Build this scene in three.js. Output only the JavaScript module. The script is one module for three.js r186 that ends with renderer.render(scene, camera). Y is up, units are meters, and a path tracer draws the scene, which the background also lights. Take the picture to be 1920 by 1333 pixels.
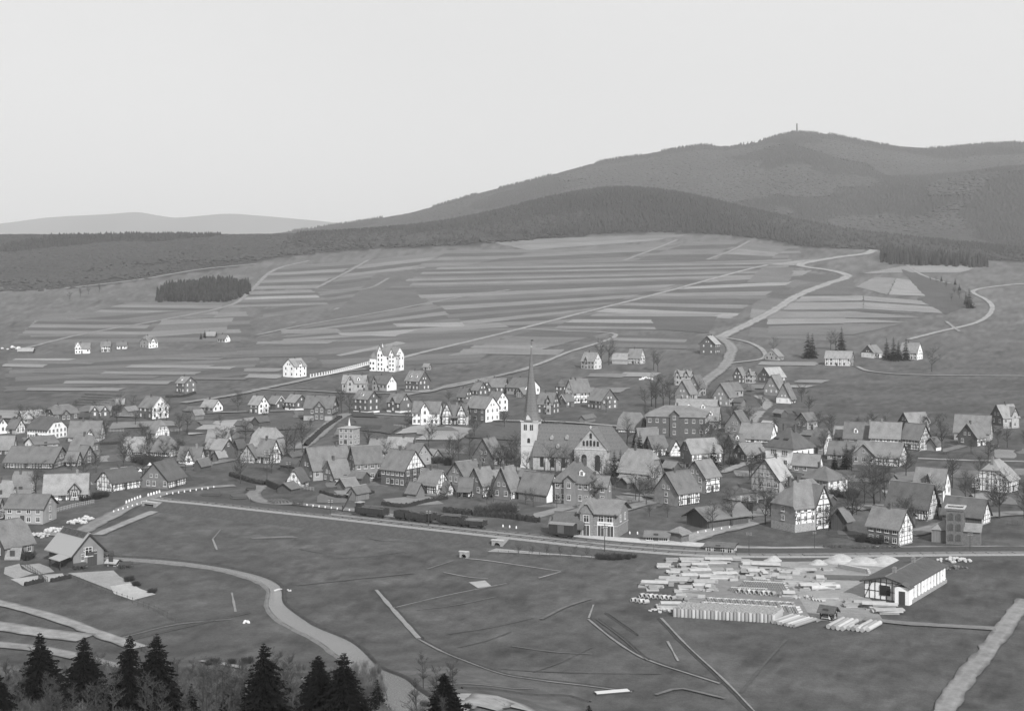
import * as THREE from 'three';
import { mergeGeometries } from 'three/addons/utils/BufferGeometryUtils.js';

// ---------- camera, sky, sun, exposure ----------
const scene = new THREE.Scene();
const F = 2637, HORIZON = 520, EYE = 62;               // plate camera on the slope above the valley, level, lens shifted down
const camera = new THREE.PerspectiveCamera(2 * Math.atan(813 / F) * 180 / Math.PI, 1920 / 1626, 1, 30000);
camera.position.set(0, EYE, 0);
camera.lookAt(0, EYE, -100);
camera.setViewOffset(1920, 1626, 0, 293, 1920, 1333);
const renderer = new THREE.WebGLRenderer({ antialias: true });
renderer.toneMapping = THREE.LinearToneMapping;
renderer.toneMappingExposure = 1.06;
renderer.shadowMap.enabled = true;
{
  const w = 256, h = 128, a = new Float32Array(w * h * 4);
  for (let j = 0; j < h; j++) for (let i = 0; i < w; i++) {
    const el = ((j + 0.5) / h - 0.5) * Math.PI;          // row 0 is straight down
    const t = Math.max(0, Math.sin(el));
    const az = (i / w) * Math.PI * 2;
    const wisp = 0.012 * Math.sin(az * 5 + Math.sin(el * 9) * 2) * Math.sin(el * 14 + 1.3 * Math.sin(az * 3)) * t;
    const v = 0.775 - 0.11 * t + wisp + 0.02 * Math.sin(az * 2 + 0.7) * Math.sin(el * 5 + az) * (1 - t) + 0.012 * Math.sin(az * 11 + el * 23) * Math.cos(el * 17 - az * 4);
    const k = (j * w + i) * 4;
    a[k] = v; a[k + 1] = v; a[k + 2] = v; a[k + 3] = 1;
  }
  const t = new THREE.DataTexture(a, w, h, THREE.RGBAFormat, THREE.FloatType);
  t.mapping = THREE.EquirectangularReflectionMapping;
  t.magFilter = THREE.LinearFilter; t.minFilter = THREE.LinearFilter;
  t.wrapS = THREE.RepeatWrapping;
  t.needsUpdate = true;
  scene.background = t; scene.environment = t;
}
const sun = new THREE.DirectionalLight(0xffffff, 4.7);   // hazy spring sun, behind the camera and to the right (a black-and-white plate: neutral light)
sun.position.set(330, 560, 370); sun.target.position.set(0, 0, -450);
sun.castShadow = true; sun.shadow.radius = 2;
sun.shadow.mapSize.set(4096, 4096);
Object.assign(sun.shadow.camera, { left: -900, right: 900, top: 900, bottom: -900, near: 1, far: 4000 });
scene.add(sun, sun.target);
scene.fog = new THREE.FogExp2(0xe4e4e4, 0.000084);

// ---------- small tools ----------
let seed = 7;
const rnd = () => { seed = (seed * 1664525 + 1013904223) >>> 0; return seed / 4294967296; };
const rr = (a, b) => a + (b - a) * rnd();
const clamp = (v, a = 0, b = 1) => Math.min(b, Math.max(a, v));
const smooth = (t) => { t = clamp(t); return t * t * (3 - 2 * t); };
const hash = (x, y) => { let h = Math.imul(x | 0, 374761393) ^ Math.imul(y | 0, 668265263); h = Math.imul(h ^ (h >>> 13), 1274126177); return ((h ^ (h >>> 16)) >>> 0) / 4294967296; };
function noise(x, y) {
  const i = Math.floor(x), j = Math.floor(y), u = smooth(x - i), v = smooth(y - j);
  return (hash(i, j) * (1 - u) + hash(i + 1, j) * u) * (1 - v) + (hash(i, j + 1) * (1 - u) + hash(i + 1, j + 1) * u) * v;
}
const fbm = (x, y, n = 4) => { let s = 0, a = 0.5, t = 0; for (let i = 0; i < n; i++) { s += a * noise(x, y); t += a; a *= 0.5; x = x * 2.03 + 17.1; y = y * 2.03 + 5.7; } return s / t; };
function table(rows) {                                   // smooth curve through [x, y] rows
  return (x) => {
    if (x <= rows[0][0]) return rows[0][1];
    const n = rows.length - 1;
    if (x >= rows[n][0]) return rows[n][1];
    let i = 0; while (rows[i + 1][0] < x) i++;
    const g = (k) => { const a = rows[Math.max(0, k - 1)], b = rows[Math.min(n, k + 1)]; return (b[1] - a[1]) / (b[0] - a[0]); };
    const h = rows[i + 1][0] - rows[i][0], t = (x - rows[i][0]) / h, t2 = t * t, t3 = t2 * t;
    return (2 * t3 - 3 * t2 + 1) * rows[i][1] + (t3 - 2 * t2 + t) * h * g(i) + (-2 * t3 + 3 * t2) * rows[i + 1][1] + (t3 - t2) * h * g(i + 1);
  };
}
const used = {};
const numbered = (n) => { const k = used[n] = (used[n] || 0) + 1; return k === 1 ? n : n + '_' + String(k - 1).padStart(3, '0'); };
function tag(o, label, category, group) { o.userData.label = label; o.userData.category = category; if (group) o.userData.group = group; return o; }
function shade(o) { o.traverse((m) => { if (m.isMesh) { m.castShadow = true; m.receiveShadow = true; } }); return o; }
function mesh(name, geo, mat, parent) { const m = new THREE.Mesh(geo, mat); m.name = name; m.castShadow = m.receiveShadow = true; if (parent) parent.add(m); return m; }
function top(name, geo, mat, label, category, group) { const m = mesh(numbered(name), geo, mat, scene); return tag(m, label, category, group); }
function struct(name, geo, mat) { const m = mesh(numbered(name), geo, mat, scene); m.userData.kind = 'structure'; return m; }
function thing(name, label, category, x, y, z, turn = 0, group) {
  const g = new THREE.Group(); g.name = numbered(name); g.position.set(x, y, z); g.rotation.y = turn; scene.add(g);
  return tag(g, label, category, group);
}
function copyOf(o, x, y, z, turn, s, label, group) {
  const c = o.clone(); c.name = numbered(o.userData.base || o.name); scene.add(c);
  c.position.set(x, y, z); c.rotation.y = turn; if (s) c.scale.setScalar(s); 
  c.userData = { ...o.userData, label: label || o.userData.label }; if (group) c.userData.group = group;
  return c;
}
const V3 = (x, y, z) => new THREE.Vector3(x, y, z);
function box(x0, x1, y0, y1, z0, z1) { const g = new THREE.BoxGeometry(x1 - x0, y1 - y0, z1 - z0); g.translate((x0 + x1) / 2, (y0 + y1) / 2, (z0 + z1) / 2); metreUV(g); return g; }
function metreUV(g) {                                    // box-mapped uv in metres
  const p = g.attributes.position, n = g.attributes.normal, uv = new Float32Array(p.count * 2);
  for (let i = 0; i < p.count; i++) {
    const nx = Math.abs(n.getX(i)), ny = Math.abs(n.getY(i)), nz = Math.abs(n.getZ(i));
    let u, v;
    if (ny > 0.85) { u = p.getX(i); v = p.getZ(i); } else if (nx > nz) { u = p.getZ(i); v = p.getY(i); } else { u = p.getX(i); v = p.getY(i); }
    uv[2 * i] = u; uv[2 * i + 1] = v;
  }
  g.setAttribute('uv', new THREE.BufferAttribute(uv, 2));
  return g;
}
function polys(list) {                                   // flat-shaded mesh from convex polygons (arrays of [x,y,z])
  const pos = [], nor = [], a = V3(), b = V3(), c = V3(), n = V3();
  for (const P of list) {
    a.fromArray(P[0]); b.fromArray(P[1]); c.fromArray(P[2]); n.crossVectors(b.clone().sub(a), c.clone().sub(a)).normalize();
    for (let i = 1; i + 1 < P.length; i++) { pos.push(...P[0], ...P[i], ...P[i + 1]); for (let k = 0; k < 3; k++) nor.push(n.x, n.y, n.z); }
  }
  const g = new THREE.BufferGeometry();
  g.setAttribute('position', new THREE.Float32BufferAttribute(pos, 3));
  g.setAttribute('normal', new THREE.Float32BufferAttribute(nor, 3));
  return metreUV(g);
}
const merge = (l) => mergeGeometries(l.map((g) => { g = g.index ? g.toNonIndexed() : g; for (const k of Object.keys(g.attributes)) if (!['position', 'normal', 'uv'].includes(k)) g.deleteAttribute(k); return g; }));
function bar(a, b, w, h = w) {                           // square bar between two points
  const d = V3(...b).sub(V3(...a)), g = new THREE.BoxGeometry(w, d.length(), h);
  g.applyQuaternion(new THREE.Quaternion().setFromUnitVectors(V3(0, 1, 0), d.clone().normalize()));
  g.translate((a[0] + b[0]) / 2, (a[1] + b[1]) / 2, (a[2] + b[2]) / 2);
  return g;
}

// ---------- materials: grey values are linear reflectances of what a black-and-white plate recorded ----------
function tex(size, fn, srgb) {                           // fn(u,v) -> 0..1
  const a = new Uint8Array(size * size * 4);
  for (let j = 0; j < size; j++) for (let i = 0; i < size; i++) { const v = clamp(fn(i, j, size)) * 255, k = (j * size + i) * 4; a[k] = a[k + 1] = a[k + 2] = v; a[k + 3] = 255; }
  const t = new THREE.DataTexture(a, size, size); t.wrapS = t.wrapT = THREE.RepeatWrapping; t.magFilter = THREE.LinearFilter; t.minFilter = THREE.LinearMipmapLinearFilter; t.generateMipmaps = true;
  t.needsUpdate = true; return t;
}
function wrapNoise(size, cell, s = 0) {                  // tileable value noise
  const n = Math.round(size / cell);
  return (i, j) => {
    const x = i / cell, y = j / cell, a = Math.floor(x), b = Math.floor(y), u = smooth(x - a), v = smooth(y - b);
    const h = (p, q) => hash(((p % n) + n) % n + s * 131, ((q % n) + n) % n + s * 57);
    return (h(a, b) * (1 - u) + h(a + 1, b) * u) * (1 - v) + (h(a, b + 1) * (1 - u) + h(a + 1, b + 1) * u) * v;
  };
}
function metres(t, m) { const c = t.clone(); c.repeat.set(1 / m, 1 / m); c.needsUpdate = true; return c; }
const S = 512, n64 = wrapNoise(S, 64, 1), n16 = wrapNoise(S, 16, 2), n8 = wrapNoise(S, 8, 3), n4 = wrapNoise(S, 4, 4), n2 = wrapNoise(S, 2, 5), n128 = wrapNoise(S, 128, 6);
const TX = {
  grass: tex(S, (i, j) => 0.45 + 0.2 * n64(i, j) + 0.16 * n16(i, j) + 0.16 * n8(i * 2 % S, j) + 0.22 * n2(i, j) - 0.12 * (n4(i, j) > 0.86 ? 1 : 0)),
  plough: tex(S, (i, j) => 0.55 + 0.13 * Math.sin(j * Math.PI * 2 * 32 / S) + 0.18 * n16(i, j) + 0.18 * n2(i, j) + 0.12 * n128(i, j)),
  gravel: tex(S, (i, j) => 0.55 + 0.2 * n64(i, j) + 0.2 * n8(i, j) + 0.25 * n2(i, j)),
  plaster: tex(S, (i, j) => 0.66 + 0.24 * n128(i, j) + 0.1 * n16(i, j) + 0.08 * n2(i, j) - 0.25 * Math.max(0, n64(i, (j * 0.25) | 0) - 0.72)),
  tile: tex(S, (i, j) => { const r = Math.floor(j / 16), o = (r % 2) * 8, c = Math.floor((i + o) / 16); return 0.53 + 0.14 * hash(c % 32, r) + 0.16 * n64(i, j) + 0.24 * n128(j, i) - ((j % 16) < 3 ? 0.22 : 0) - (((i + o) % 16) < 2 ? 0.1 : 0); }),
  brick: tex(S, (i, j) => { const r = Math.floor(j / 16), o = (r % 2) * 16, c = Math.floor((i + o) / 32); return 0.55 + 0.3 * hash(c % 16, r + 90) + 0.16 * n64(i, j) + ((j % 16) < 2 || ((i + o) % 32) < 2 ? 0.12 : 0); }),
  plank: tex(S, (i, j) => { const c = Math.floor(i / 32); return 0.5 + 0.32 * hash(c, 7) + 0.15 * n16((i * 4) % S, j >> 3) + 0.12 * n4(i, j >> 4) - ((i % 32) < 2 ? 0.35 : 0); }),
  stone: tex(S, (i, j) => { const r = Math.floor(j / 32), o = Math.floor(hash(r, 3) * 40), c = Math.floor((i + o) / 48); return 0.6 + 0.25 * hash(c % 11, r + 30) + 0.12 * n16(i, j) + 0.1 * n4(i, j) - ((j % 32) < 2 || ((i + o) % 48) < 2 ? 0.2 : 0); }),
  iron: tex(S, (i, j) => 0.6 + 0.4 * (0.5 + 0.5 * Math.sin(i * Math.PI * 2 * 16 / S)) * (0.8 + 0.2 * n16(i, j))),
};
const grey = (v) => new THREE.Color().setRGB(v, v, v);
const mats = {};
function M(kind, v, size, rough = 0.9, bump = 0.02) {    // a procedural surface: pattern, reflectance, pattern size in metres
  const key = kind + v + '_' + size;
  return mats[key] ||= new THREE.MeshPhysicalMaterial({ specularIntensity: 0.25, name: kind + '_' + Math.round(v * 1000), color: grey(v / 0.75), roughness: rough, map: metres(TX[kind], size), bumpMap: metres(TX[kind], size), bumpScale: bump });
}
const flat = (name, v, rough = 0.85) => mats[name + v] ||= new THREE.MeshPhysicalMaterial({ specularIntensity: rough > 0.8 ? 0.2 : 1, name, color: grey(v), roughness: rough });

// ---------- the lie of the land ----------
const profile = table([[0, 0], [700, 0], [850, 0], [1000, 7], [1200, 22], [1400, 41], [1600, 66], [1800, 95], [2000, 121], [2150, 129], [2400, 131], [2700, 122], [3000, 112], [5000, 112], [12000, 60]]);
const PX = (rows, d) => table(rows.map(([px, py]) => [(px - 960) * d / F, EYE + (HORIZON - py) * d / F]));
const ridge = PX([[-300, 470], [0, 470], [250, 468], [400, 460], [480, 447], [560, 436], [640, 424], [760, 405], [800, 395], [900, 366], [1000, 341], [1130, 306], [1180, 298], [1310, 276], [1360, 276], [1420, 268], [1490, 252], [1560, 256], [1640, 272], [1700, 279], [1750, 281], [1850, 273], [1920, 270], [2300, 262]], 4500);
const farRidge = PX([[-300, 430], [0, 420], [100, 408], [220, 401], [260, 398], [290, 403], [330, 408], [380, 405], [430, 401], [480, 404], [540, 409], [630, 418], [760, 440], [1200, 470], [2300, 470]], 12500);
function groundY(x, z) {
  const d = -z;
  let y = profile(d) * (1 - 0.26 * smooth((x - 380) / 520) * (1 - smooth((d - 2300) / 500))) * (1 - 0.085 * smooth((-150 - x) / 250) * smooth((d - 1900) / 300));
  if (d > 1300) y += 84 * Math.exp(-(((x - 195) / 270) ** 2) - (((d - 2480) / 330) ** 2));
  if (d > 2600) {
    const r = d < 4500 ? smooth((d - 2650) / 1850) * 0.55 + 0.45 * ((d - 2650 > 0 ? (d - 2650) / 1850 : 0)) : 1 - smooth((d - 4500) / 2200);
    y += Math.max(0, ridge(x * 4500 / Math.max(d, 3000)) - y) * Math.max(0, r);
    y += 105 * smooth((x - 680) / 520) * Math.exp(-(((d - 3150) / 380) ** 2));
    if (d > 7000) y += Math.max(0, farRidge(x) - y) * Math.exp(-(((d - 12500) / 1500) ** 2));
  }
  const d0 = 224 - 34 * smooth((x + 12) / 34);
  if (d < d0 + 12) { const t = d0 + 12 - d; y += t < 24 ? 0.2 * t * t / 48 : 0.2 * (t - 12); }
  if (d < 90) y += smooth((90 - d) / 90) * 17;
  return y;
}
function at(px, py) {                                    // where a sight line from the camera station meets the ground
  const k = (px - 960) / F, t = (py - HORIZON) / F;
  let a = 40, b = 40;
  while (b < 12000) { if (EYE - t * b < groundY(k * b, -b)) break; a = b; b *= 1.012; }
  for (let i = 0; i < 24; i++) { const m = (a + b) / 2; if (EYE - t * m < groundY(k * m, -m)) b = m; else a = m; }
  return V3(k * b, groundY(k * b, -b), -b);
}
const scaleAt = (p) => F / -p.z;                         // survey units per metre at that distance

const woodEdge = table([[-300, 548], [0, 548], [130, 543], [330, 516], [430, 503], [480, 494], [520, 484], [700, 468], [830, 463], [960, 455], [1100, 443], [1250, 437], [1400, 446], [1520, 465], [1640, 470], [1700, 478], [1800, 486], [1920, 492], [2300, 500]].map(([px, py]) => { const p = at(px, py); return [p.x / -p.z, -p.z]; }));
const clearing = (x, d) => d > 4380 && d < 4700 && x > 640 && x < 800;       // bare pasture on the saddle of the mountain
{
  const R = 520, C = 460, pos = new Float32Array((R + 1) * (C + 1) * 3), col = new Float32Array((R + 1) * (C + 1) * 3), uv = new Float32Array((R + 1) * (C + 1) * 2), idx = [];
  for (let i = 0; i <= R; i++) {
    const d = i === 0 ? -40 : 26 * Math.pow(18000 / 26, (i - 1) / (R - 1));
    for (let j = 0; j <= C; j++) {
      const u = j / C * 2 - 1, x = u * (0.52 * Math.max(d, 0) + 130), z = -d, k = i * (C + 1) + j;
      pos.set([x, groundY(x, Math.min(z, -1)), z], k * 3);
      uv.set([x, z], k * 2);
      const mow = noise((x * 0.8 + z * 0.6) / 1.6 + 3, (z * 0.8 - x * 0.6) / 26);
      let v = 0.087 + 0.032 * (fbm(x / 70, z / 40, 4) - 0.5) + 0.036 * (fbm(x / 8, z / 6, 3) - 0.5) + 0.034 * (noise(x / 1.6, z / 1.1) - 0.5) + 0.02 * (mow - 0.5);
      if (fbm(x / 16 + 9, z / 12, 3) > 0.63) v += 0.03 * noise(x / 1.3, z / 0.9); else if (fbm(x / 13 - 5, z / 10 + 4, 3) > 0.64) v -= 0.022 * noise(x / 1.5, z);
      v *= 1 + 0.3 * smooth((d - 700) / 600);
      if (d < 224 && x < 10) v *= 1.15;
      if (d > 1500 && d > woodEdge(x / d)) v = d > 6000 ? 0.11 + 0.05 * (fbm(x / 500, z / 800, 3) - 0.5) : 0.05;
      
      col.set([v, v, v], k * 3);
      if (i && j) idx.push(k - C - 2, k - C - 1, k, k - C - 2, k, k - 1);
    }
  }
  for (let k = 0; k < col.length; k++) col[k] /= 0.8;
  const g = new THREE.BufferGeometry();
  g.setAttribute('position', new THREE.BufferAttribute(pos, 3)); g.setAttribute('uv', new THREE.BufferAttribute(uv, 2)); g.setAttribute('color', new THREE.BufferAttribute(col, 3));
  g.setIndex(idx); g.computeVertexNormals();
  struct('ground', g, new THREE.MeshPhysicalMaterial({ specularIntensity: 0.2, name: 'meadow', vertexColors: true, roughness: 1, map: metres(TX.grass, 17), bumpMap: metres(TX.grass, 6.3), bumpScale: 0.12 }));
}
// ---------- far woods ----------
function lump(seedBase, sx, sy) {                        // one bare-wood crown: uneven ball
  const g = new THREE.IcosahedronGeometry(1, 1), p = g.attributes.position;
  for (let i = 0; i < p.count; i++) {
    const x = p.getX(i), y = p.getY(i), z = p.getZ(i), q = 0.72 + 0.5 * hash(Math.round(x * 50) + seedBase, Math.round(y * 50) + Math.round(z * 50) * 7);
    p.setXYZ(i, x * q * sx, (y * q + 0.9) * sy, z * q * sx);
  }
  g.computeVertexNormals(); return g;
}
function spire(tiers, r, h) {                            // far conifer: ragged stacked cones
  const l = [];
  for (let t = 0; t < tiers; t++) { const g = new THREE.ConeGeometry(r * (1 - t / tiers * 0.7), h * 1.5 / tiers, 6, 1, true, t); g.translate(0, h * (t + 0.55) / tiers * 0.95, 0); l.push(g); }
  return merge(l);
}
function scatter(name, geo, mat, spots, label, category) {
  const m = new THREE.InstancedMesh(geo, mat, spots.length), q = new THREE.Quaternion(), o = new THREE.Matrix4(), c = new THREE.Color(), up = V3(0, 1, 0);
  spots.forEach(([x, y, z, s, v, w], i) => { o.compose(V3(x, y, z), q.setFromAxisAngle(up, hash(i, 3) * 6.28), V3(w || s, s, w || s)); m.setMatrixAt(i, o); c.setRGB(v, v, v); m.setColorAt(i, c); });
  m.name = numbered(name); m.castShadow = m.receiveShadow = true; m.userData.kind = 'stuff'; tag(m, label, category); scene.add(m); return m;
}
const leafless = new THREE.MeshPhysicalMaterial({ specularIntensity: 0.2, name: 'twigs', color: grey(1), roughness: 1 });
const ovalWood = [at(288, 566), at(312, 535), at(400, 526), at(462, 530), at(468, 548), at(425, 566)];
function inside(P, x, z) { let r = false; for (let i = 0, j = P.length - 1; i < P.length; j = i++) if ((P[i].z > z) !== (P[j].z > z) && x < (P[j].x - P[i].x) * (z - P[i].z) / (P[j].z - P[i].z) + P[i].x) r = !r; return r; }
{
  const near = [], nearFir = [], hill = [], hillFir = [];
  const put = (x, d, step) => {
    x += (rnd() - 0.5) * step; d += (rnd() - 0.5) * step;
    const edge = woodEdge(x / d);
    const young = clamp((d - edge) / (x < -150 ? 260 : 60) + 0.25 + 0.8 * (fbm(x / 60, d / 60, 2) - 0.5), 0.18, 1); if (d < 2800 && rnd() > young * 1.6) return;
    if (d < edge + 6 || clearing(x, d) || Math.abs(x) > 0.47 * d) return;
    const y = groundY(x, -d), f = fbm(x / 260 + 3, d / 320, 3), far = d > 2800, tone = 0.05 * (0.8 + 0.4 * fbm(x / 130, d / 160, 3)) * (0.92 + 0.16 * rnd());
    const dome = !far && Math.abs(x - 215) < 520 && f + 0.35 * rnd() > 0.5, fir = dome || f > 0.56 || (far && d > 4200) || (!far && d > 2350 && x < -350 && f > 0.45);
    if (fir) (far ? hillFir : nearFir).push([x, y - 0.5, -d, rr(0.6, 1.1) * (far ? 8 : 9 * young), tone * 0.85, far ? rr(4.5, 6) : rr(3, 4.6)]);
    else (far ? hill : near).push([x, y - 1, -d, rr(0.9, 1.1) * (far ? 3.4 : 3.2 * young), tone * 1.1, far ? rr(7.5, 9.5) : rr(5, 6.8) * Math.sqrt(young)]);
  };
  for (let d = 1380; d < 2800; d += 6.4) for (let x = -0.47 * d; x < 0.47 * d; x += 6.4) if (d > woodEdge(x / d)) put(x, d, 6.4);
  for (let d = 2800; d < 4720; d += 9.5) for (let x = -0.45 * d; x < 0.45 * d; x += 9.5) put(x, d, 9.5);
  for (let i = 0; i < 5200; i++) { const d = rr(4330, 4580), x = rr(-0.2, 0.46) * d; if (clearing(x, d) || (x < 620 && x > 480 ? false : fbm(x / 90, 7, 2) < 0.42)) continue; hillFir.push([x, groundY(x, -d), -d, rr(8, 15), 0.042 * rr(0.85, 1.1), rr(2.2, 3.4)]); }
  const A = lump(1, 1, 1), B = spire(3, 1, 1);
  scatter('leafless_wood', A, leafless, near, 'dark leafless wood on the rounded hill behind the fields', 'wood');
  scatter('conifer_wood', B, leafless, nearFir, 'dark conifer stands among the leafless wood behind the fields', 'wood');
  scatter('mountain_forest', A, leafless, hill, 'hazy leafless forest covering the broad mountain', 'forest');
  scatter('mountain_conifers', B, leafless, hillFir, 'hazy conifers along the crest of the mountain', 'forest');
  const oval = [];
  for (let d = 1150; d < 1700; d += 3.4) for (let x = -480; x < -200; x += 3.4) if (inside(ovalWood, x, -d)) { const X = x + rr(-4, 4), D = d + rr(-4, 4); oval.push([X, groundY(X, -D), -D, rr(3, 7.5) * (0.75 + 0.5 * noise(X / 14, D / 14)), rr(0.022, 0.045), rr(1.7, 2.8)]); }
  scatter('spruce_grove', spire(4, 1, 1), leafless, oval, 'dense dark oval spruce grove on the left hillside fields', 'grove');
  const rightP = [at(1655, 492), at(1662, 476), at(1700, 478), at(1790, 488), at(1850, 492), at(1850, 502), at(1700, 497)], rg = [];
  const zs = rightP.map((p) => p.z), xs = rightP.map((p) => p.x);
  for (let z = Math.min(...zs); z < Math.max(...zs); z += 6) for (let x = Math.min(...xs); x < Math.max(...xs); x += 6) if (inside(rightP, x, z)) { const X = x + rr(-7, 7), Z = z + rr(-7, 7); rg.push([X, groundY(X, Z), Z, rr(7, 16), rr(0.025, 0.045), rr(2.4, 3.8)]); }
  scatter('spruce_plantation', spire(4, 1, 1), leafless, rg, 'dark spruce plantation at the head of the side valley on the right', 'grove');
  console.log('woods', near.length, nearFir.length, hill.length, hillFir.length, oval.length, rg.length);
}
// ---------- draped sheets: fields, lanes, streams ----------
function smoothLine(pts, step) {                         // world points -> evenly resampled smooth line
  const c = new THREE.CatmullRomCurve3(pts, false, 'centripetal'), n = Math.max(2, Math.ceil(c.getLength() / step));
  return c.getSpacedPoints(n);
}
function sideOf(L, i) { const a = L[Math.max(0, i - 1)], b = L[Math.min(L.length - 1, i + 1)], d = V3(b.x - a.x, 0, b.z - a.z).normalize(); return V3(-d.z, 0, d.x); }
function ribbon(L, width, off, heights) {                // strip along a line; heights: profile [[across -1..1, lift]]
  const prof = heights || [[-1, 0], [0, 0], [1, 0]], pos = [], uv = [], idx = [], m = prof.length;
  let s = 0;
  L.forEach((p, i) => {
    const n = sideOf(L, i), w = (typeof width === 'function' ? width(i / (L.length - 1), p) : width) / 2;
    if (i) s += L[i].distanceTo(L[i - 1]);
    prof.forEach(([t, h]) => { const x = p.x + n.x * t * w, z = p.z + n.z * t * w; pos.push(x, groundY(x, z) + off + h, z); uv.push(t * w, s); });
    if (i) for (let k = 0; k + 1 < m; k++) { const a = (i - 1) * m + k, b = i * m + k; idx.push(a, a + 1, b, b, a + 1, b + 1); }
  });
  const g = new THREE.BufferGeometry();
  g.setAttribute('position', new THREE.Float32BufferAttribute(pos, 3)); g.setAttribute('uv', new THREE.Float32BufferAttribute(uv, 2)); g.setIndex(idx); g.computeVertexNormals();
  const nn = g.attributes.normal; if (nn.getY(0) < 0) { const I = g.index.array; for (let k = 0; k < I.length; k += 3) { const t = I[k]; I[k] = I[k + 1]; I[k + 1] = t; } g.computeVertexNormals(); }
  return g;
}
const line = (pts, step = 4) => smoothLine(pts.map(([x, y]) => at(x, y)), step);
const wobble = (w, f = 0.25) => (t, p) => w * (1 + f * (fbm(p.x / 4 + w, p.z / 4, 2) - 0.5) * 2);
let layer = 0;
// an unmade lane: worn wheel tracks, grass creeping in from ragged edges and along the middle
const laneMat = new THREE.MeshPhysicalMaterial({ specularIntensity: 0.2, name: 'trodden_gravel', vertexColors: true, roughness: 1, map: metres(TX.gravel, 5.5), bumpMap: metres(TX.gravel, 5.5), bumpScale: 0.05 });
function lane(pts, w, v = 0.3, name = 'path', step) {
  const d0 = -at(...pts[0]).z, L = line(pts, step || Math.max(1, d0 / 240));
  layer++;
  const off = (d0 > 600 ? 0.42 : 0.16) + 0.004 * (layer % 30), prof = [-1, -0.8, -0.5, -0.2, 0.2, 0.5, 0.8, 1], pos = [], col = [], uv = [], idx = [], m = prof.length; let s = 0;
  v *= 0.8;
  L.forEach((p, i) => {
    const n = sideOf(L, i); if (i) s += L[i].distanceTo(L[i - 1]);
    prof.forEach((t, k) => {
      const edge = k === 0 || k === m - 1, q = w / 2 * t * (edge ? 0.85 + 0.4 * noise(s / 2.2 + layer, k * 9) : 1) + 0.35 * w * 0.2 * (noise(s / 9, layer) - 0.5), x = p.x + n.x * q, z = p.z + n.z * q, f = fbm(x / 2.5, z / 2.5, 2);
      const c = edge ? 0.105 : k === 1 || k === m - 2 ? 0.1 + (v - 0.1) * clamp(f * 2.2 - 0.35) : k === 3 || k === 4 ? v * (0.72 + 0.4 * f) : v * (0.85 + 0.35 * f);
      pos.push(x, groundY(x, z) + off, z); uv.push(q, s); col.push(c / 0.76, c / 0.76, c / 0.76);
    });
    if (i) for (let k = 0; k + 1 < m; k++) { const a = (i - 1) * m + k, b = i * m + k; idx.push(a, a + 1, b, b, a + 1, b + 1); }
  });
  const g = new THREE.BufferGeometry();
  g.setAttribute('position', new THREE.Float32BufferAttribute(pos, 3)); g.setAttribute('uv', new THREE.Float32BufferAttribute(uv, 2)); g.setAttribute('color', new THREE.Float32BufferAttribute(col, 3)); g.setIndex(idx); g.computeVertexNormals();
  if (g.attributes.normal.getY(0) < 0) { const I = g.index.array; for (let k = 0; k < I.length; k += 3) { const t = I[k]; I[k] = I[k + 1]; I[k + 1] = t; } g.computeVertexNormals(); }
  return struct(name, g, laneMat);
}
let nearPlot = 0;
let plot = 0;
function sheet(tl, tr, br, bl, v, kind = 'plough', name = 'field', off, size = 9) {   // a field between four surveyed corners
  const w = Math.max(tl.distanceTo(tr), bl.distanceTo(br)), h = Math.max(tl.distanceTo(bl), tr.distanceTo(br));
  const nx = clamp(Math.ceil(w / 12), 2, 60), nz = clamp(Math.ceil(h / 8), 2, 30), pos = [], col = [], uv = [], idx = [];
  plot++;
  const o = off || (tl.z < -560 ? 0.08 + 0.0014 * plot : 0.04 + 0.004 * (nearPlot++ % 24)), A = V3(), B = V3();
  const ang = Math.atan2(tr.z - tl.z, tr.x - tl.x), ca = Math.cos(ang), sa = Math.sin(ang);
  for (let j = 0; j <= nz; j++) for (let i = 0; i <= nx; i++) {
    A.lerpVectors(tl, tr, i / nx); B.lerpVectors(bl, br, i / nx); A.lerp(B, j / nz);
    const e = (i === 0 || i === nx || j === 0 || j === nz) ? 1 : 0;
    const x = A.x + e * (noise(A.x / 6, A.z / 6 + plot) - 0.5) * 2.5, z = A.z + e * (noise(A.x / 6 + 40, A.z / 6) - 0.5) * 2.5;
    pos.push(x, groundY(x, z) + o, z); uv.push(x * ca + z * sa, -x * sa + z * ca);
    const q = 0.9 + 0.32 * (fbm(x / 24 + plot, z / 16, 3) - 0.5) + 0.16 * (noise(x / 3.5, z / 3.5) - 0.5); col.push(q, q, q);
    if (i && j) { const k = j * (nx + 1) + i; idx.push(k - nx - 2, k - 1, k, k - nx - 2, k, k - nx - 1); }
  }
  const g = new THREE.BufferGeometry();
  g.setAttribute('position', new THREE.Float32BufferAttribute(pos, 3)); g.setAttribute('uv', new THREE.Float32BufferAttribute(uv, 2)); g.setAttribute('color', new THREE.Float32BufferAttribute(col, 3)); g.setIndex(idx); g.computeVertexNormals();
  if (g.attributes.normal.getY(0) < 0) { const I = g.index.array; for (let k = 0; k < I.length; k += 3) { const t = I[k]; I[k] = I[k + 1]; I[k + 1] = t; } g.computeVertexNormals(); }
  const key = 'field' + kind + Math.round(v * 100) + '_' + size;
  mats[key] ||= new THREE.MeshPhysicalMaterial({ specularIntensity: 0.2, name: kind + '_field', vertexColors: true, color: grey(v / 0.66), roughness: 1, map: metres(TX[kind], size), bumpMap: metres(TX[kind], size), bumpScale: 0.1 });
  return struct(name, g, mats[key]);
}
const quad = (tl, tr, br, bl, v, kind, name, off, size) => sheet(at(...tl), at(...tr), at(...br), at(...bl), v, kind, name, off, size);
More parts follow.
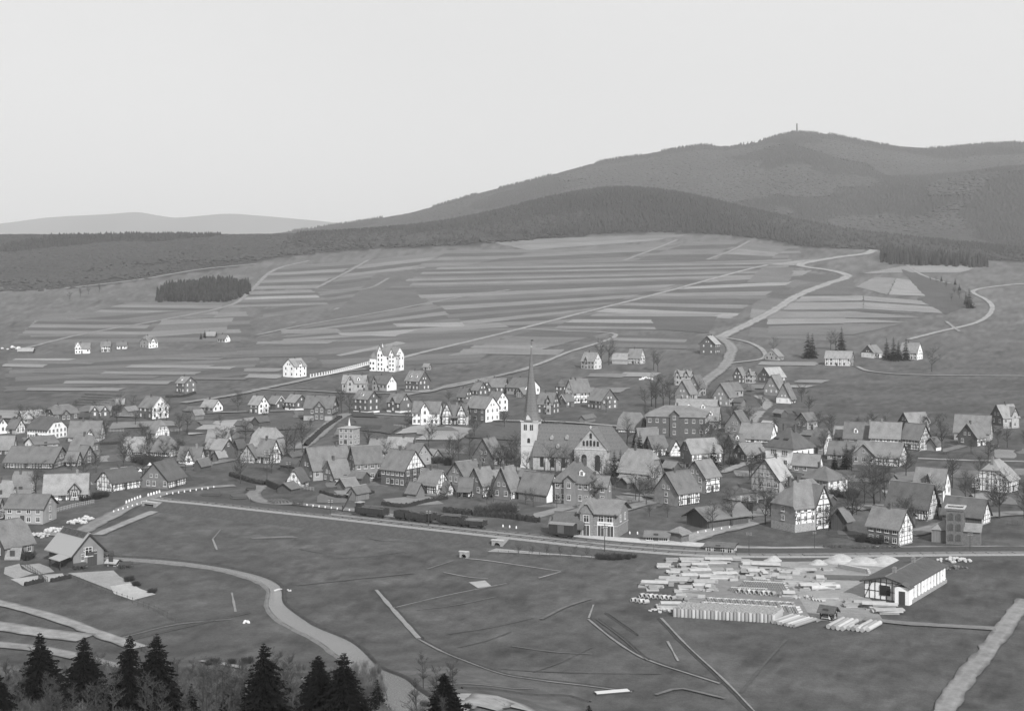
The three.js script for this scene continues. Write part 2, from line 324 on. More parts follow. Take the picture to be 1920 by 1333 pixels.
function belt(tl, tr, br, bl, tones, jitter = 0.5) {     // neighbouring strips of one open field, each its own plot
  const n = tones.length, cuts = [0]; let s = 0;
  const w = tones.map((t) => (Array.isArray(t) ? t[1] : 1) * (1 + jitter * (rnd() - 0.5)));
  w.forEach((x) => { s += x; cuts.push(s); });
  const mix = (a, b, t) => [a[0] + (b[0] - a[0]) * t, a[1] + (b[1] - a[1]) * t];
  for (let i = 0; i < n; i++) {
    const a = cuts[i] / s, b = cuts[i + 1] / s, v = Array.isArray(tones[i]) ? tones[i][0] : tones[i];
    if (!v) continue;
    const l0 = rr(0, 0.06), r0 = rr(0, 0.06);
    quad(mix(mix(tl, bl, a), mix(tr, br, a), l0), mix(mix(tl, bl, a), mix(tr, br, a), 1 - r0), mix(mix(tl, bl, b), mix(tr, br, b), 1 - r0), mix(mix(tl, bl, b), mix(tr, br, b), l0), v);
  }
}
const d_ = 0.086, m_ = 0.124, l_ = 0.172, p_ = 0.23;       // dark grass, mid, light stubble, pale ploughed earth
// left hillside
belt([565, 500], [860, 476], [800, 545], [470, 600], [0.1, 0.14, 0.085, 0.15, d_, m_, 0.1, 0.14, d_, 0.13, d_, m_]);
belt([800, 470], [1500, 462], [1540, 520], [700, 560], [0.13, d_, 0.15, 0.1, 0.14, d_, 0.16, d_, m_, 0.09, 0.15, d_, 0.12, 0.15, d_]);
belt([640, 566], [1330, 520], [1120, 640], [480, 650], [d_, 0.13, l_, d_, 0.14, 0.09, 0.15, 0.1, m_, d_, 0.15, d_, 0.13, 0.1, 0.14, 0.09]);
belt([60, 590], [470, 570], [480, 640], [20, 645], [m_, 0.12, l_, d_, m_, d_, l_, d_, m_]);
belt([10, 668], [520, 650], [500, 700], [0, 735], [0.1, 0.12, 0.085, 0.13, 0.1, 0.12, 0.085, 0.11]);
belt([1430, 500], [1600, 522], [1590, 640], [1390, 632], [d_, m_, d_, m_, l_, d_, m_]);
belt([560, 650], [960, 618], [900, 680], [600, 690], [0.1, 0.12, 0.085, 0.115, 0.1]);
belt([520, 500], [690, 488], [590, 541], [466, 543], [m_, d_, l_, d_, m_, l_, d_, l_]);
belt([696, 487], [850, 470], [735, 521], [602, 538], [m_, l_, d_, l_, m_, d_]);
belt([462, 547], [590, 543], [628, 571], [420, 577], [l_, d_, p_, m_, d_, l_]);
belt([240, 567], [430, 568], [405, 596], [150, 590], [m_, l_, d_, l_, m_]);
belt([62, 598], [300, 600], [258, 632], [28, 630], [m_, d_, l_, d_, l_, m_]);
belt([305, 600], [440, 596], [425, 622], [262, 634], [l_, m_, l_]);
belt([120, 600], [300, 585], [420, 580], [330, 600], [d_, m_]);
quad([705, 512], [862, 503], [800, 568], [600, 606], 0.098, 'grass');
belt([560, 613], [860, 561], [960, 613], [520, 641], [m_, d_, l_, d_, m_, d_, l_]);
quad([737, 607], [890, 604], [868, 613], [745, 613], p_); quad([632, 625], [782, 618], [740, 631], [640, 629], 0.23);
quad([528, 618], [632, 617], [640, 624], [528, 627], l_); quad([482, 641], [640, 637], [612, 645], [480, 646], l_);
quad([628, 666], [745, 641], [760, 644], [640, 668], 0.22);
belt([455, 651], [625, 648], [600, 668], [400, 672], [0.1, 0.12, 0.1]);
// the great hill
belt([1012, 470], [1292, 451], [1170, 489], [860, 499], [m_, 0.15, d_, m_]);
belt([1300, 453], [1402, 450], [1326, 487], [1182, 489], [m_, d_, m_, d_]);
belt([1408, 452], [1482, 466], [1440, 488], [1336, 488], [m_, l_, d_]);
belt([900, 452], [1290, 440], [1250, 450], [980, 470], [0.15, 0.17]);
belt([790, 499], [1510, 489], [1510, 523], [715, 545], [m_, l_, d_, l_, d_, m_, l_, d_, l_, m_, d_]);
belt([1335, 524], [1532, 506], [1372, 598], [1108, 585], [l_, d_, p_, d_, l_, m_, d_, l_, d_, p_]);
belt([760, 546], [1320, 525], [1102, 583], [865, 611], [d_, l_, m_, d_, l_, d_, m_, d_, l_]);
belt([1105, 588], [1372, 588], [1268, 619], [1030, 616], [l_, d_, p_, d_, l_]);
belt([1000, 620], [1140, 626], [1000, 660], [830, 668], [d_, 0.13, 0.15, 0.17]);
belt([1160, 629], [1300, 632], [1290, 655], [1100, 650], [d_, l_, d_, m_]);
quad([1220, 597], [1345, 594], [1330, 625], [1230, 618], 0.085, 'grass', 'scrub_bank');
// right of the quarry road
quad([1606, 538], [1640, 520], [1680, 522], [1664, 553], 0.17); quad([1681, 522], [1722, 528], [1748, 556], [1667, 553], 0.22);
quad([1505, 556], [1620, 555], [1618, 564], [1490, 566], 0.2); quad([1621, 555], [1768, 568], [1768, 574], [1620, 564], 0.2);
quad([1475, 568], [1620, 567], [1620, 580], [1455, 581], 0.19); quad([1622, 567], [1768, 577], [1768, 588], [1620, 580], 0.2);
quad([1450, 586], [1600, 584], [1730, 596], [1440, 597], 0.17); quad([1440, 599], [1590, 598], [1704, 604], [1440, 609], 0.21);
quad([1500, 535], [1600, 520], [1600, 553], [1460, 552], 0.1, 'grass'); quad([1450, 583], [1615, 581], [1725, 590], [1600, 583], d_);
quad([1620, 513], [1690, 500], [1850, 497], [1800, 512], 0.19); quad([1440, 612], [1690, 608], [1600, 628], [1440, 630], 0.13);
quad([1440, 497], [1500, 488], [1570, 485], [1500, 498], 0.2); quad([1430, 500], [1490, 503], [1480, 530], [1400, 530], 0.12);
quad([1720, 560], [1800, 545], [1815, 575], [1775, 590], 0.075, 'grass', 'scrub_bank'); quad([1690, 505], [1780, 530], [1815, 548], [1740, 560], 0.075, 'grass', 'scrub_bank');
// flat land before the town
for (const [x0, x1, y, h, v] of [[22, 140, 676, 3, 0.26], [0, 92, 688, 5, 0.22], [60, 180, 683, 3, 0.13], [235, 400, 690, 5, 0.2], [185, 378, 702, 5, 0.19], [115, 325, 720, 5, 0.2], [45, 235, 733, 5, 0.2], [380, 442, 692, 4, 0.21], [453, 532, 697, 6, 0.2], [458, 532, 709, 7, 0.21], [300, 420, 675, 4, 0.13], [150, 300, 710, 5, 0.115], [60, 200, 700, 6, 0.12], [330, 470, 712, 4, 0.12], [860, 1060, 664, 9, 0.17], [880, 1010, 653, 5, 0.2], [1420, 1540, 685, 6, 0.2], [1490, 1555, 718, 5, 0.2], [1440, 1530, 727, 4, 0.24], [1060, 1180, 735, 8, 0.18], [1160, 1240, 706, 7, 0.24], [1100, 1180, 707, 6, 0.17]]) quad([x0 + 8, y - h], [x1, y - h * 0.9], [x1 - 14, y + h * 0.3], [x0, y], v);
// plots and gardens inside the town
quad([385, 792], [465, 787], [440, 808], [352, 817], 0.27); quad([768, 801], [830, 795], [800, 812], [742, 815], 0.27); quad([838, 800], [900, 805], [862, 826], [770, 826], 0.24);
quad([668, 786], [778, 785], [735, 815], [662, 806], 0.085, 'grass'); quad([900, 795], [976, 796], [976, 828], [872, 822], 0.085, 'grass');
quad([470, 791], [560, 783], [570, 806], [430, 810], 0.085, 'grass'); quad([155, 762], [235, 742], [205, 770], [140, 775], 0.12, 'grass');
quad([210, 793], [320, 790], [330, 800], [200, 806], 0.17, 'gravel'); quad([190, 855], [265, 848], [300, 862], [185, 866], 0.2, 'gravel');
quad([1545, 893], [1720, 885], [1720, 900], [1560, 905], 0.16, 'grass'); quad([625, 921], [685, 919], [668, 930], [632, 930], 0.2); quad([720, 935], [800, 930], [830, 945], [735, 948], 0.2);
quad([1000, 962], [1060, 947], [1075, 952], [985, 978], 0.2); quad([1020, 945], [1095, 944], [1060, 952], [1000, 950], 0.16, 'grass'); quad([1065, 958], [1100, 948], [1092, 960], [1010, 966], 0.17, 'grass');
quad([910, 1033], [958, 1018], [1120, 1032], [1113, 1047], 0.26); // pale field below the embankment
quad([5, 1066], [38, 1058], [64, 1074], [20, 1087], 0.26); quad([42, 1060], [84, 1055], [95, 1072], [68, 1076], 0.26); quad([24, 1088], [78, 1078], [84, 1088], [44, 1098], 0.3); quad([90, 1077], [126, 1075], [128, 1082], [92, 1091], 0.3);
quad([132, 1075], [205, 1072], [288, 1112], [245, 1127], 0.27); quad([204, 1100], [240, 1094], [290, 1113], [244, 1127], 0.36);
// lanes
lane([[750, 673], [790, 662], [980, 616], [1100, 585], [1200, 560], [1330, 525], [1400, 506], [1440, 497]], 5.5, 0.3);
lane([[978, 617], [1060, 621], [1150, 626], [1060, 663], [1000, 687], [905, 713], [820, 731], [760, 742]], 4, 0.3);
lane([[480, 629], [560, 612], [700, 588], [870, 556], [955, 544]], 4.5, 0.24);
lane([[40, 655], [150, 628], [300, 601], [430, 573], [470, 545], [520, 504], [580, 489]], 5, 0.25);
lane([[591, 541], [640, 516], [690, 488]], 4.5, 0.24);
lane([[590, 543], [660, 545], [690, 541], [728, 522]], 4, 0.22);
lane([[1170, 489], [1215, 472], [1270, 450]], 5, 0.24); lane([[1327, 487], [1370, 471], [1406, 452]], 5, 0.24);
lane([[120, 541], [250, 526], [380, 505], [480, 495]], 6, 0.24);
lane([[1640, 469], [1624, 476], [1570, 483], [1500, 498], [1556, 507], [1590, 517], [1545, 535], [1500, 553], [1440, 589], [1395, 612], [1350, 633]], 11, 0.3, 'quarry_road');
lane([[1350, 632], [1372, 651], [1369, 669], [1352, 694], [1322, 716], [1300, 745]], 8, 0.24, 'road'); lane([[1352, 632], [1402, 642], [1434, 661], [1428, 674], [1368, 682]], 4, 0.3);
lane([[1705, 637], [1760, 623], [1830, 606], [1856, 590], [1861, 573], [1850, 562], [1826, 546], [1880, 536], [1960, 530]], 5, 0.32, 'road'); lane([[1688, 472], [1705, 500], [1740, 520], [1782, 532]], 4.5, 0.26);
lane([[1800, 622], [1775, 603]], 3, 0.28); lane([[1608, 688], [1632, 697], [1700, 703], [1960, 706]], 3, 0.3);
lane([[340, 757], [430, 743], [520, 724], [640, 698], [715, 690]], 5.5, 0.26, 'road'); lane([[470, 731], [560, 733], [660, 738], [780, 738], [850, 722], [1000, 690]], 4.5, 0.26, 'road');
lane([[560, 842], [600, 812], [640, 781], [662, 776], [790, 781]], 6, 0.24, 'street'); lane([[925, 790], [1040, 792], [1165, 801]], 4, 0.3, 'street');
lane([[380, 776], [470, 773], [570, 771]], 3.5, 0.26, 'street'); lane([[1406, 796], [1424, 775], [1440, 757], [1420, 742]], 5, 0.28, 'street');
lane([[205, 880], [270, 878], [380, 872], [440, 862]], 4, 0.22, 'street'); lane([[525, 868], [560, 862], [580, 866]], 6, 0.26, 'street');
lane([[1350, 887], [1400, 870], [1436, 862], [1440, 855]], 4, 0.3, 'street'); lane([[1175, 925], [1240, 935], [1190, 950], [1150, 960]], 5, 0.24, 'street');
lane([[1380, 940], [1440, 930], [1520, 928]], 9, 0.24, 'street'); lane([[1600, 955], [1660, 950], [1700, 955]], 6, 0.22, 'street'); lane([[1700, 1003], [1760, 990], [1850, 968], [1960, 962]], 6, 0.24, 'street');
lane([[1722, 860], [1800, 863], [1960, 867]], 3.5, 0.3); lane([[1860, 808], [1800, 838], [1760, 848]], 4, 0.2);
lane([[440, 911], [380, 915], [318, 923], [275, 936], [235, 953], [190, 977], [130, 1003], [80, 1000]], 4.6, 0.24, 'road');
lane([[300, 955], [225, 985], [180, 1004]], 3, 0.3); lane([[490, 911], [475, 930], [505, 944], [560, 946], [700, 962], [790, 977]], 4, 0.22, 'road');
lane([[1120, 1010], [1220, 1018], [1285, 1022], [1400, 1030], [1560, 1030], [1960, 1029]], 6, 0.34, 'road'); lane([[1262, 1022], [1310, 1005], [1380, 987], [1440, 973]], 6.5, 0.32, 'road');
lane([[1925, 1125], [1905, 1150], [1850, 1225], [1800, 1290], [1745, 1370]], 3.2, 0.26, 'road'); lane([[1620, 1162], [1700, 1170], [1868, 1180]], 2.6, 0.2);
lane([[-30, 1125], [80, 1153], [180, 1188], [262, 1216]], 3, 0.29, 'gravel_bar', 1); lane([[-30, 1172], [70, 1187], [160, 1198]], 5, 0.29, 'gravel_bar', 1); lane([[-40, 1207], [90, 1222], [200, 1246], [300, 1262]], 3.4, 0.25, 'gravel_bar', 1);
lane([[380, 1240], [440, 1251], [540, 1270], [600, 1282]], 1.8, 0.32, 'gravel_bar', 1); lane([[960, 1318], [890, 1308], [840, 1340]], 4, 0.36, 'gravel_bar', 1.5);
lane([[900, 1328], [940, 1313], [985, 1335]], 5, 0.34, 'gravel_bar', 1.5);
for (const L of [[[1015, 1163], [1060, 1140], [1110, 1124]], [[1230, 1305], [1275, 1293], [1310, 1300], [1360, 1312]]]) lane(L, 0.7, 0.15, 'trodden_path', 2);
// the river: water in a shallow bed between low grass banks
const water = new THREE.MeshPhysicalMaterial({ name: 'water', color: grey(0.2), roughness: 0.16, ior: 1.33, specularIntensity: 1, bumpMap: metres(TX.gravel, 3.1), bumpScale: 0.06 });
const earth = M('grass', 0.06, 3.3, 1, 0.08), dryGrass = M('grass', 0.16, 4.1, 1, 0.08);
{
  const L = line([[196, 1046], [300, 1053], [400, 1065], [470, 1081], [512, 1100], [519, 1138], [560, 1172], [640, 1213], [720, 1272], [790, 1335], [850, 1400]], 2);
  const W = table([[0, 2], [0.3, 2.6], [0.45, 4.2], [0.55, 4], [0.7, 4.6], [0.85, 5.6], [1, 8]]), w = (t, p) => W(t) * (1 + 0.12 * Math.sin(p.x * 0.21 + p.z * 0.13));
  struct('river', ribbon(L, w, 0.1), water);
  const bank = (s, lo, hi, hgt, mat, name) => { const L2 = L.slice(lo, hi).map((p, i) => { const n = sideOf(L, i + lo), q = w((i + lo) / (L.length - 1), p) / 2 + 0.45; return V3(p.x + n.x * s * q, 0, p.z + n.z * s * q); }); struct(name, ribbon(L2, (t, p) => 0.9 * (0.4 + 1.2 * noise(p.x / 2, p.z / 2)), 0.02, [[-1, -0.05], [-0.4, hgt], [0.3, hgt * 0.8], [1, -0.05]]), mat); };
  bank(1, 0, L.length, 0.22, dryGrass, 'river_bank'); bank(-1, 0, L.length, 0.4, earth, 'river_bank');
}
function ditch(pts, w = 0.8, v = 0.3, side = 1) {
  const L = line(pts, 1); w *= 0.72; v *= v > 0.15 ? 0.68 : 0.85;
  layer++;
  struct('ditch', ribbon(L, wobble(w, 0.6), 0.1 + 0.004 * (layer % 20)), M('gravel', v, 3, 0.9, 0.03));
  if (side) { const L2 = L.map((p, i) => { const n = sideOf(L, i); return V3(p.x + n.x * side * (w / 2 + 0.35), 0, p.z + n.z * side * (w / 2 + 0.35)); }); struct('ditch_bank', ribbon(L2, wobble(0.6, 0.6), 0.01, [[-1, -0.03], [0, 0.26], [1, -0.03]]), earth); }
}
ditch([[705, 1107], [735, 1142], [785, 1198]], 1.1, 0.3, -1); ditch([[785, 1200], [865, 1238], [945, 1266], [1000, 1275], [1090, 1286], [1185, 1299]], 0.6, 0.24, -1);
ditch([[737, 1141], [830, 1119], [950, 1095]], 0.55, 0.26, 1); ditch([[872, 1048], [905, 1051], [975, 1061], [1051, 1072]], 0.6, 0.36, 0); ditch([[1052, 1073], [1010, 1085]], 0.7, 0.3, 0);
ditch([[1103, 1162], [1150, 1200], [1200, 1232], [1240, 1248], [1290, 1264], [1350, 1283]], 0.6, 0.26, -1); ditch([[1113, 1135], [1104, 1160]], 0.5, 0.3, 0); ditch([[1118, 1162], [1165, 1197], [1213, 1240]], 0.3, 0.09, -1);
ditch([[1240, 1160], [1290, 1213], [1360, 1278], [1420, 1340]], 0.5, 0.28, 1); ditch([[1252, 1204], [1272, 1241]], 0.5, 0.3, 0); ditch([[1140, 1150], [1200, 1192]], 0.3, 0.09, 1);
ditch([[398, 1012], [406, 1032]], 0.7, 0.3, 0); ditch([[413, 994], [398, 1012]], 0.5, 0.2, 0); ditch([[434, 1112], [441, 1148]], 0.5, 0.28, 0); ditch([[433, 1162], [330, 1172], [230, 1196]], 0.8, 0.14, 1); ditch([[470, 1150], [400, 1165], [250, 1200]], 0.3, 0.08, 1);
ditch([[832, 1074], [880, 1083], [915, 1086]], 0.7, 0.26, 0); ditch([[555, 1098], [660, 1087], [775, 1075]], 1.6, 0.09, 0); ditch([[800, 1068], [850, 1052]], 0.6, 0.18, 0); ditch([[1390, 1300], [1430, 1250], [1475, 1200]], 0.7, 0.085, 0);
ditch([[860, 1290], [960, 1298], [1060, 1304], [1110, 1316]], 0.5, 0.085, 1); ditch([[1000, 1292], [880, 1284], [800, 1290]], 0.5, 0.22, 0);
for (const [a, b, v] of [[[780, 1145], [930, 1120], 0.125], [[840, 1190], [1000, 1160], 0.08], [[860, 1215], [960, 1185], 0.085], [[940, 1255], [1240, 1265], 0.08], [[960, 1213], [1110, 1228], 0.13], [[1000, 1262], [1110, 1215], 0.08], [[560, 1030], [650, 1040], 0.085], [[620, 1048], [760, 1035], 0.085], [[690, 1010], [750, 1015], 0.08]]) ditch([a, [(a[0] + b[0]) / 2, (a[1] + b[1]) / 2 + 3], b], 0.4, v, 0);
quad([875, 1093], [905, 1090], [915, 1098], [890, 1102], 0.28, 'gravel', 'bare_patch'); quad([470, 1007], [550, 1004], [560, 1007], [475, 1010], 0.15, 'grass', 'bare_patch');
// ---------- railway ----------
const railTop = table([[200, 2.2], [700, 2.0], [1000, 1.5], [1250, 0.7], [1500, 0.5], [2100, 0.5]]);
const railLine = smoothLine([[292, 934], [325, 938], [380, 943], [500, 956], [620, 969], [700, 978], [780, 987], [900, 1000], [1000, 1011], [1100, 1022], [1200, 1031], [1300, 1038], [1440, 1041], [1600, 1040], [1760, 1038], [1920, 1037], [2050, 1037]].map(([x, y]) => { const Y = railTop(x), d = F * (EYE - Y) / (y - HORIZON); return V3((x - 960) / F * d, Y, -d); }), 3);
function offsetLine(L, o) { return L.map((p, i) => { const n = sideOf(L, i); return V3(p.x + n.x * o, p.y, p.z + n.z * o); }); }
function track(L, rows) {                                // ribbon that follows the line's own height: rows [across, lift above the crown]
  const pos = [], uv = [], idx = [], m = rows.length; let s = 0;
  L.forEach((p, i) => { const n = sideOf(L, i); if (i) s += p.distanceTo(L[i - 1]); rows.forEach(([a, h]) => { const y = h === null ? -0.2 : p.y + h; pos.push(p.x + n.x * a, y, p.z + n.z * a); uv.push(a, s); }); if (i) for (let k = 0; k + 1 < m; k++) { const A = (i - 1) * m + k, B = i * m + k; idx.push(A, B, A + 1, B, B + 1, A + 1); } });
  const g = new THREE.BufferGeometry(); g.setAttribute('position', new THREE.Float32BufferAttribute(pos, 3)); g.setAttribute('uv', new THREE.Float32BufferAttribute(uv, 2)); g.setIndex(idx); g.computeVertexNormals();
  if (g.attributes.normal.getY(1) < 0) { const I = g.index.array; for (let k = 0; k < I.length; k += 3) { const t = I[k]; I[k] = I[k + 1]; I[k + 1] = t; } g.computeVertexNormals(); }
  return g;
}
// sideOf points to the right of travel (towards the camera for a line running left to right)
struct('embankment', track(railLine, [[-13, null], [-9, -0.25], [-2.4, -0.12], [0, -0.1], [2.6, -0.14], [3.4, -0.3], [7.6, null]]), M('grass', 0.075, 5, 1, 0.1));
function railway(L, label, v = 0.22) {
  const bed = track(L, [[-2.3, -0.14], [-1.7, 0.12], [1.7, 0.12], [2.3, -0.14]]);
  const g = mesh(numbered('railway_track'), bed, M('gravel', v, 3.3, 1, 0.04), scene); g.userData.kind = 'structure'; g.userData.label = label;
  for (const s of [-0.72, 0.72]) mesh('rail', track(L, [[s - 0.07, 0.14], [s - 0.06, 0.28], [s + 0.06, 0.28], [s + 0.07, 0.14]]), flat('rail_steel', 0.06, 0.5), g);
  const sl = []; let acc = 0;
  for (let i = 1; i < L.length; i++) { acc += L[i].distanceTo(L[i - 1]); while (acc > 1.5) { acc -= 1.5; const n = sideOf(L, i), p = L[i]; const b = new THREE.BoxGeometry(2.4, 0.1, 0.24); b.rotateY(Math.atan2(-n.z, n.x)); b.translate(p.x, p.y + 0.135, p.z); sl.push(b); } }
  const sm = mesh('sleepers', merge(sl), flat('tarred_wood', 0.11), g); sm.userData.kind = 'stuff';
  return g;
}
railway(railLine, 'main railway track running past the station');
const sidingLine = offsetLine(railLine.filter((p) => { const px = 960 + F * p.x / -p.z; return px > 590 && px < 1390; }), -4.6);
railway(sidingLine, 'siding where the goods wagons stand', 0.18);
function onTrack(L, px) { let b = 0, e = 1e9; L.forEach((p, i) => { const q = Math.abs(960 + F * p.x / -p.z - px); if (q < e) { e = q; b = i; } }); const n = sideOf(L, b); return { p: L[b], turn: Math.atan2(-(-n.x), -n.z) , n }; }
// ---------- houses ----------
const ROOFS = { d: [0.1, 0.115, 0.09], m: [0.155, 0.132, 0.178], l: [0.225, 0.245, 0.2], p: [0.32, 0.3, 0.34] };
const ROOF = { i: M('iron', 0.3, 4, 0.7, 0.04) };
for (const k in ROOFS) { ROOF[k] = M('tile', ROOFS[k][0], 8.3, 0.9, 0.03); ROOFS[k] = ROOFS[k].map((v, i) => M('tile', v, [8.3, 7.4, 9.1][i], 0.9, 0.03)); }
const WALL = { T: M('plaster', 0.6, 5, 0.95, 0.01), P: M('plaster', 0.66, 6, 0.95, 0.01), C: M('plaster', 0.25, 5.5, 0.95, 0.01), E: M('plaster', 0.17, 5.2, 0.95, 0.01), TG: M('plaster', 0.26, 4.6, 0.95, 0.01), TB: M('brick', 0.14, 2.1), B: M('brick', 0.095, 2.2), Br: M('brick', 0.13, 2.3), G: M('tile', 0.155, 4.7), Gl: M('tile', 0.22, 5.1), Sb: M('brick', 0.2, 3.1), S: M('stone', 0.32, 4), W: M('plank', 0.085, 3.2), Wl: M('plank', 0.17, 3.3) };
const beam = flat('oak_beam', 0.035), paintWhite = flat('white_paint', 0.6), glassDark = new THREE.MeshStandardMaterial({ name: 'window_glass', color: grey(0.03), roughness: 0.25 }), doorMat = M('plank', 0.06, 2), brickPale = M('brick', 0.2, 1.5), plinthMat = M('stone', 0.28, 3), boardMat = flat('barge_board', 0.05);
const winFrame = (() => {                                // casement: outer frame, mullion, transom, sill
  const w = 0.55, h = 0.75, t = 0.09, l = [box(-w, -w + t, -h, h, 0, 0.07), box(w - t, w, -h, h, 0, 0.07), box(-w + t, w - t, h - t, h, 0, 0.07), box(-w + t, w - t, -h, -h + t, 0, 0.07), box(-0.035, 0.035, -h + t, h - t, 0, 0.06), box(-w + t, -0.035, 0.22, 0.28, 0, 0.06), box(0.035, w - t, 0.22, 0.28, 0, 0.06), box(-w - 0.1, w + 0.1, -h - 0.1, -h, 0, 0.16)];
  return merge(l);
})();
const winPane = box(-0.5, 0.5, -0.7, 0.7, 0, 0.03), winFar = box(-0.45, 0.45, -0.7, 0.7, 0, 0.05), doorGeo = box(-0.55, 0.55, 0, 2.1, 0, 0.06);
const chimGeo = merge([box(-0.32, 0.32, -1.2, 1, -0.32, 0.32), box(-0.4, 0.4, 0.8, 0.94, -0.4, 0.4), box(-0.2, 0.2, 1, 1.12, -0.2, 0.2)]);
function addWindow(parent, p, ry, far, v, sx = 1, sy = 1) {
  let w;
  if (far) w = mesh('window', winFar, v === 'light' ? paintWhite : glassDark, parent);
  else { w = mesh('window', winFrame, paintWhite, parent); mesh('pane', winPane, glassDark, w); }
  w.position.set(...p); w.rotation.y = ry; w.scale.set(sx, sy, 1); return w;
}
// roof over a rectangle: ridge along x; q at each end: 1 gable ... 0 full hip
function roofGeo(L, W, e, r, o, qa, qb, t = 0.22, oe = o) {
  const sl = (r - e) / (W / 2), ye = e - o * sl, zE = W / 2 + o, lift = 0.06;
  const Y = (f) => ye + (r - ye) * f + lift, Z = (f) => zE * (1 - f);
  const end = (s, q) => { const xo = s * (L / 2 + oe), inn = (1 - q) * Math.min(W * 0.5, L * 0.48); return { xo, rx: s * (L / 2 + oe * q - inn * (q < 1 ? 1 : 0)), q }; };
  const A = end(-1, qa), B = end(1, qb);
  const top = [];
  const slope = (s) => {
    const P = [[A.xo, Y(0), s * Z(0)], [B.xo, Y(0), s * Z(0)]];
    if (B.q < 1 && B.q > 0) P.push([B.xo, Y(B.q), s * Z(B.q)]);
    P.push([B.rx, Y(1), 0], [A.rx, Y(1), 0]);
    if (A.q < 1 && A.q > 0) P.push([A.xo, Y(A.q), s * Z(A.q)]);
    return s > 0 ? P : P.reverse();
  };
  top.push(slope(1), slope(-1));
  if (B.q < 1) top.push([[B.xo, Y(B.q), Z(B.q)], [B.xo, Y(B.q), -Z(B.q)], [B.rx, Y(1), 0]]);
  if (A.q < 1) top.push([[A.xo, Y(A.q), -Z(A.q)], [A.xo, Y(A.q), Z(A.q)], [A.rx, Y(1), 0]]);
  const all = [];
  for (const P of top) all.push(P, P.map(([x, y, z]) => [x, y - t, z]).reverse());
  // edge faces round the outline
  const rim = [];
  const loop = [...top[0].slice(0, top[0].length)];
  const push = (a, b) => rim.push([a, [a[0], a[1] - t, a[2]], [b[0], b[1] - t, b[2]], b]);
  for (const P of [top[0], top[1]]) for (let i = 0; i < P.length; i++) { const a = P[i], b = P[(i + 1) % P.length]; if (!(Math.abs(a[2]) < 1e-6 && Math.abs(b[2]) < 1e-6)) { if ((a[0] === b[0] && Math.abs(a[0]) > L / 2 - 1e-6) || (Math.abs(a[2]) > zE - 1e-6 && Math.abs(b[2]) > zE - 1e-6)) push(a, b); } }
  for (const P of top.slice(2)) push(P[0], P[1]);
  return polys([...all, ...rim]);
}
function bodyGeo(L, W, e, r, qa, qb, sink) {             // walls: prism with gable tops (cut where the end is hipped)
  const g = (x, q) => { const f = Math.min(q, 0.985), z = W / 2 * (1 - f), y = e + (r - e) * f; const P = [[x, -sink, W / 2], [x, -sink, -W / 2], [x, e, -W / 2]]; if (q > 0) P.push([x, y, -z], [x, y, z]); P.push([x, e, W / 2]); return P; };
  const P = g(L / 2, qb), N = g(-L / 2, qa).reverse();
  return polys([P, N, [[-L / 2, -sink, W / 2], [L / 2, -sink, W / 2], [L / 2, e, W / 2], [-L / 2, e, W / 2]], [[L / 2, -sink, -W / 2], [-L / 2, -sink, -W / 2], [-L / 2, e, -W / 2], [L / 2, e, -W / 2]], [[-L / 2, e - 0.02, W / 2], [L / 2, e - 0.02, W / 2], [L / 2, e - 0.02, -W / 2], [-L / 2, e - 0.02, -W / 2]]]);
}
// timbers of one wall: u runs along it, v up; P(u,v,out) gives the point
function timbers(len, e, r, q, P, out, gable, dense) {
  const l = [], w = dense > 0.8 ? 0.22 : 0.19, step = dense || 1.25, n = Math.max(2, Math.round(len / step)), B = (a, b) => l.push(bar(P(...a, 0.015), P(...b, 0.015), w, 0.08));
  const roofAt = (u) => gable ? Math.min(e + (r - e) * (1 - Math.abs(u - len / 2) / (len / 2)), e + (r - e) * q) : e;
  for (let i = 0; i <= n; i++) { const u = clamp(i / n * len, w / 2, len - w / 2), t = roofAt(u) - 0.1; if (t > 0.6) B([u, 0.1], [u, t]); }
  const floors = Math.max(1, Math.round(e / 2.7));
  for (let f = 0; f <= floors; f++) B([0.05, Math.max(0.15, e * f / floors - 0.1)], [len - 0.05, Math.max(0.15, e * f / floors - 0.1)]);
  for (let f = 0; f < floors; f++) { const v = e * (f + 0.48) / floors; B([0.05, v], [len - 0.05, v]); }
  if (gable) for (let v = e + 1.3; v < e + (r - e) * Math.min(q, 0.9); v += 1.3) { const f = (v - e) / (r - e), a = len / 2 * f + 0.15; B([a, v], [len - a, v]); }
  for (let f = 0; f < floors; f++) for (const k of [0, 1]) { const u0 = k ? len - 0.1 : 0.1, u1 = k ? len - Math.min(1.6, len / 3) : Math.min(1.6, len / 3); B([u0, e * f / floors + 0.1], [u1, e * (f + 1) / floors - 0.1]); }
  if (gable) { B([0.1, e], [len / 2, Math.min(r, e + (r - e) * q) - 0.2]); B([len - 0.1, e], [len / 2, Math.min(r, e + (r - e) * q) - 0.2]); }
  return l;
}
const TOWN = 'houses of the valley town';
const seat = (px, py) => at(px, py);
function frameOf(sp) {                                   // footprint and turn of a house from its surveyed corner lines
  const [xl, c, xr, yb, phiDeg, eave, ridge, g] = sp, P = seat(c, yb), d = -P.z, s = F / d, phi = phiDeg * Math.PI / 180 + Math.atan2(P.x, d), cs = Math.cos(phi), sn = Math.sin(phi);
  const kl = (xl - 960) / F, kr = (xr - 960) / F;
  let Ll = (P.x - kl * d) / (cs + kl * sn), Lr = (kr * d - P.x) / (sn - kr * cs);
  return { P, d, s, phi, cs, sn, Ll, Lr, e: eave / s, r: ridge / s, g };
}
let houseNo = 0;
const houses = [];
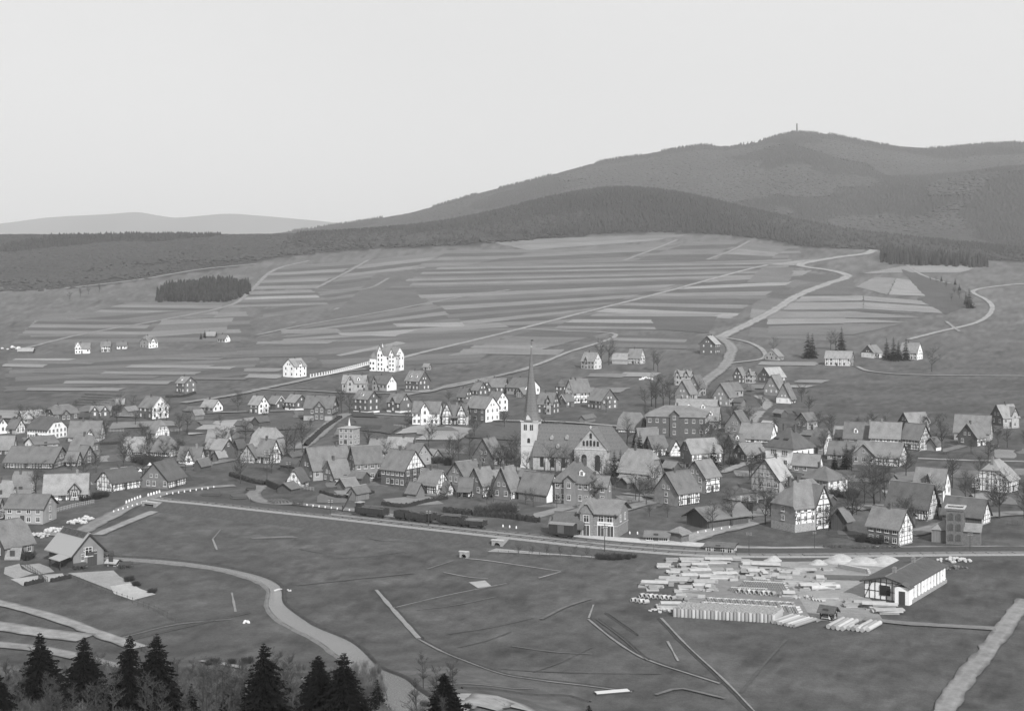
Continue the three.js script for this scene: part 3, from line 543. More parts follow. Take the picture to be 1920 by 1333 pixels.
function H(name, label, sp, o = {}) {
  const f = frameOf(sp), { P, s, cs, sn } = f;
  let { Ll, Lr } = f;
  if (o.dep) { if (o.depL) Ll = o.dep; else Lr = o.dep; }
  const R = f.g === 'R', L = R ? Ll : Lr, W = R ? Lr : Ll, { e, r } = f;
  const cx = P.x - cs * Ll / 2 + sn * Lr / 2, cz = P.z - sn * Ll / 2 - cs * Lr / 2;
  const turn = R ? -f.phi : Math.PI / 2 - f.phi;
  const G = thing(name, label, o.cat || (/barn/.test(name) ? 'barn' : /shed|hut/.test(name) ? 'shed' : /villa/.test(name) ? 'villa' : 'house'), cx, groundY(cx, cz), cz, turn, o.group || TOWN);
  const y0 = P.y - groundY(cx, cz); const inner = G;     // seat the house on its visible corner
  G.position.y = Math.min(P.y, groundY(cx, cz) + 1.5);
  houseNo++; houses.push({ x: cx, z: cz, r: Math.hypot(L, W) / 2 });
  const far = s < (o.nearWin ? 1 : 4.3), w = o.w || 'B', gw = o.gw || w, ov = o.ov ?? 0.45;
  const qv = o.hv ?? 1, qh = o.hh ?? qv, qa = R ? qh : qv, qb = R ? qv : qh;
  const roofM = o.roof === 'i' ? ROOF.i : ROOFS[o.roof || 'm'][houseNo % 3];
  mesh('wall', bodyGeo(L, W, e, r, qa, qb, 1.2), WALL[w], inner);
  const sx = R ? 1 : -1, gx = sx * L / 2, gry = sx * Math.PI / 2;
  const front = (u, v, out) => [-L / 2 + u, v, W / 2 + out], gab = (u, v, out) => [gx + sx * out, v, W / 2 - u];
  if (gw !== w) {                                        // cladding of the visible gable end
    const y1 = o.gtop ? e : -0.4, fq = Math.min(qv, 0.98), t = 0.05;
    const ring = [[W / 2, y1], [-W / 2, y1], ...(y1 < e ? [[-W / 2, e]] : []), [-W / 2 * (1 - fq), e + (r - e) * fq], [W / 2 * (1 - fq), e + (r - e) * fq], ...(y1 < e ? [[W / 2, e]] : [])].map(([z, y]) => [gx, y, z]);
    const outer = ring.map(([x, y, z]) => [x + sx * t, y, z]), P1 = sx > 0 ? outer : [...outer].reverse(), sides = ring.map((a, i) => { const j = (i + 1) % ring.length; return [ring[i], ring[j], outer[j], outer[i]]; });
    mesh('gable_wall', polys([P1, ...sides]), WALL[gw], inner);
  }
  const roof = mesh('roof', roofGeo(L, W, e, r, ov, qa, qb, 0.2, o.oe ?? ov), roofM, inner);
  if (qa > 0.4 && qb > 0.4) { const rl = L * (qa < 1 || qb < 1 ? 0.6 : 1) + (qa < 1 || qb < 1 ? 0 : 2 * ov); mesh('ridge_cap', box(-rl / 2, rl / 2, r + 0.02, r + 0.14, -0.14, 0.14), houseNo % 4 === 1 ? WALL.C : ROOF.m, roof); }
  // timber frame
  const tl = [];
  if (w[0] === 'T') tl.push(...timbers(L, e, r, 1, front, 0, false, o.dense));
  if (gw[0] === 'T') tl.push(...timbers(W, o.gtop ? e : e, r, qv, gab, 0, true, o.dense));
  if (tl.length) mesh('timber_frame', merge(tl), beam, inner);
  if (o.plinth) mesh('plinth', merge([box(-L / 2 - 0.06, L / 2 + 0.06, -1.2, o.plinth, -W / 2 - 0.06, W / 2 + 0.06)]), o.pm ? WALL[o.pm] : plinthMat, inner);
  if (qv === 1 && !o.plain) { const zE = W / 2 + ov, sl = (r - e) / (W / 2), yE = e - ov * sl; for (const z of [1, -1]) mesh('barge_board', bar([gx + sx * ((o.oe ?? ov) + 0.03), yE - 0.1, z * zE], [gx + sx * ((o.oe ?? ov) + 0.03), r - 0.1, 0], 0.06, 0.26), o.bb ? paintWhite : boardMat, inner); }
  // windows
  const floors = o.fl ?? Math.max(1, Math.round((e - (o.plinth || 0)) / 2.8)), light = 'BWGE'.includes(w[0]) || w === 'TB', cols = o.cols ?? Math.max(1, Math.round(L / 2.7)), fh = (e - (o.plinth || 0)) / Math.max(1, floors);
  if (!o.nowin) {
    for (let k = 0; k < floors; k++) for (let i = 0; i < cols; i++) {
      if (o.cg && o.cg.some((c) => Math.abs((i + 0.5) / cols - c.t) < c.w / 2 + 0.02)) continue;
      if (!o.all && hash(i + houseNo * 7, k) < 0.12) continue;
      addWindow(inner, front((i + 0.5) / cols * L, (o.plinth || 0) + fh * (k + 0.56), 0.02), 0, far, light ? 'light' : 'dark', 1, Math.min(1, fh / 2.5));
    }
    const gc = o.gcols ?? Math.max(1, Math.round(W / 3.4)), glight = 'BWGE'.includes(gw[0]) || gw === 'TB';
    for (let k = 0; k < floors; k++) for (let i = 0; i < gc; i++) if (o.all || hash(i + houseNo * 5, k + 9) > 0.15) addWindow(inner, gab((i + 0.5) / gc * W, (o.plinth || 0) + fh * (k + 0.56), 0.07), gry, far, glight ? 'light' : 'dark', 1, Math.min(1, fh / 2.5));
    if (r - e > 2.6 && qv > 0.3 && !o.nogt) for (const z of r - e > 3.6 ? [-0.9, 0.9] : [0]) addWindow(inner, gab(W / 2 + z, e + 1.1, 0.07), gry, far, glight ? 'light' : 'dark', 0.75, 0.7);
    if (o.door !== 0) { const dr = mesh('door', doorGeo, doorMat, inner); const u = (o.door || 0.46) * L; dr.position.set(...front(u, (o.plinth || 0) * 0.5, 0.05)); }
  }
  for (const t of o.ch ?? [0.35]) { const c = mesh('chimney', chimGeo, o.chp ? brickPale : WALL.B, roof); c.position.set((t - 0.5) * L, r, 0.05); }
  for (const c of o.cg || []) crossGable(inner, roof, c, L, W, e, r, s, far, o, roofM);
  for (const t of o.dm || []) dormer(inner, (t - 0.5) * L, W, e, r, far, roofM, o.dmw);
  if (o.porch) { const [t, pw, pd, ph] = o.porch, px = (t - 0.5) * L, pr = mesh('porch_roof', polys(slab([[px - pw / 2, ph, W / 2 + pd], [px + pw / 2, ph, W / 2 + pd], [px + pw / 2, ph + 0.8, W / 2 + 0.01], [px - pw / 2, ph + 0.8, W / 2 + 0.01]], 0.12)), roofM, inner); for (const k of [-1, 1]) mesh('porch_post', box(px + k * (pw / 2 - 0.15) - 0.07, px + k * (pw / 2 - 0.15) + 0.07, -1, ph, W / 2 + pd - 0.25, W / 2 + pd - 0.11), beam, inner); }
  if (o.lean) { const [u0, u1, depth, lo, hi, wk, rk] = o.lean; leanTo(inner, gab, sx, u0 * W, u1 * W, depth, lo, hi, WALL[wk || w], ROOF[rk || 'm']); }
  G.userData.dims = undefined; delete G.userData.dims;
  return { G, L, W, e, r, s, roof, inner, front, gab, sx, gx, gry, far };
}
function slab(P, t) { const Q = P.map(([x, y, z]) => [x, y - t, z]); return [P, [...Q].reverse(), ...P.map((a, i) => [a, Q[i], Q[(i + 1) % P.length], P[(i + 1) % P.length]])]; }
function leanTo(parent, gab, sx, u0, u1, depth, lo, hi, wm, rm) {
  const a = gab(u0, 0, 0), b = gab(u1, 0, 0), x0 = a[0], x1 = x0 + sx * depth, z0 = Math.max(a[2], b[2]), z1 = Math.min(a[2], b[2]);
  const m = mesh('lean_to', polys(fix([[[x0, -1, z0], [x1, -1, z0], [x1, lo, z0], [x0, hi, z0]], [[x1, -1, z1], [x0, -1, z1], [x0, hi, z1], [x1, lo, z1]], [[x1, -1, z0], [x1, -1, z1], [x1, lo, z1], [x1, lo, z0]]], sx)), wm, parent);
  const xo = x1 + sx * 0.35, yo = lo - 0.35 * (hi - lo) / depth;
  mesh('lean_to_roof', polys(fix(slab([[x0, hi + 0.06, z0 + 0.3], [xo, yo + 0.06, z0 + 0.3], [xo, yo + 0.06, z1 - 0.3], [x0, hi + 0.06, z1 - 0.3]], 0.14), sx)), rm, m);
}
const fix = (l, sx) => sx > 0 ? l : l.map((p) => [...p].reverse());
function crossGable(inner, roof, c, L, W, e, r, s, far, o, roofM) {
  const w = c.w * L, x = (c.t - 0.5) * L, ce = c.e ? c.e / s : e, cr = c.r ? c.r / s : Math.min(r, ce + w * 0.45), p = c.p ?? 0.35, zf = W / 2 + p, k = c.k || o.w || 'B';
  const back = Math.max(0.2, W / 2 * (1 - clamp((cr - e) / (r - e), 0, 0.98)) - 0.2) * 0.6;
  const q = c.q ?? 1, fq = Math.min(q, 0.985), hz = w / 2 * (1 - fq), hy = ce + (cr - ce) * fq;
  const prof = [[x - w / 2, -1], [x + w / 2, -1], [x + w / 2, ce], [x + hz, hy], [x - hz, hy], [x - w / 2, ce]];
  const frontP = prof.map(([a, b]) => [a, b, zf]), backP = prof.map(([a, b]) => [a, b, back]);
  const m = mesh('cross_gable', polys([frontP, ...prof.map((a, i) => { const j = (i + 1) % prof.length; return [frontP[i], backP[i], backP[j], frontP[j]]; })]), WALL[k], inner);
  const g = roofGeo(zf - back + 0.2, w, ce, cr, 0.35, q, 1, 0.18); g.rotateY(Math.PI / 2); g.translate(x, 0, (zf + back) / 2);
  mesh('cross_gable_roof', g, c.rm ? ROOF[c.rm] : roofM, m);
  const Pf = (u, v, out) => [x - w / 2 + u, v, zf + out];
  if (k[0] === 'T') mesh('timber_frame', merge(timbers(w, ce, cr, q, Pf, 0, true, o.dense)), beam, m);
  const zE = w / 2 + 0.35, sl = (cr - ce) / (w / 2);
  if (q === 1) for (const t of [-1, 1]) mesh('barge_board', bar([x + t * zE, ce - 0.35 * sl - 0.1, zf + 0.42], [x, cr - 0.1, zf + 0.42], 0.24, 0.06), c.bb ? paintWhite : boardMat, m);
  const light = 'BWGE'.includes(k[0]) || k === 'TB', fl = Math.max(1, Math.round(ce / 2.8)), nc = c.n ?? Math.max(1, Math.round(w / 2.6));
  if (!c.nowin) {
    for (let f = 0; f < fl; f++) for (let i = 0; i < nc; i++) addWindow(m, Pf((i + 0.5) / nc * w, ce / fl * (f + 0.56), 0.02), 0, far, light ? 'light' : 'dark', 1, Math.min(1, ce / fl / 2.5));
    if (cr - ce > 1.8) addWindow(m, Pf(w / 2, ce + (cr - ce) * 0.36, 0.02), 0, far, light ? 'light' : 'dark', 0.75, 0.7);
  }
}
function dormer(inner, x, W, e, r, far, roofM, k = 'P') {
  const f = 0.3, zf = W / 2 * (1 - f) + 0.1, yb = e + (r - e) * f - 0.1, w = 1.5, h = 1.25, pk = 0.75, yt = yb + h;
  const zb = W / 2 * (1 - (yt + pk - e) / (r - e)) - 0.3;
  const m = mesh('dormer', polys([[[x - w / 2, yb - 0.3, zf], [x + w / 2, yb - 0.3, zf], [x + w / 2, yt, zf], [x, yt + pk, zf], [x - w / 2, yt, zf]], [[x + w / 2, yb - 0.3, zf], [x + w / 2, yb - 0.3, zb], [x + w / 2, yt, zb], [x + w / 2, yt, zf]], [[x - w / 2, yb - 0.3, zb], [x - w / 2, yb - 0.3, zf], [x - w / 2, yt, zf], [x - w / 2, yt, zb]]]), WALL[k], inner);
  const g = roofGeo(zf - zb, w, yt, yt + pk, 0.18, 1, 1, 0.1); g.rotateY(Math.PI / 2); g.translate(x, 0, (zf + zb) / 2); mesh('dormer_roof', g, roofM, m);
  addWindow(m, [x, yt - 0.55, zf + 0.02], 0, far, 'dark', 0.75, 0.75);
}
// ---------- the town, left part ----------
H('field_shed', 'long low shed with a pale roof at the far left beside the field lane', [32, 60, 64, 663, 12, 5, 10, 'R'], { w: 'W', roof: 'p', ch: [], nowin: 1 });
H('farmhouse', 'white two-gabled farmhouse, leftmost of the four outlying houses', [140, 167, 169, 663, 8, 10, 20, 'R'], { w: 'P', roof: 'm', cg: [{ t: 0.2, w: 0.42, e: 12, r: 22, bb: 1 }] });
H('farmhouse', 'small half-timbered two-storey farmhouse among the outlying houses, second from left', [188, 206, 208, 660, 8, 12, 20, 'R'], { w: 'T', roof: 'm', cols: 4, ch: [0.6] });
H('cottage', 'low white cottage, the smallest of the four outlying houses', [218, 236, 238, 654, 8, 6, 13, 'R'], { w: 'P', roof: 'm', ch: [0.6] });
H('farmhouse', 'large pale farmhouse with half-hipped roof and central dormer gable, rightmost of the four outlying houses', [262, 278, 295, 653, 58, 12, 23, 'L'], { w: 'P', gw: 'C', roof: 'm', hv: 0.5, cg: [{ t: 0.45, w: 0.34, e: 15, r: 21 }], dep: undefined });
H('hill_barn', 'little pale-roofed barn beside dark bushes on the left hillside', [386, 402, 405, 634, 10, 5, 12, 'R'], { w: 'W', roof: 'l', ch: [], nowin: 1 });
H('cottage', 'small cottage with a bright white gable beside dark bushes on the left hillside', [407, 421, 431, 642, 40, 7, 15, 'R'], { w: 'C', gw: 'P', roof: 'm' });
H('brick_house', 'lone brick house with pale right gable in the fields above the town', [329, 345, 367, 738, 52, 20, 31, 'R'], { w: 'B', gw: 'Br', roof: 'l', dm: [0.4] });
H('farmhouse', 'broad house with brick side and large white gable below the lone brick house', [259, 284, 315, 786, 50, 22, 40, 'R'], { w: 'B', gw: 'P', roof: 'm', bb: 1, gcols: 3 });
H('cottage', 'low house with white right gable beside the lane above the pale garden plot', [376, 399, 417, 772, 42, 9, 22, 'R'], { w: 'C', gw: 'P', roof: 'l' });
H('brick_house', 'brick house with two small front gables below the terraced garden', [168, 205, 212, 784, 14, 13, 22, 'R'], { w: 'B', roof: 'm', cg: [{ t: 0.25, w: 0.36, e: 14, r: 22 }, { t: 0.78, w: 0.4, e: 14, r: 23 }] });
H('garden_hut', 'small dark boarded hut with a pointed roof between bare trees', [217, 231, 234, 769, 12, 13, 22, 'R'], { w: 'W', roof: 'l', ch: [], fl: 1, cols: 1 });
H('brick_house', 'brick house with half-hipped left gable and dark cross gable at the upper left', [84, 100, 146, 790, 68, 14, 28, 'L'], { w: 'B', roof: 'm', hv: 0.55, cg: [{ t: 0.48, w: 0.38, e: 11, r: 20 }] });
H('farmhouse', 'long house with a very pale roof and timbered left gable at the upper left', [33, 42, 84, 795, 70, 11, 24, 'L'], { w: 'C', gw: 'T', roof: 'p' });
H('white_house', 'white gabled house cut by the left edge of the view', [-12, -6, 14, 814, 60, 16, 29, 'R'], { w: 'P', roof: 'm' });
H('half_timbered_house', 'grey-roofed house with arched half-timbered gable beside the tall school', [12, 28, 46, 814, 45, 12, 27, 'R'], { w: 'C', gw: 'T', roof: 'm', dense: 0.9 });
H('school_house', 'large white house with many windows and a broad half-hipped gable at the left', [50, 88, 124, 824, 42, 19, 41, 'R'], { w: 'P', roof: 'd', hv: 0.6, cols: 8, gcols: 5, fl: 2, all: 1, ch: [0.5] });
H('grey_house', 'house with wide grey roof and small white dormer gable beside the large white house', [126, 184, 196, 828, 16, 11, 37, 'R'], { w: 'C', gw: 'T', roof: 'm', cg: [{ t: 0.74, w: 0.2, e: 14, r: 24, k: 'P' }], ch: [0.4] });
H('low_barn', 'low barn with flat-pitched white gable behind the long timbered barn', [46, 64, 108, 841, 66, 8, 20, 'L'], { w: 'C', gw: 'P', roof: 'm', ch: [], nogt: 1 });
H('pale_barn', 'pale-roofed low building at the left edge behind the long timbered barn', [-10, 22, 30, 852, 16, 12, 34, 'R'], { w: 'C', roof: 'l', ch: [] });
H('grey_house', 'house with half-hipped slate gable and white corner post behind the sheds', [128, 168, 187, 866, 30, 18, 48, 'R'], { w: 'T', gw: 'G', roof: 'm', hv: 0.6, ch: [0.5] });
H('half_timbered_barn', 'very long half-timbered barn with grey boarding and right gable at the left', [6, 98, 129, 880, 24, 13, 38, 'R'], { w: 'TG', gw: 'TG', roof: 'm', ch: [], dense: 1.0, cols: 3 });
H('timber_shed', 'small timbered shed attached right of the long barn, the lower of two', [122, 142, 152, 876, 35, 14, 28, 'R'], { w: 'TG', roof: 'm', ch: [], fl: 1 });
H('timber_barn', 'half-timbered barn with dark gable behind the small sheds at the left', [140, 155, 177, 872, 48, 15, 35, 'R'], { w: 'TG', gw: 'TB', roof: 'm', ch: [] });
H('half_timbered_house', 'half-timbered cottage with a cross gable beside bare shrubs, left of the hipped barn', [230, 266, 276, 854, 18, 10, 33, 'R'], { w: 'TG', gw: 'T', roof: 'l', cg: [{ t: 0.35, w: 0.32, e: 8, r: 19, k: 'T' }] });
H('half_timbered_house', 'house with white half-hipped timbered gable above the big hipped barn', [275, 290, 317, 824, 50, 14, 35, 'R'], { w: 'C', gw: 'T', roof: 'm', hv: 0.55 });
H('hipped_barn', 'big barn with steep hipped roof and white timbered walls at the left centre', [273, 316, 341, 858, 36, 12, 38, 'R'], { w: 'T', roof: 'm', hv: 0.25, hh: 0.25, ch: [], dense: 0.9, nowin: 1 });
H('white_cottage', 'low white cottage with a steep white front gable beside the hipped barn', [333, 373, 384, 871, 18, 10, 31, 'R'], { w: 'T', roof: 'm', cg: [{ t: 0.52, w: 0.36, e: 13, r: 29, k: 'P' }], ch: [0.75], chp: 1 });
H('half_timbered_house', 'white half-timbered house with left gable beside the road bridge', [180, 210, 263, 923, 50, 18, 40, 'L'], { w: 'T', gw: 'T', roof: 'd', hv: 0.85, ch: [0.5] });
H('slate_house', 'big slate-clad gable house with a white right side next to the road bridge', [262, 314, 348, 917, 32, 17, 48, 'L'], { w: 'T', gw: 'G', roof: 'd', gcols: 5, ch: [] });
H('half_timbered_house', 'grey-roofed half-timbered house with a tall cross gable at the left meadow edge', [81, 162, 166, 938, 5, 16, 48, 'R'], { w: 'T', roof: 'l', cg: [{ t: 0.72, w: 0.26, e: 22, r: 34, k: 'TG', p: 0.8 }], ch: [0.75], chp: 1 });
H('half_timbered_house', 'steep-roofed timbered cottage behind a bare tree at the left', [22, 56, 64, 926, 20, 10, 41, 'R'], { w: 'T', gw: 'T', roof: 'm', hv: 0.8 });
H('grey_cottage', 'cottage roof with white half-hipped end cut by the left edge', [-18, 20, 29, 933, 22, 7, 30, 'R'], { w: 'C', gw: 'T', roof: 'l', hv: 0.6 });
H('plaster_house', 'two-storey grey plastered house with two rows of white windows at the left', [8, 79, 105, 983, 24, 31, 51, 'R'], { w: 'C', roof: 'm', cols: 4, fl: 2, all: 1, gcols: 1, ch: [] });
H('half_timbered_house', 'timbered house end cut off by the left edge below the grey plastered house', [-30, -8, 9, 976, 45, 14, 40, 'R'], { w: 'TG', roof: 'm' });
H('big_roof_house', 'dark house under a big grey roof at the lower left edge', [-34, 8, 62, 1050, 55, 26, 68, 'L'], { w: 'Wl', gw: 'W', roof: 'm', hv: 0.7, ch: [] });
const openBarn = H('field_barn', 'big barn with pale ribbed roof and grey gable at the lower left', [91, 136, 193, 1066, 62, 30, 62, 'R'], { w: 'W', gw: 'E', roof: 'i', ch: [], nowin: 1, ov: 0.8, oe: 0.7 });
{ // its gable openings, ridge battens and the pent roof over the yard side
  const { inner, gab, gry, W, L, e, r, front, roof } = openBarn;
  const dr = mesh('barn_door', box(-1.1, 1.1, 0, 3, 0, 0.08), doorMat, inner); dr.position.set(...gab(W * 0.62, 0, 0.06)); dr.rotation.y = gry;
  for (const [u, v, sx, sy] of [[0.5, 0.92, 1.6, 1.3], [0.3, 0.62, 0.6, 1], [0.72, 0.86, 0.5, 0.5], [0.36, 1.1, 0.4, 0.5]]) addWindow(inner, gab(W * u, e * v, 0.06), gry, false, 'dark', sx, sy);
  for (let i = 0; i < 24; i++) mesh('ridge_batten', box(-0.06, 0.06, 0, 0.1, -0.1, 1.5).rotateX(Math.atan2(r - e, W / 2)), beam, roof).position.set(-L / 2 + (i + 0.5) / 24 * L, r + 0.1, 0.1);
  const pt = mesh('pent_roof', polys(slab([[L * 0.06, e * 0.6, W / 2 + 3.2], [L * 0.5, e * 0.6, W / 2 + 3.2], [L * 0.5, e * 0.82, W / 2], [L * 0.06, e * 0.82, W / 2]], 0.12)), ROOF.i, inner);
  for (const x of [L * 0.07, L * 0.48]) mesh('post', box(x - 0.1, x + 0.1, -1, e * 0.6 - 0.12, W / 2 + 2.8, W / 2 + 3), beam, pt);
}
H('yard_hut', 'tiny yard hut with flat pale roof beside the ribbed barn', [200, 216, 224, 1063, 35, 9, 13, 'R'], { w: 'C', roof: 'p', ch: [], fl: 1, cols: 1, gcols: 1 });
H('half_timbered_shed', 'small pale shed in front of the dark house at the lower left edge', [12, 34, 40, 1050, 20, 8, 22, 'R'], { w: 'TG', roof: 'l', ch: [], cols: 3 });
// around the pale garden plot and the brick street
H('white_villa', 'plain white two-storey house alone on the meadow at the end of the pillared fence', [530, 552, 574, 708, 45, 21, 35, 'L'], { w: 'P', roof: 'l', cols: 3, gcols: 2, fl: 2, all: 1, cg: [{ t: 0.45, w: 0.34, e: 22, r: 31, k: 'P' }], ch: [0.5] });
const villa = H('white_villa', 'large white villa with curved gables, tall chimneys and corner tower on the meadow', [702, 741, 757, 697, 28, 31, 46, 'R'], { w: 'P', gw: 'P', roof: 'm', cols: 4, fl: 2, all: 1, cg: [{ t: 0.3, w: 0.3, e: 34, r: 50, k: 'P', p: 1 }, { t: 0.86, w: 0.28, e: 31, r: 44, k: 'P', p: 1.2 }], ch: [0.15, 0.7, 0.9], chp: 1, hv: 0.9 });
{ const { inner, L, W, s } = villa; const t = mesh('corner_tower', box(-L / 2 - 2.6, -L / 2 + 1.6, -2, 8.2, W / 2 - 3, W / 2 + 1.8), WALL.P, inner); const g = new THREE.ConeGeometry(4, 4.6, 4, 1); g.rotateY(Math.PI / 4); metreUV(g); g.translate(-L / 2 - 0.5, 10.5, W / 2 - 0.6); mesh('tower_roof', g, ROOF.m, t); for (const y of [1.8, 5.2]) for (const x of [-1.6, 0.6]) addWindow(t, [-L / 2 - 0.5 + x, y, W / 2 + 1.82], 0, true, 'dark', 1.3, 1); const fin = mesh('finial', new THREE.ConeGeometry(0.5, 2.6, 6), paintWhite, inner); fin.position.set(-0.08 * L, 17, W / 2 + 0.9); }
H('ornate_villa', 'stone-grey villa with ornate front gables on the street below the large white villa', [641, 684, 690, 736, 12, 18, 32, 'R'], { w: 'S', roof: 'l', cg: [{ t: 0.36, w: 0.3, e: 20, r: 31, p: 0.8 }], dm: [0.7], plinth: 1, ch: [0.2, 0.8] });
H('gabled_villa', 'villa with narrow left cross gable and white right gable on the upper street', [697, 725, 743, 733, 38, 14, 28, 'R'], { w: 'C', gw: 'P', roof: 'd', cg: [{ t: 0.2, w: 0.3, e: 17, r: 27, k: 'C' }] });
H('brick_house', 'dark brick house with tall right gable at the end of the upper street', [759, 785, 806, 735, 45, 21, 39, 'R'], { w: 'B', roof: 'l', dm: [0.3, 0.7], plinth: 0.8 });
H('garden_hut', 'tiny pale hut standing alone in the field above the town', [793, 803, 808, 694, 35, 7, 12, 'R'], { w: 'C', roof: 'l', ch: [], fl: 1, cols: 1, gcols: 1 });
H('brick_house', 'house with brick side and bright white right gable, leftmost of the brick row', [466, 484, 503, 776, 46, 18, 33, 'R'], { w: 'Br', gw: 'P', roof: 'l' });
H('brick_house', 'brick house with white-edged front gable, second in the brick row', [501, 516, 536, 768, 52, 12, 25, 'R'], { w: 'B', roof: 'm', bb: 1 });
H('brick_house', 'brick house with wide right gable, third in the brick row', [534, 553, 576, 770, 50, 16, 29, 'R'], { w: 'B', roof: 'l', plinth: 0.8, pm: 'P' });
H('brick_house', 'brick house with a cross gable and white basement at the street bend', [569, 622, 633, 789, 12, 24, 43, 'R'], { w: 'B', roof: 'm', cg: [{ t: 0.56, w: 0.36, e: 26, r: 37, p: 0.8 }], plinth: 2, pm: 'C', ch: [0.3, 0.8] });
H('brick_house', 'tall plain brick house with right gable beside bare trees on the brick street', [662, 689, 711, 775, 44, 27, 41, 'R'], { w: 'B', roof: 'm', cols: 3, fl: 2, plinth: 0.7, pm: 'P', dm: [0.5] });
H('brick_house', 'brick house with a central dormer gable and pale right gable on the brick street', [725, 750, 770, 774, 44, 20, 35, 'R'], { w: 'B', gw: 'Br', roof: 'm', cg: [{ t: 0.5, w: 0.26, e: 22, r: 29 }], plinth: 0.7, pm: 'P' });
const pavilion = H('flat_roofed_villa', 'square villa with a flat pale roof edge and tall finial among trees', [635, 662, 674, 836, 25, 33, 36, 'R'], { w: 'C', roof: 'p', hv: 0, hh: 0, fl: 3, ch: [0.3], cols: 3 });
{ const f = mesh('roof_finial', merge([new THREE.ConeGeometry(0.5, 3, 6).translate(0, 1.5, 0), new THREE.SphereGeometry(0.35, 8, 6).translate(0, 0.4, 0)]), paintWhite, pavilion.inner); f.position.set(0, pavilion.r, 0); }
H('grey_barn', 'grey barn roof with small white gable behind the brick house left of centre', [386, 424, 433, 840, 20, 14, 32, 'R'], { w: 'C', gw: 'P', roof: 'l', ch: [0.35], chp: 1 });
H('brick_house', 'brick house with pale grey roof and dark right gable left of the steep timbered house', [383, 415, 439, 864, 38, 22, 39, 'R'], { w: 'B', roof: 'l', cols: 3 });
H('shed', 'small gabled shed leaning before the brick house with pale grey roof', [398, 409, 424, 866, 52, 10, 20, 'L'], { w: 'Wl', roof: 'l', ch: [], fl: 1, cols: 1, gcols: 1, nowin: 1 });
H('brick_shed', 'small brick outbuilding between two timbered houses left of centre', [436, 446, 460, 852, 50, 14, 26, 'L'], { w: 'B', roof: 'd', ch: [], fl: 1 });
H('half_timbered_shed', 'small grey timbered gable house left of the steep white timbered house', [449, 478, 486, 870, 22, 14, 36, 'L'], { w: 'TG', gw: 'TG', roof: 'm', ch: [] });
H('hipped_barn', 'tall barn with big pale hipped roof behind the steep white timbered house', [468, 512, 536, 856, 34, 20, 52, 'R'], { w: 'C', roof: 'l', hv: 0.5, hh: 0.6, ch: [0.2], nowin: 1 });
H('half_timbered_house', 'steep-roofed house with bright white timbered right gable left of centre', [479, 505, 526, 871, 42, 18, 45, 'R'], { w: 'T', gw: 'T', roof: 'm', ch: [0.4] });
H('farmhouse', 'big grey house with dark left gable and arched dormers left of centre', [563, 587, 660, 902, 64, 22, 60, 'L'], { w: 'C', gw: 'G', roof: 'm', ch: [0.75], cg: [{ t: 0.32, w: 0.16, e: 26, r: 36, k: 'C', p: 0.1 }] });
H('plaster_house', 'tall two-storey grey house with three tall windows beside the big barn', [653, 666, 717, 904, 70, 37, 65, 'L'], { w: 'E', gw: 'G', roof: 'm', cols: 4, fl: 2, all: 1, ch: [] });
H('half_timbered_house', 'low half-timbered house with dark left gable before the tall grey house', [604, 627, 669, 905, 58, 12, 41, 'L'], { w: 'T', gw: 'G', roof: 'm', ch: [0.2], hv: 0.95 });
H('half_timbered_house', 'small house with white timbered left gable beside the road loop', [537, 564, 578, 915, 28, 14, 35, 'L'], { w: 'C', gw: 'T', roof: 'd', hv: 0.85, ch: [] });
H('yard_shed', 'dark low gabled shed beside the log pile at the road loop', [519, 545, 562, 926, 38, 10, 19, 'L'], { w: 'W', roof: 'm', ch: [], nowin: 1 });
H('yard_shed', 'small shed with arched gable roof before the low half-timbered house', [632, 647, 671, 919, 56, 9, 20, 'L'], { w: 'Wl', roof: 'm', ch: [], nowin: 1 });
H('half_timbered_barn', 'huge dark barn with a white timbered upper gable left of centre', [714, 758, 796, 914, 40, 33, 66, 'R'], { w: 'B', gw: 'T', gtop: 1, roof: 'm', ch: [0.4], cols: 5 });
H('grey_house', 'grey roofed house in the second row behind the huge dark barn', [722, 768, 782, 860, 20, 14, 38, 'R'], { w: 'C', roof: 'l', ch: [0.6] });
H('grey_house', 'house with plain grey roof half hidden behind the tall grey house', [690, 728, 740, 858, 20, 14, 33, 'R'], { w: 'C', roof: 'm', ch: [0.3] });
H('plaster_house', 'house with plain light grey right gable behind the huge dark barn', [752, 779, 808, 874, 44, 18, 40, 'R'], { w: 'C', roof: 'm', ch: [0.4] });
H('plaster_house', 'small pale gable house next to the plain grey gable, left of the churchyard', [800, 811, 828, 868, 52, 13, 25, 'R'], { w: 'C', roof: 'l', ch: [] });
H('half_timbered_house', 'white half-timbered house with right gable left of the row by the railway', [783, 817, 841, 930, 42, 22, 47, 'R'], { w: 'T', gw: 'T', roof: 'm', hv: 0.9, ch: [0.4], dense: 0.9, plinth: 0.6 });
H('yard_shed', 'low grey shed with open front below the huge dark barn', [762, 780, 796, 935, 40, 12, 28, 'R'], { w: 'Wl', roof: 'm', ch: [], nowin: 1 });
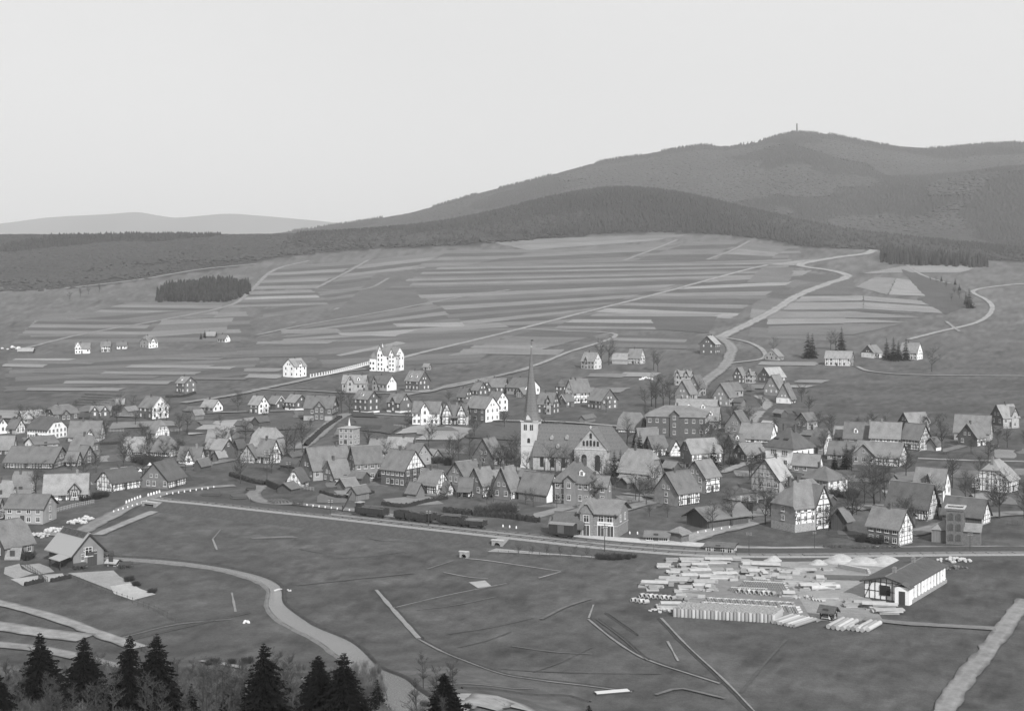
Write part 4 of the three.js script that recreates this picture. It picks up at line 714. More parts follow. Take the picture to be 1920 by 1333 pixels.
// ---------- the town, middle and right ----------
H('farmhouse', 'house with tall grey left gable and long roof behind the railway row', [840, 870, 906, 912, 48, 20, 44, 'L'], { w: 'C', gw: 'Gl', roof: 'm', gcols: 3, ch: [0.85] });
H('half_timbered_house', 'dark-gabled house with white timbered side in the middle of the railway row', [877, 904, 930, 934, 44, 26, 55, 'L'], { w: 'T', gw: 'G', roof: 'm', ch: [0.3], dense: 0.9 });
H('half_timbered_shed', 'low little house with white front below the slate gables of the railway row', [817, 836, 850, 930, 40, 10, 26, 'R'], { w: 'C', gw: 'T', roof: 'm', ch: [], fl: 1 });
H('half_timbered_shed', 'narrow white-fronted annex with sheltered woodpile in the railway row', [861, 884, 889, 933, 15, 18, 36, 'R'], { w: 'T', roof: 'm', ch: [], fl: 1, porch: [0.5, 4, 2, 1.8] });
H('half_timbered_house', 'broad dark left gable house with white timbered front strip in the railway row', [924, 957, 978, 938, 34, 21, 60, 'L'], { w: 'T', gw: 'G', roof: 'm', ch: [0.1] });
H('stone_barn', 'long barn with huge plain roof and white right gable below the church', [972, 1025, 1051, 943, 38, 19, 52, 'R'], { w: 'Wl', gw: 'P', roof: 'm', ch: [], nowin: 1, hh: 1 });
const parson = H('hipped_house', 'large grey two-storey house with high hipped roof left of the station', [1040, 1104, 1126, 947, 22, 43, 76, 'R'], { w: 'E', roof: 'm', hv: 0.1, hh: 0.1, cols: 6, fl: 2, all: 1, ch: [0.5, 0.7], dm: [0.75], cg: [{ t: 0.47, w: 0.3, e: 46, r: 55, k: 'E', p: 1.2, n: 1 }] });
H('grey_wing', 'lower grey wing with white-framed windows attached right of the hipped house', [1104, 1138, 1147, 945, 16, 34, 50, 'R'], { w: 'E', roof: 'm', fl: 2, ch: [0.2] });
// behind the church
H('half_timbered_house', 'white house with veranda, cross gable and grey roof left of the twin-gabled house', [773, 822, 830, 797, 14, 24, 42, 'R'], { w: 'P', roof: 'm', cg: [{ t: 0.5, w: 0.3, e: 30, r: 42, k: 'P', p: 0.8 }], cols: 6 });
H('half_timbered_house', 'twin-gabled half-timbered house with wooden veranda on the middle street', [829, 872, 880, 797, 12, 18, 36, 'R'], { w: 'TG', roof: 'm', cg: [{ t: 0.22, w: 0.44, e: 20, r: 42, k: 'T' }, { t: 0.85, w: 0.4, e: 20, r: 40, k: 'T' }], porch: [0.55, 4, 2, 3.2], ch: [0.55], chp: 1 });
H('brick_house', 'house with dark brick front and very bright white right gable above the church', [874, 910, 936, 792, 40, 27, 47, 'R'], { w: 'B', gw: 'P', roof: 'm', cols: 3, fl: 2, all: 1, nogt: 0, ch: [] });
H('white_house', 'house with white right wall just behind the bright white gable', [914, 932, 952, 772, 48, 22, 37, 'R'], { w: 'C', gw: 'P', roof: 'm' });
H('brick_house', 'small dark gabled house behind the twin-gabled house', [857, 872, 886, 755, 46, 12, 27, 'R'], { w: 'B', roof: 'm' });
H('brick_house', 'dark house with steep roof in the cluster left of the church spire', [884, 897, 914, 743, 50, 12, 26, 'R'], { w: 'B', roof: 'm' });
H('brick_house', 'brick house with half-hipped cross gable left of the church spire', [901, 945, 953, 738, 14, 13, 28, 'R'], { w: 'B', roof: 'm', cg: [{ t: 0.28, w: 0.4, e: 12, r: 26, q: 0.7 }], ch: [0.5] });
H('farmhouse', 'pale fronted house partly hidden behind the church spire', [950, 984, 1012, 741, 42, 14, 31, 'R'], { w: 'C', gw: 'P', roof: 'm' });
H('half_timbered_shed', 'tiny timbered gable shed just left of the church spire', [967, 981, 989, 746, 30, 8, 18, 'L'], { w: 'TG', roof: 'm', ch: [], fl: 1 });
H('brick_house', 'dark gabled house with light dormer front just right of the spire', [1007, 1036, 1049, 777, 28, 20, 40, 'R'], { w: 'B', roof: 'm', cg: [{ t: 0.78, w: 0.24, e: 26, r: 36, k: 'S', p: 0.8 }] });
H('brick_house', 'small brick house with white-edged gable right of the spire', [1046, 1062, 1077, 764, 48, 12, 24, 'L'], { w: 'Br', roof: 'm', bb: 1 });
const belfry = H('turret_house', 'narrow dark house with a bell-shaped turret roof right of the spire', [1041, 1055, 1062, 742, 30, 17, 20, 'R'], { w: 'B', roof: 'd', ch: [], hv: 0, hh: 0 });
{ const g = new THREE.LatheGeometry([[2.6, 0], [2.3, 0.6], [2.2, 1.6], [1.7, 2.6], [0.7, 3.2], [0.25, 4], [0.12, 5.6]].map(([a, b]) => new THREE.Vector2(a, b)), 8); const m = mesh('turret_roof', g, ROOF.d, belfry.inner); m.position.set(0, belfry.e, 0); }
H('white_house', 'white house with steep bright gable and timbered front right of the spire', [1060, 1075, 1108, 757, 58, 22, 44, 'L'], { w: 'T', gw: 'P', roof: 'm', cols: 5, dense: 2 });
H('white_house', 'bright white gable rising behind the timbered white front right of the spire', [1066, 1078, 1096, 742, 46, 18, 34, 'L'], { w: 'P', roof: 'm', ch: [] });
H('brick_barn', 'brick barn with wide plain roof and right gable right of the white houses', [1101, 1128, 1158, 768, 50, 17, 38, 'R'], { w: 'Br', roof: 'm', ch: [] });
H('farmhouse', 'house with narrow white gable on the lane above the spire, near bare trees', [1090, 1114, 1128, 693, 36, 16, 32, 'R'], { w: 'C', gw: 'T', roof: 'l', cg: [{ t: 0.4, w: 0.22, e: 14, r: 24, k: 'S' }] });
H('farm_barn', 'low grey barn joined left of the white timbered house above the school', [1148, 1176, 1180, 683, 10, 9, 20, 'R'], { w: 'C', roof: 'l', ch: [], nowin: 1 });
H('half_timbered_house', 'white timbered house with pointed right gable above the school, among bare trees', [1177, 1200, 1210, 683, 30, 12, 29, 'R'], { w: 'T', gw: 'T', roof: 'l' });
H('slate_house', 'big grey house with half-hidden front gable left of the church tower', [888, 925, 945, 872, 36, 16, 48, 'L'], { w: 'C', gw: 'G', roof: 'm', gcols: 3, ch: [0.4] });
H('brick_house', 'tall dark gable house with pale roof at the foot of the quarry road', [1313, 1341, 1350, 666, 22, 22, 36, 'L'], { w: 'B', roof: 'p', gcols: 2, fl: 2, all: 1, ch: [0.1, 0.8], ov: 0.9 });
H('cottage', 'small pale cottage with left gable beside the winding lane on the right', [1435, 1460, 1470, 676, 28, 8, 21, 'L'], { w: 'C', roof: 'l', hv: 0.85 });
H('ornate_villa', 'pale villa with pinnacled gables above the brick school', [1265, 1295, 1300, 723, 14, 18, 27, 'R'], { w: 'S', roof: 'l', cg: [{ t: 0.2, w: 0.24, e: 20, r: 29 }, { t: 0.75, w: 0.24, e: 20, r: 29 }], ch: [0.05, 0.5, 0.95], chp: 1 });
H('slate_house', 'pale slate gable house beside the road, upper of the pair above the school', [1290, 1312, 1324, 742, 32, 16, 38, 'L'], { w: 'C', gw: 'Gl', roof: 'm', ch: [] });
H('slate_house', 'pale slate gable house, lower of the pair above the school', [1266, 1294, 1308, 752, 32, 14, 38, 'L'], { w: 'C', gw: 'Gl', roof: 'm', ch: [] });
H('farmhouse', 'grey gable house with porch below the road bend right of the school', [1336, 1368, 1383, 762, 30, 18, 42, 'L'], { w: 'C', gw: 'Gl', roof: 'm', ch: [] });
H('grey_house', 'grey house with long roof behind the porch house right of the school', [1354, 1374, 1394, 744, 44, 12, 26, 'L'], { w: 'C', gw: 'Gl', roof: 'm', ch: [0.2] });
H('brick_house', 'narrow dark gable house in the upper right cluster', [1375, 1392, 1400, 719, 30, 15, 30, 'L'], { w: 'B', roof: 'm', ch: [] });
H('ornate_villa', 'small light villa with stepped front gable in the upper right cluster', [1397, 1413, 1418, 719, 16, 16, 22, 'R'], { w: 'S', roof: 'l', cg: [{ t: 0.5, w: 0.3, e: 19, r: 27 }], ch: [] });
H('farm_barn', 'barn with very pale roof and dark left gable in the upper right cluster', [1422, 1446, 1474, 719, 46, 12, 29, 'L'], { w: 'Br', roof: 'p', ch: [] });
H('slate_house', 'steep slate gable house with tall plain gable in the upper right cluster', [1433, 1461, 1476, 742, 30, 14, 38, 'L'], { w: 'C', gw: 'Gl', roof: 'm', ch: [] });
H('half_timbered_house', 'steep slate gable over a white timbered ground floor at the meadow edge', [1456, 1484, 1493, 757, 24, 10, 38, 'L'], { w: 'T', gw: 'Gl', gtop: 1, roof: 'm', fl: 1, ch: [0.1] });
H('cottage', 'small open pavilion with pointed roof beside the road on the right', [1400, 1410, 1415, 736, 30, 7, 16, 'R'], { w: 'W', roof: 'd', hv: 0, hh: 0, ch: [], nowin: 1 });
const school = H('brick_school', 'long dark brick school with central gable and two rows of tall windows', [1212, 1322, 1330, 820, 6, 38, 55, 'R'], { cat: 'school', w: 'B', roof: 'm', cols: 8, fl: 2, all: 1, cg: [{ t: 0.485, w: 0.15, e: 42, r: 50, k: 'B', p: 0.6, n: 1 }], ch: [0.49], hh: 0.2, hv: 0.2 });
H('school_wing', 'pale-roofed wing with white dormer attached right of the brick school', [1323, 1347, 1352, 806, 12, 20, 42, 'R'], { w: 'E', roof: 'l', fl: 2, cols: 2, dm: [0.4], ch: [] });
H('mansard_house', 'long grey house with white dormers rising behind the brick school', [1265, 1340, 1350, 800, 8, 26, 48, 'R'], { w: 'C', roof: 'l', dm: [0.35, 0.7], ch: [0.1], fl: 2 });
H('half_timbered_house', 'house with half-hipped roof and white timbers left of the brick school', [1158, 1200, 1212, 813, 22, 10, 38, 'R'], { w: 'T', gw: 'T', roof: 'm', hv: 0.6, hh: 0.6, ch: [] });
H('half_timbered_house', 'house with closely timbered white gable below the brick school', [1190, 1200, 1236, 836, 62, 10, 32, 'L'], { w: 'C', gw: 'T', roof: 'm', ch: [] , dense: 0.8 });
H('half_timbered_house', 'white timbered house with dark left gable in front of the brick school', [1208, 1224, 1252, 856, 56, 18, 37, 'L'], { w: 'T', gw: 'G', roof: 'm', ch: [], dense: 0.9 });
H('half_timbered_house', 'narrow white timbered gable house beside the conifers near the school', [1252, 1257, 1278, 856, 66, 12, 31, 'R'], { w: 'C', gw: 'T', roof: 'm', ch: [] });
H('half_timbered_house', 'long white timbered house with dark left gable beside the tall single spruce', [1276, 1297, 1354, 870, 62, 21, 45, 'L'], { w: 'T', gw: 'G', roof: 'l', ch: [], hv: 0.8 });
H('slate_house', 'big plain grey gable house right of the brick school', [1360, 1397, 1410, 814, 30, 14, 42, 'L'], { w: 'C', gw: 'Gl', roof: 'm', ch: [] });
H('farmhouse', 'farmhouse with wide pale roof and narrow white right gable', [1386, 1443, 1457, 832, 20, 10, 36, 'R'], { w: 'T', gw: 'P', roof: 'l', ch: [0.3] });
H('farm_barn', 'narrow pale roofed barn rising behind the wide pale roof', [1424, 1440, 1458, 812, 44, 12, 22, 'R'], { w: 'C', gw: 'P', roof: 'p', ch: [], nowin: 1 });
H('slate_house', 'small house with dormer between bare trees right of the spruce', [1362, 1376, 1398, 844, 54, 14, 28, 'L'], { w: 'C', gw: 'G', roof: 'm', dm: [0.4], ch: [] });
H('timber_barn', 'dark boarded barn with left gable and light right side below the wide pale roof', [1374, 1400, 1438, 866, 50, 14, 32, 'L'], { w: 'T', gw: 'W', roof: 'm', ch: [], dense: 0.9 });
const whiteVilla = H('hipped_villa', 'white villa with great hipped grey roof and grouped windows on the right', [1436, 1488, 1526, 880, 38, 42, 74, 'R'], { w: 'P', roof: 'd', hv: 0, hh: 0, nowin: 1, ch: [0.3, 0.7], ov: 0.7 });
{ const { inner, front, gab, gry, L, W, e } = whiteVilla; for (const u of [0.3, 0.7]) for (const k of [-0.8, 0, 0.8]) addWindow(inner, front(L * u + k, e * 0.68, 0.02), 0, false, 'dark', 0.6, 1.1); for (const u of [0.2, 0.45, 0.75]) addWindow(inner, gab(W * u, e * 0.68, 0.02), gry, false, 'dark', 0.8, 1); addWindow(inner, front(L * 0.72, e * 0.26, 0.02), 0, false, 'dark', 1.4, 1.1); addWindow(inner, front(L * 0.28, e * 0.28, 0.02), 0, false, 'dark', 0.8, 0.9); addWindow(inner, gab(W * 0.5, e * 0.28, 0.02), gry, false, 'dark', 0.8, 0.9); for (const x of [-0.22, 0.12]) mesh('roof_light', polys(slab([[x * L - 0.9, e + 2.05, W * 0.36], [x * L + 0.9, e + 2.05, W * 0.36], [x * L + 1.1, e + 2.35, W * 0.29], [x * L - 1.1, e + 2.35, W * 0.29]], 0.4)), glassDark, inner); }
H('plaster_house', 'grey gabled house with low annex behind the white hipped villa', [1494, 1514, 1534, 806, 46, 18, 31, 'L'], { w: 'C', gw: 'Gl', roof: 'm', ch: [] });
H('plaster_house', 'grey two-storey house with pale roof in front of the white hipped villa', [1486, 1534, 1543, 904, 16, 32, 50, 'R'], { w: 'E', gw: 'P', roof: 'l', fl: 2, ch: [] });
H('farmhouse', 'big house with steep half-hipped roof and sheltered porch right of the church', [1160, 1217, 1242, 913, 30, 27, 66, 'R'], { w: 'T', gw: 'Gl', roof: 'l', hv: 0.62, hh: 0.62, ch: [0.35], porch: [0.5, 9, 2.6, 2.3], dense: 0.9 });
H('half_timbered_house', 'house with broad slate left gable and white timbered right side, right of the church', [1228, 1272, 1313, 950, 44, 26, 61, 'L'], { w: 'T', gw: 'Gl', roof: 'm', ch: [0.35], nogt: 0, gcols: 1, dense: 0.9, fl: 2, lean: undefined });
H('slate_house', 'house with grey left gable and shabby white right side near the spruce', [1285, 1323, 1351, 926, 40, 32, 60, 'L'], { w: 'T', gw: 'Gl', roof: 'm', ch: [], dense: 2.2, fl: 2 });
H('half_timbered_barn', 'big grey timbered gable house with very pale roof right of the long shed', [1409, 1462, 1486, 925, 30, 26, 62, 'L'], { w: 'C', gw: 'TG', roof: 'p', ch: [0.8], gcols: 4 });
H('mansard_house', 'long grey two-storey house with shallow roof and white right end', [1504, 1553, 1590, 926, 40, 26, 46, 'R'], { w: 'E', gw: 'T', roof: 'm', hv: 0, hh: 0, fl: 2, ch: [0.3], dense: 2.4 });
H('station_inn', 'large house with hipped roof, grey end and bright white timbered side behind the station yard', [1447, 1491, 1557, 999, 46, 48, 92, 'L'], { w: 'T', gw: 'Gl', roof: 'm', plinth: 2, fl: 2, gcols: 1, ch: [0.18, 0.4], hv: 0.12, hh: 0.5, all: 1, dense: 2, cols: 5, door: 0, cg: [{ t: 0.76, w: 0.42, e: 48, r: 84, k: 'T', p: 0.5 }] });
H('freight_shed', 'long dark boarded goods shed with low left gable beside the station road', [1288, 1327, 1404, 992, 48, 20, 36, 'L'], { w: 'W', roof: 'm', ch: [], nowin: 1, ov: 0.9 });
// right edge
H('half_timbered_house', 'long white timbered farmhouse with pale roof beneath two tall spruces on the right', [1547, 1596, 1602, 687, 10, 15, 28, 'R'], { w: 'T', roof: 'l', fl: 2, ch: [0.45] });
H('half_timbered_house', 'timbered farmhouse with dark upper gable beside the spruce clump on the right', [1616, 1640, 1656, 672, 40, 10, 24, 'L'], { w: 'T', gw: 'W', gtop: 1, roof: 'm' });
H('half_timbered_house', 'farmhouse with tall white right gable behind the spruce clump on the right', [1688, 1720, 1731, 675, 24, 14, 32, 'R'], { w: 'T', gw: 'P', roof: 'l' });
H('farm_barn', 'low timbered barn half hidden behind the spruce clump on the right', [1660, 1690, 1695, 673, 12, 9, 20, 'R'], { w: 'TG', roof: 'm', ch: [] });
H('brick_house', 'house with dark left gable and light tower-like front behind the timbered row', [1687, 1706, 1744, 812, 58, 20, 37, 'L'], { w: 'S', gw: 'B', roof: 'l', cg: [{ t: 0.8, w: 0.24, e: 22, r: 30, k: 'S' }], ch: [] });
H('row_house', 'narrow house with light front, leftmost of the timbered row on the right', [1565, 1584, 1587, 832, 10, 16, 32, 'R'], { w: 'E', roof: 'l', ch: [], fl: 1 });
H('row_house', 'house with white ground-floor shop front in the timbered row on the right', [1583, 1632, 1637, 838, 8, 17, 44, 'R'], { w: 'C', roof: 'm', dm: [0.45], ch: [0.95], chp: 1 });
H('row_house', 'wide house with long pale roof in the timbered row on the right', [1632, 1688, 1694, 843, 8, 22, 49, 'R'], { w: 'T', roof: 'l', ch: [0.35], chp: 1, dense: 0.9 });
H('half_timbered_house', 'half-timbered end house of the row with tall timbered right gable', [1690, 1725, 1746, 846, 34, 23, 49, 'R'], { w: 'T', gw: 'T', roof: 'm', dense: 0.9, ch: [] });
H('garden_shed', 'small pale gable hut with white side beside a bare tree on the right', [1737, 1756, 1766, 846, 30, 11, 24, 'L'], { w: 'P', gw: 'C', roof: 'm', ch: [], nowin: 1 });
H('farm_barn', 'long grey barn behind the dark gable house at the right edge', [1790, 1856, 1862, 828, 8, 17, 47, 'R'], { w: 'C', roof: 'm', ch: [], cols: 4 });
H('brick_house', 'dark brick house with slate left gable and white side porch at the right edge', [1797, 1833, 1850, 838, 30, 18, 42, 'L'], { w: 'T', gw: 'B', roof: 'm', ch: [0.3] });
H('brick_house', 'two-tone house with dark left gable and light gabled front at the far right', [1859, 1882, 1912, 804, 46, 22, 44, 'L'], { w: 'S', gw: 'B', roof: 'l', cg: [{ t: 0.7, w: 0.4, e: 26, r: 40, k: 'S' }], plinth: 1, ch: [0.5] });
H('gabled_inn', 'long low house with clad front gable at left and white right gable end', [1602, 1686, 1702, 876, 14, 18, 42, 'R'], { w: 'T', gw: 'T', roof: 'm', cg: [{ t: 0.24, w: 0.5, e: 20, r: 40, k: 'Gl', p: 1.2 }], cols: 6, fl: 1, dense: 1.6, ch: [] });
H('half_timbered_house', 'timbered gable house hidden behind bare branches beside the white hipped villa', [1520, 1546, 1562, 852, 34, 20, 48, 'R'], { w: 'C', gw: 'T', roof: 'm', hv: 0.7, ch: [], dense: 0.8 });
H('grey_house', 'plain low roof behind the pair of dark conifers on the right', [1552, 1600, 1610, 864, 12, 12, 33, 'R'], { w: 'C', roof: 'm', ch: [] });
H('dormer_house', 'tall dark-fronted house with big dormer and white right gable', [1714, 1769, 1783, 948, 20, 34, 67, 'R'], { w: 'G', gw: 'P', roof: 'l', cg: [{ t: 0.5, w: 0.22, e: 38, r: 58, k: 'G', p: 0.1 }], fl: 2, cols: 4, ch: [] });
H('half_timbered_house', 'long bright white timbered farmhouse with big dark roof on the right', [1664, 1739, 1760, 977, 24, 27, 66, 'R'], { w: 'T', gw: 'T', roof: 'd', ch: [], dense: 0.8, ov: 0.6 });
H('half_timbered_house', 'white timbered house with broad half-hipped gable at the far right', [1828, 1893, 1911, 926, 20, 26, 60, 'L'], { w: 'T', gw: 'T', roof: 'l', hv: 0.5, gcols: 4, fl: 2, ch: [0.1], chp: 1 });
H('brick_house', 'grey brick house with half-timbered right gable beside the railway', [1627, 1686, 1712, 1024, 30, 34, 66, 'R'], { w: 'Br', gw: 'T', roof: 'm', fl: 2, ch: [0.5], cols: 4 });
H('boarded_shed', 'dark boarded shed with pale roof slope under a bare tree near the railway', [1559, 1588, 1600, 997, 30, 22, 42, 'L'], { w: 'W', roof: 'm', ch: [], nowin: 1 });
H('low_barn', 'low dark-roofed barn with timbered right gable behind the brick tower', [1768, 1842, 1858, 985, 20, 17, 46, 'R'], { w: 'W', gw: 'T', roof: 'd', ch: [], nowin: 1 });
// ---------- church ----------
const place = (px, py) => { const p = at(px, py); return { p, s: scaleAt(p) }; };
{
  const { p, s } = place(996, 876), turn = -0.32;
  const G = thing('church', 'stone church with tall slender slate spire, long nave and gabled transept', 'church', p.x, p.y, p.z, turn);
  const stone = WALL.S, slate = M('tile', 0.14, 1.8), w = 5.3, tw = w / 2, th = 15.4, spH = 23.6;
  const pale = M('plaster', 0.42, 6, 0.95, 0.01);
  const tower = mesh('tower', merge([box(-tw, tw, -1.5, th, -tw, tw), box(-tw - 0.12, tw + 0.12, 7.3, 7.5, -tw - 0.12, tw + 0.12), box(-tw - 0.25, tw + 0.25, th - 0.35, th, -tw - 0.25, tw + 0.25), box(-tw - 0.15, tw + 0.15, -1.5, 1.1, -tw - 0.15, tw + 0.15)]), pale, G);
  const arch = (ww, hh, d = 0.12) => { const sh = new THREE.Shape(); sh.moveTo(-ww / 2, 0); sh.lineTo(ww / 2, 0); sh.lineTo(ww / 2, hh - ww / 2); sh.absarc(0, hh - ww / 2, ww / 2, 0, Math.PI, false); sh.lineTo(-ww / 2, 0); const g = new THREE.ExtrudeGeometry(sh, { depth: d, bevelEnabled: false, curveSegments: 6 }); return g; };
  const opening = (par, name, ww, hh, pos, ry, mat = glassDark) => { const m = mesh(name, arch(ww, hh), mat, par); m.position.set(...pos); m.rotation.y = ry; return m; };
  for (const x of [-1.35, -0.75, 0.75, 1.35]) opening(tower, 'belfry_opening', 0.45, 1.9, [x - 0.1, th - 3.1, tw - 0.06], 0);
  for (const x of [-0.4, 0.4]) opening(tower, 'belfry_opening', 0.45, 1.9, [tw - 0.06, th - 3.1, x], Math.PI / 2);
  opening(tower, 'tower_window', 0.95, 1.6, [0, 8.2, tw - 0.06], 0); opening(tower, 'tower_slit', 0.3, 0.9, [0.4, 2.6, tw - 0.06], 0);
  // spire: flared square foot breaking into an octagon, then needle
  const ring = (r, y, sq) => { const P = []; for (let i = 0; i < 8; i++) { const a = Math.PI / 8 + i * Math.PI / 4, c = Math.cos(a), q = Math.sin(a), m = Math.max(Math.abs(c), Math.abs(q)); const k = r * ((1 - sq) + sq / m * 0.95); P.push([c * k, y, q * k]); } return P; };
  const levels = [ring(3.35, th - 0.1, 1), ring(2.75, th + 1.1, 0.9), ring(2.3, th + 2.6, 0.4), ring(1.95, th + 5.5, 0.1), ring(1.25, th + 12, 0), ring(0.55, th + 18.4, 0), ring(0.09, th + spH, 0)], faces = [];
  for (let k = 0; k + 1 < levels.length; k++) for (let i = 0; i < 8; i++) { const j = (i + 1) % 8; faces.push([levels[k][j], levels[k][i], levels[k + 1][i], levels[k + 1][j]]); }
  faces.push([...levels[0]]);
  const spire = mesh('spire', polys(faces), slate, G);
  const dg = mesh('spire_dormer', polys([[[-0.75, th + 0.3, 3.2], [0.75, th + 0.3, 3.2], [0.75, th + 1.2, 3.2], [0, th + 2.3, 3.2], [-0.75, th + 1.2, 3.2]], [[0.75, th + 0.3, 3.2], [0.75, th + 0.3, 1.8], [0.75, th + 1.2, 1.8], [0.75, th + 1.2, 3.2]], [[-0.75, th + 0.3, 1.8], [-0.75, th + 0.3, 3.2], [-0.75, th + 1.2, 3.2], [-0.75, th + 1.2, 1.8]]]), pale, spire);
  mesh('dormer_roof', polys([...slab([[0, th + 2.42, 3.4], [0, th + 2.42, 1.6], [-0.95, th + 1.05, 1.6], [-0.95, th + 1.05, 3.4]], 0.1), ...slab([[0.95, th + 1.05, 3.4], [0.95, th + 1.05, 1.6], [0, th + 2.42, 1.6], [0, th + 2.42, 3.4]], 0.1)]), slate, dg);
  mesh('spire_ball', new THREE.SphereGeometry(0.34, 10, 8).translate(0, th + spH + 0.25, 0), flat('gilt', 0.4, 0.4), spire);
  mesh('weather_vane', merge([bar([0, th + spH, 0], [0, th + spH + 2.6, 0], 0.09), bar([-0.55, th + spH + 1.5, 0], [0.55, th + spH + 1.5, 0], 0.07), box(-0.1, 0.75, th + spH + 2.2, th + spH + 2.6, -0.03, 0.03)]), flat('iron_dark', 0.05), spire);
  // nave runs to the right of the tower
  const L = 30, W = 11.5, e = 5.2, r = 14.2, x0 = tw - 0.4;
  const nave = mesh('nave', bodyGeo(L, W, e, r, 1, 0.15, 1.5).translate(x0 + L / 2, 0, -0.6), stone, G);
  const roof = mesh('nave_roof', roofGeo(L, W, e, r, 0.5, 1, 0.1, 0.25, 0.1).translate(x0 + L / 2, 0, -0.6), M('tile', 0.13, 2.2), G);
  const zf = W / 2 - 0.6;
  for (let i = 0; i < 6; i++) { const x = x0 + 3 + i * 3.6; if (x < x0 + 14.4 || x > x0 + 26) opening(nave, 'nave_window', 1.2, 3.4, [x, 1, zf - 0.06], 0); const b = mesh('buttress', polys([[[x + 1.4, -1.5, zf + 0.9], [x + 2, -1.5, zf + 0.9], [x + 2, 3, zf + 0.9], [x + 1.4, 3, zf + 0.9]], [[x + 1.4, 3, zf + 0.9], [x + 2, 3, zf + 0.9], [x + 2, 4.3, zf], [x + 1.4, 4.3, zf]], [[x + 2, -1.5, zf + 0.9], [x + 2, -1.5, zf], [x + 2, 4.3, zf], [x + 2, 3, zf + 0.9]], [[x + 1.4, -1.5, zf], [x + 1.4, -1.5, zf + 0.9], [x + 1.4, 3, zf + 0.9], [x + 1.4, 4.3, zf]]]), stone, nave); }
  for (const [x, t] of [[x0 + 5.5, 0.52], [x0 + 10.6, 0.55], [x0 + 8, 0.24]]) { const y = e + (r - e) * t, z = zf * (1 - t) + 0.25 - 0.6 * t; const m = mesh('roof_dormer', polys([[[x - 0.5, y - 0.3, z + 0.5], [x + 0.5, y - 0.3, z + 0.5], [x + 0.5, y + 0.5, z + 0.5], [x, y + 1.1, z + 0.5], [x - 0.5, y + 0.5, z + 0.5]], [[x + 0.5, y - 0.3, z + 0.5], [x + 0.5, y, z - 0.6], [x + 0.5, y + 0.5, z - 0.6], [x + 0.5, y + 0.5, z + 0.5]], [[x, y + 1.1, z + 0.5], [x + 0.5, y + 0.5, z + 0.5], [x + 0.5, y + 0.5, z - 0.9], [x, y + 1.1, z - 1.1]], [[x - 0.5, y + 0.5, z + 0.5], [x, y + 1.1, z + 0.5], [x, y + 1.1, z - 1.1], [x - 0.5, y + 0.5, z - 0.9]]]), WALL.C, roof); }
  // transept gable
  const tx = x0 + 20, tW = 10.8, te = 7.6, tr = 14, tz = zf + 2.6;
  const prof = [[tx - tW / 2, -1.5], [tx + tW / 2, -1.5], [tx + tW / 2, te], [tx, tr], [tx - tW / 2, te]], fp = prof.map(([a, b]) => [a, b, tz]), bp = prof.map(([a, b]) => [a, b, -1]);
  const tran = mesh('transept', polys([fp, ...prof.map((a, i) => { const j = (i + 1) % prof.length; return [fp[i], bp[i], bp[j], fp[j]]; })]), stone, G);
  const tg = roofGeo(tz + 1.2, tW, te, tr, 0.4, 1, 1, 0.22, 0.2); tg.rotateY(Math.PI / 2); tg.translate(tx, 0, (tz - 1) / 2); mesh('transept_roof', tg, M('tile', 0.15, 2.3), tran);
  mesh('cornice', box(tx - tW / 2 - 0.15, tx + tW / 2 + 0.15, te - 0.15, te + 0.15, tz, tz + 0.2), M('stone', 0.45, 2), tran);
  for (let i = -2; i <= 2; i++) opening(tran, 'gable_window', 0.7, 1.6 + 0.15 * (2 - Math.abs(i)), [tx + i * 1.15, te + 1.0, tz - 0.05], 0);
  opening(tran, 'gable_window', 0.8, 1.7, [tx, te + 3.4, tz - 0.05], 0);
  for (const x of [-2.2, 2.2]) opening(tran, 'transept_window', 1.7, 5, [tx + x, 0.9, tz - 0.05], 0);
  mesh('gable_cross', merge([box(tx - 0.12, tx + 0.12, tr, tr + 1.1, tz - 0.12, tz + 0.12), box(tx - 0.4, tx + 0.4, tr + 0.5, tr + 0.72, tz - 0.1, tz + 0.1)]), pale, tran);
  houses.push({ x: p.x + 12, z: p.z - 4, r: 17 });
}
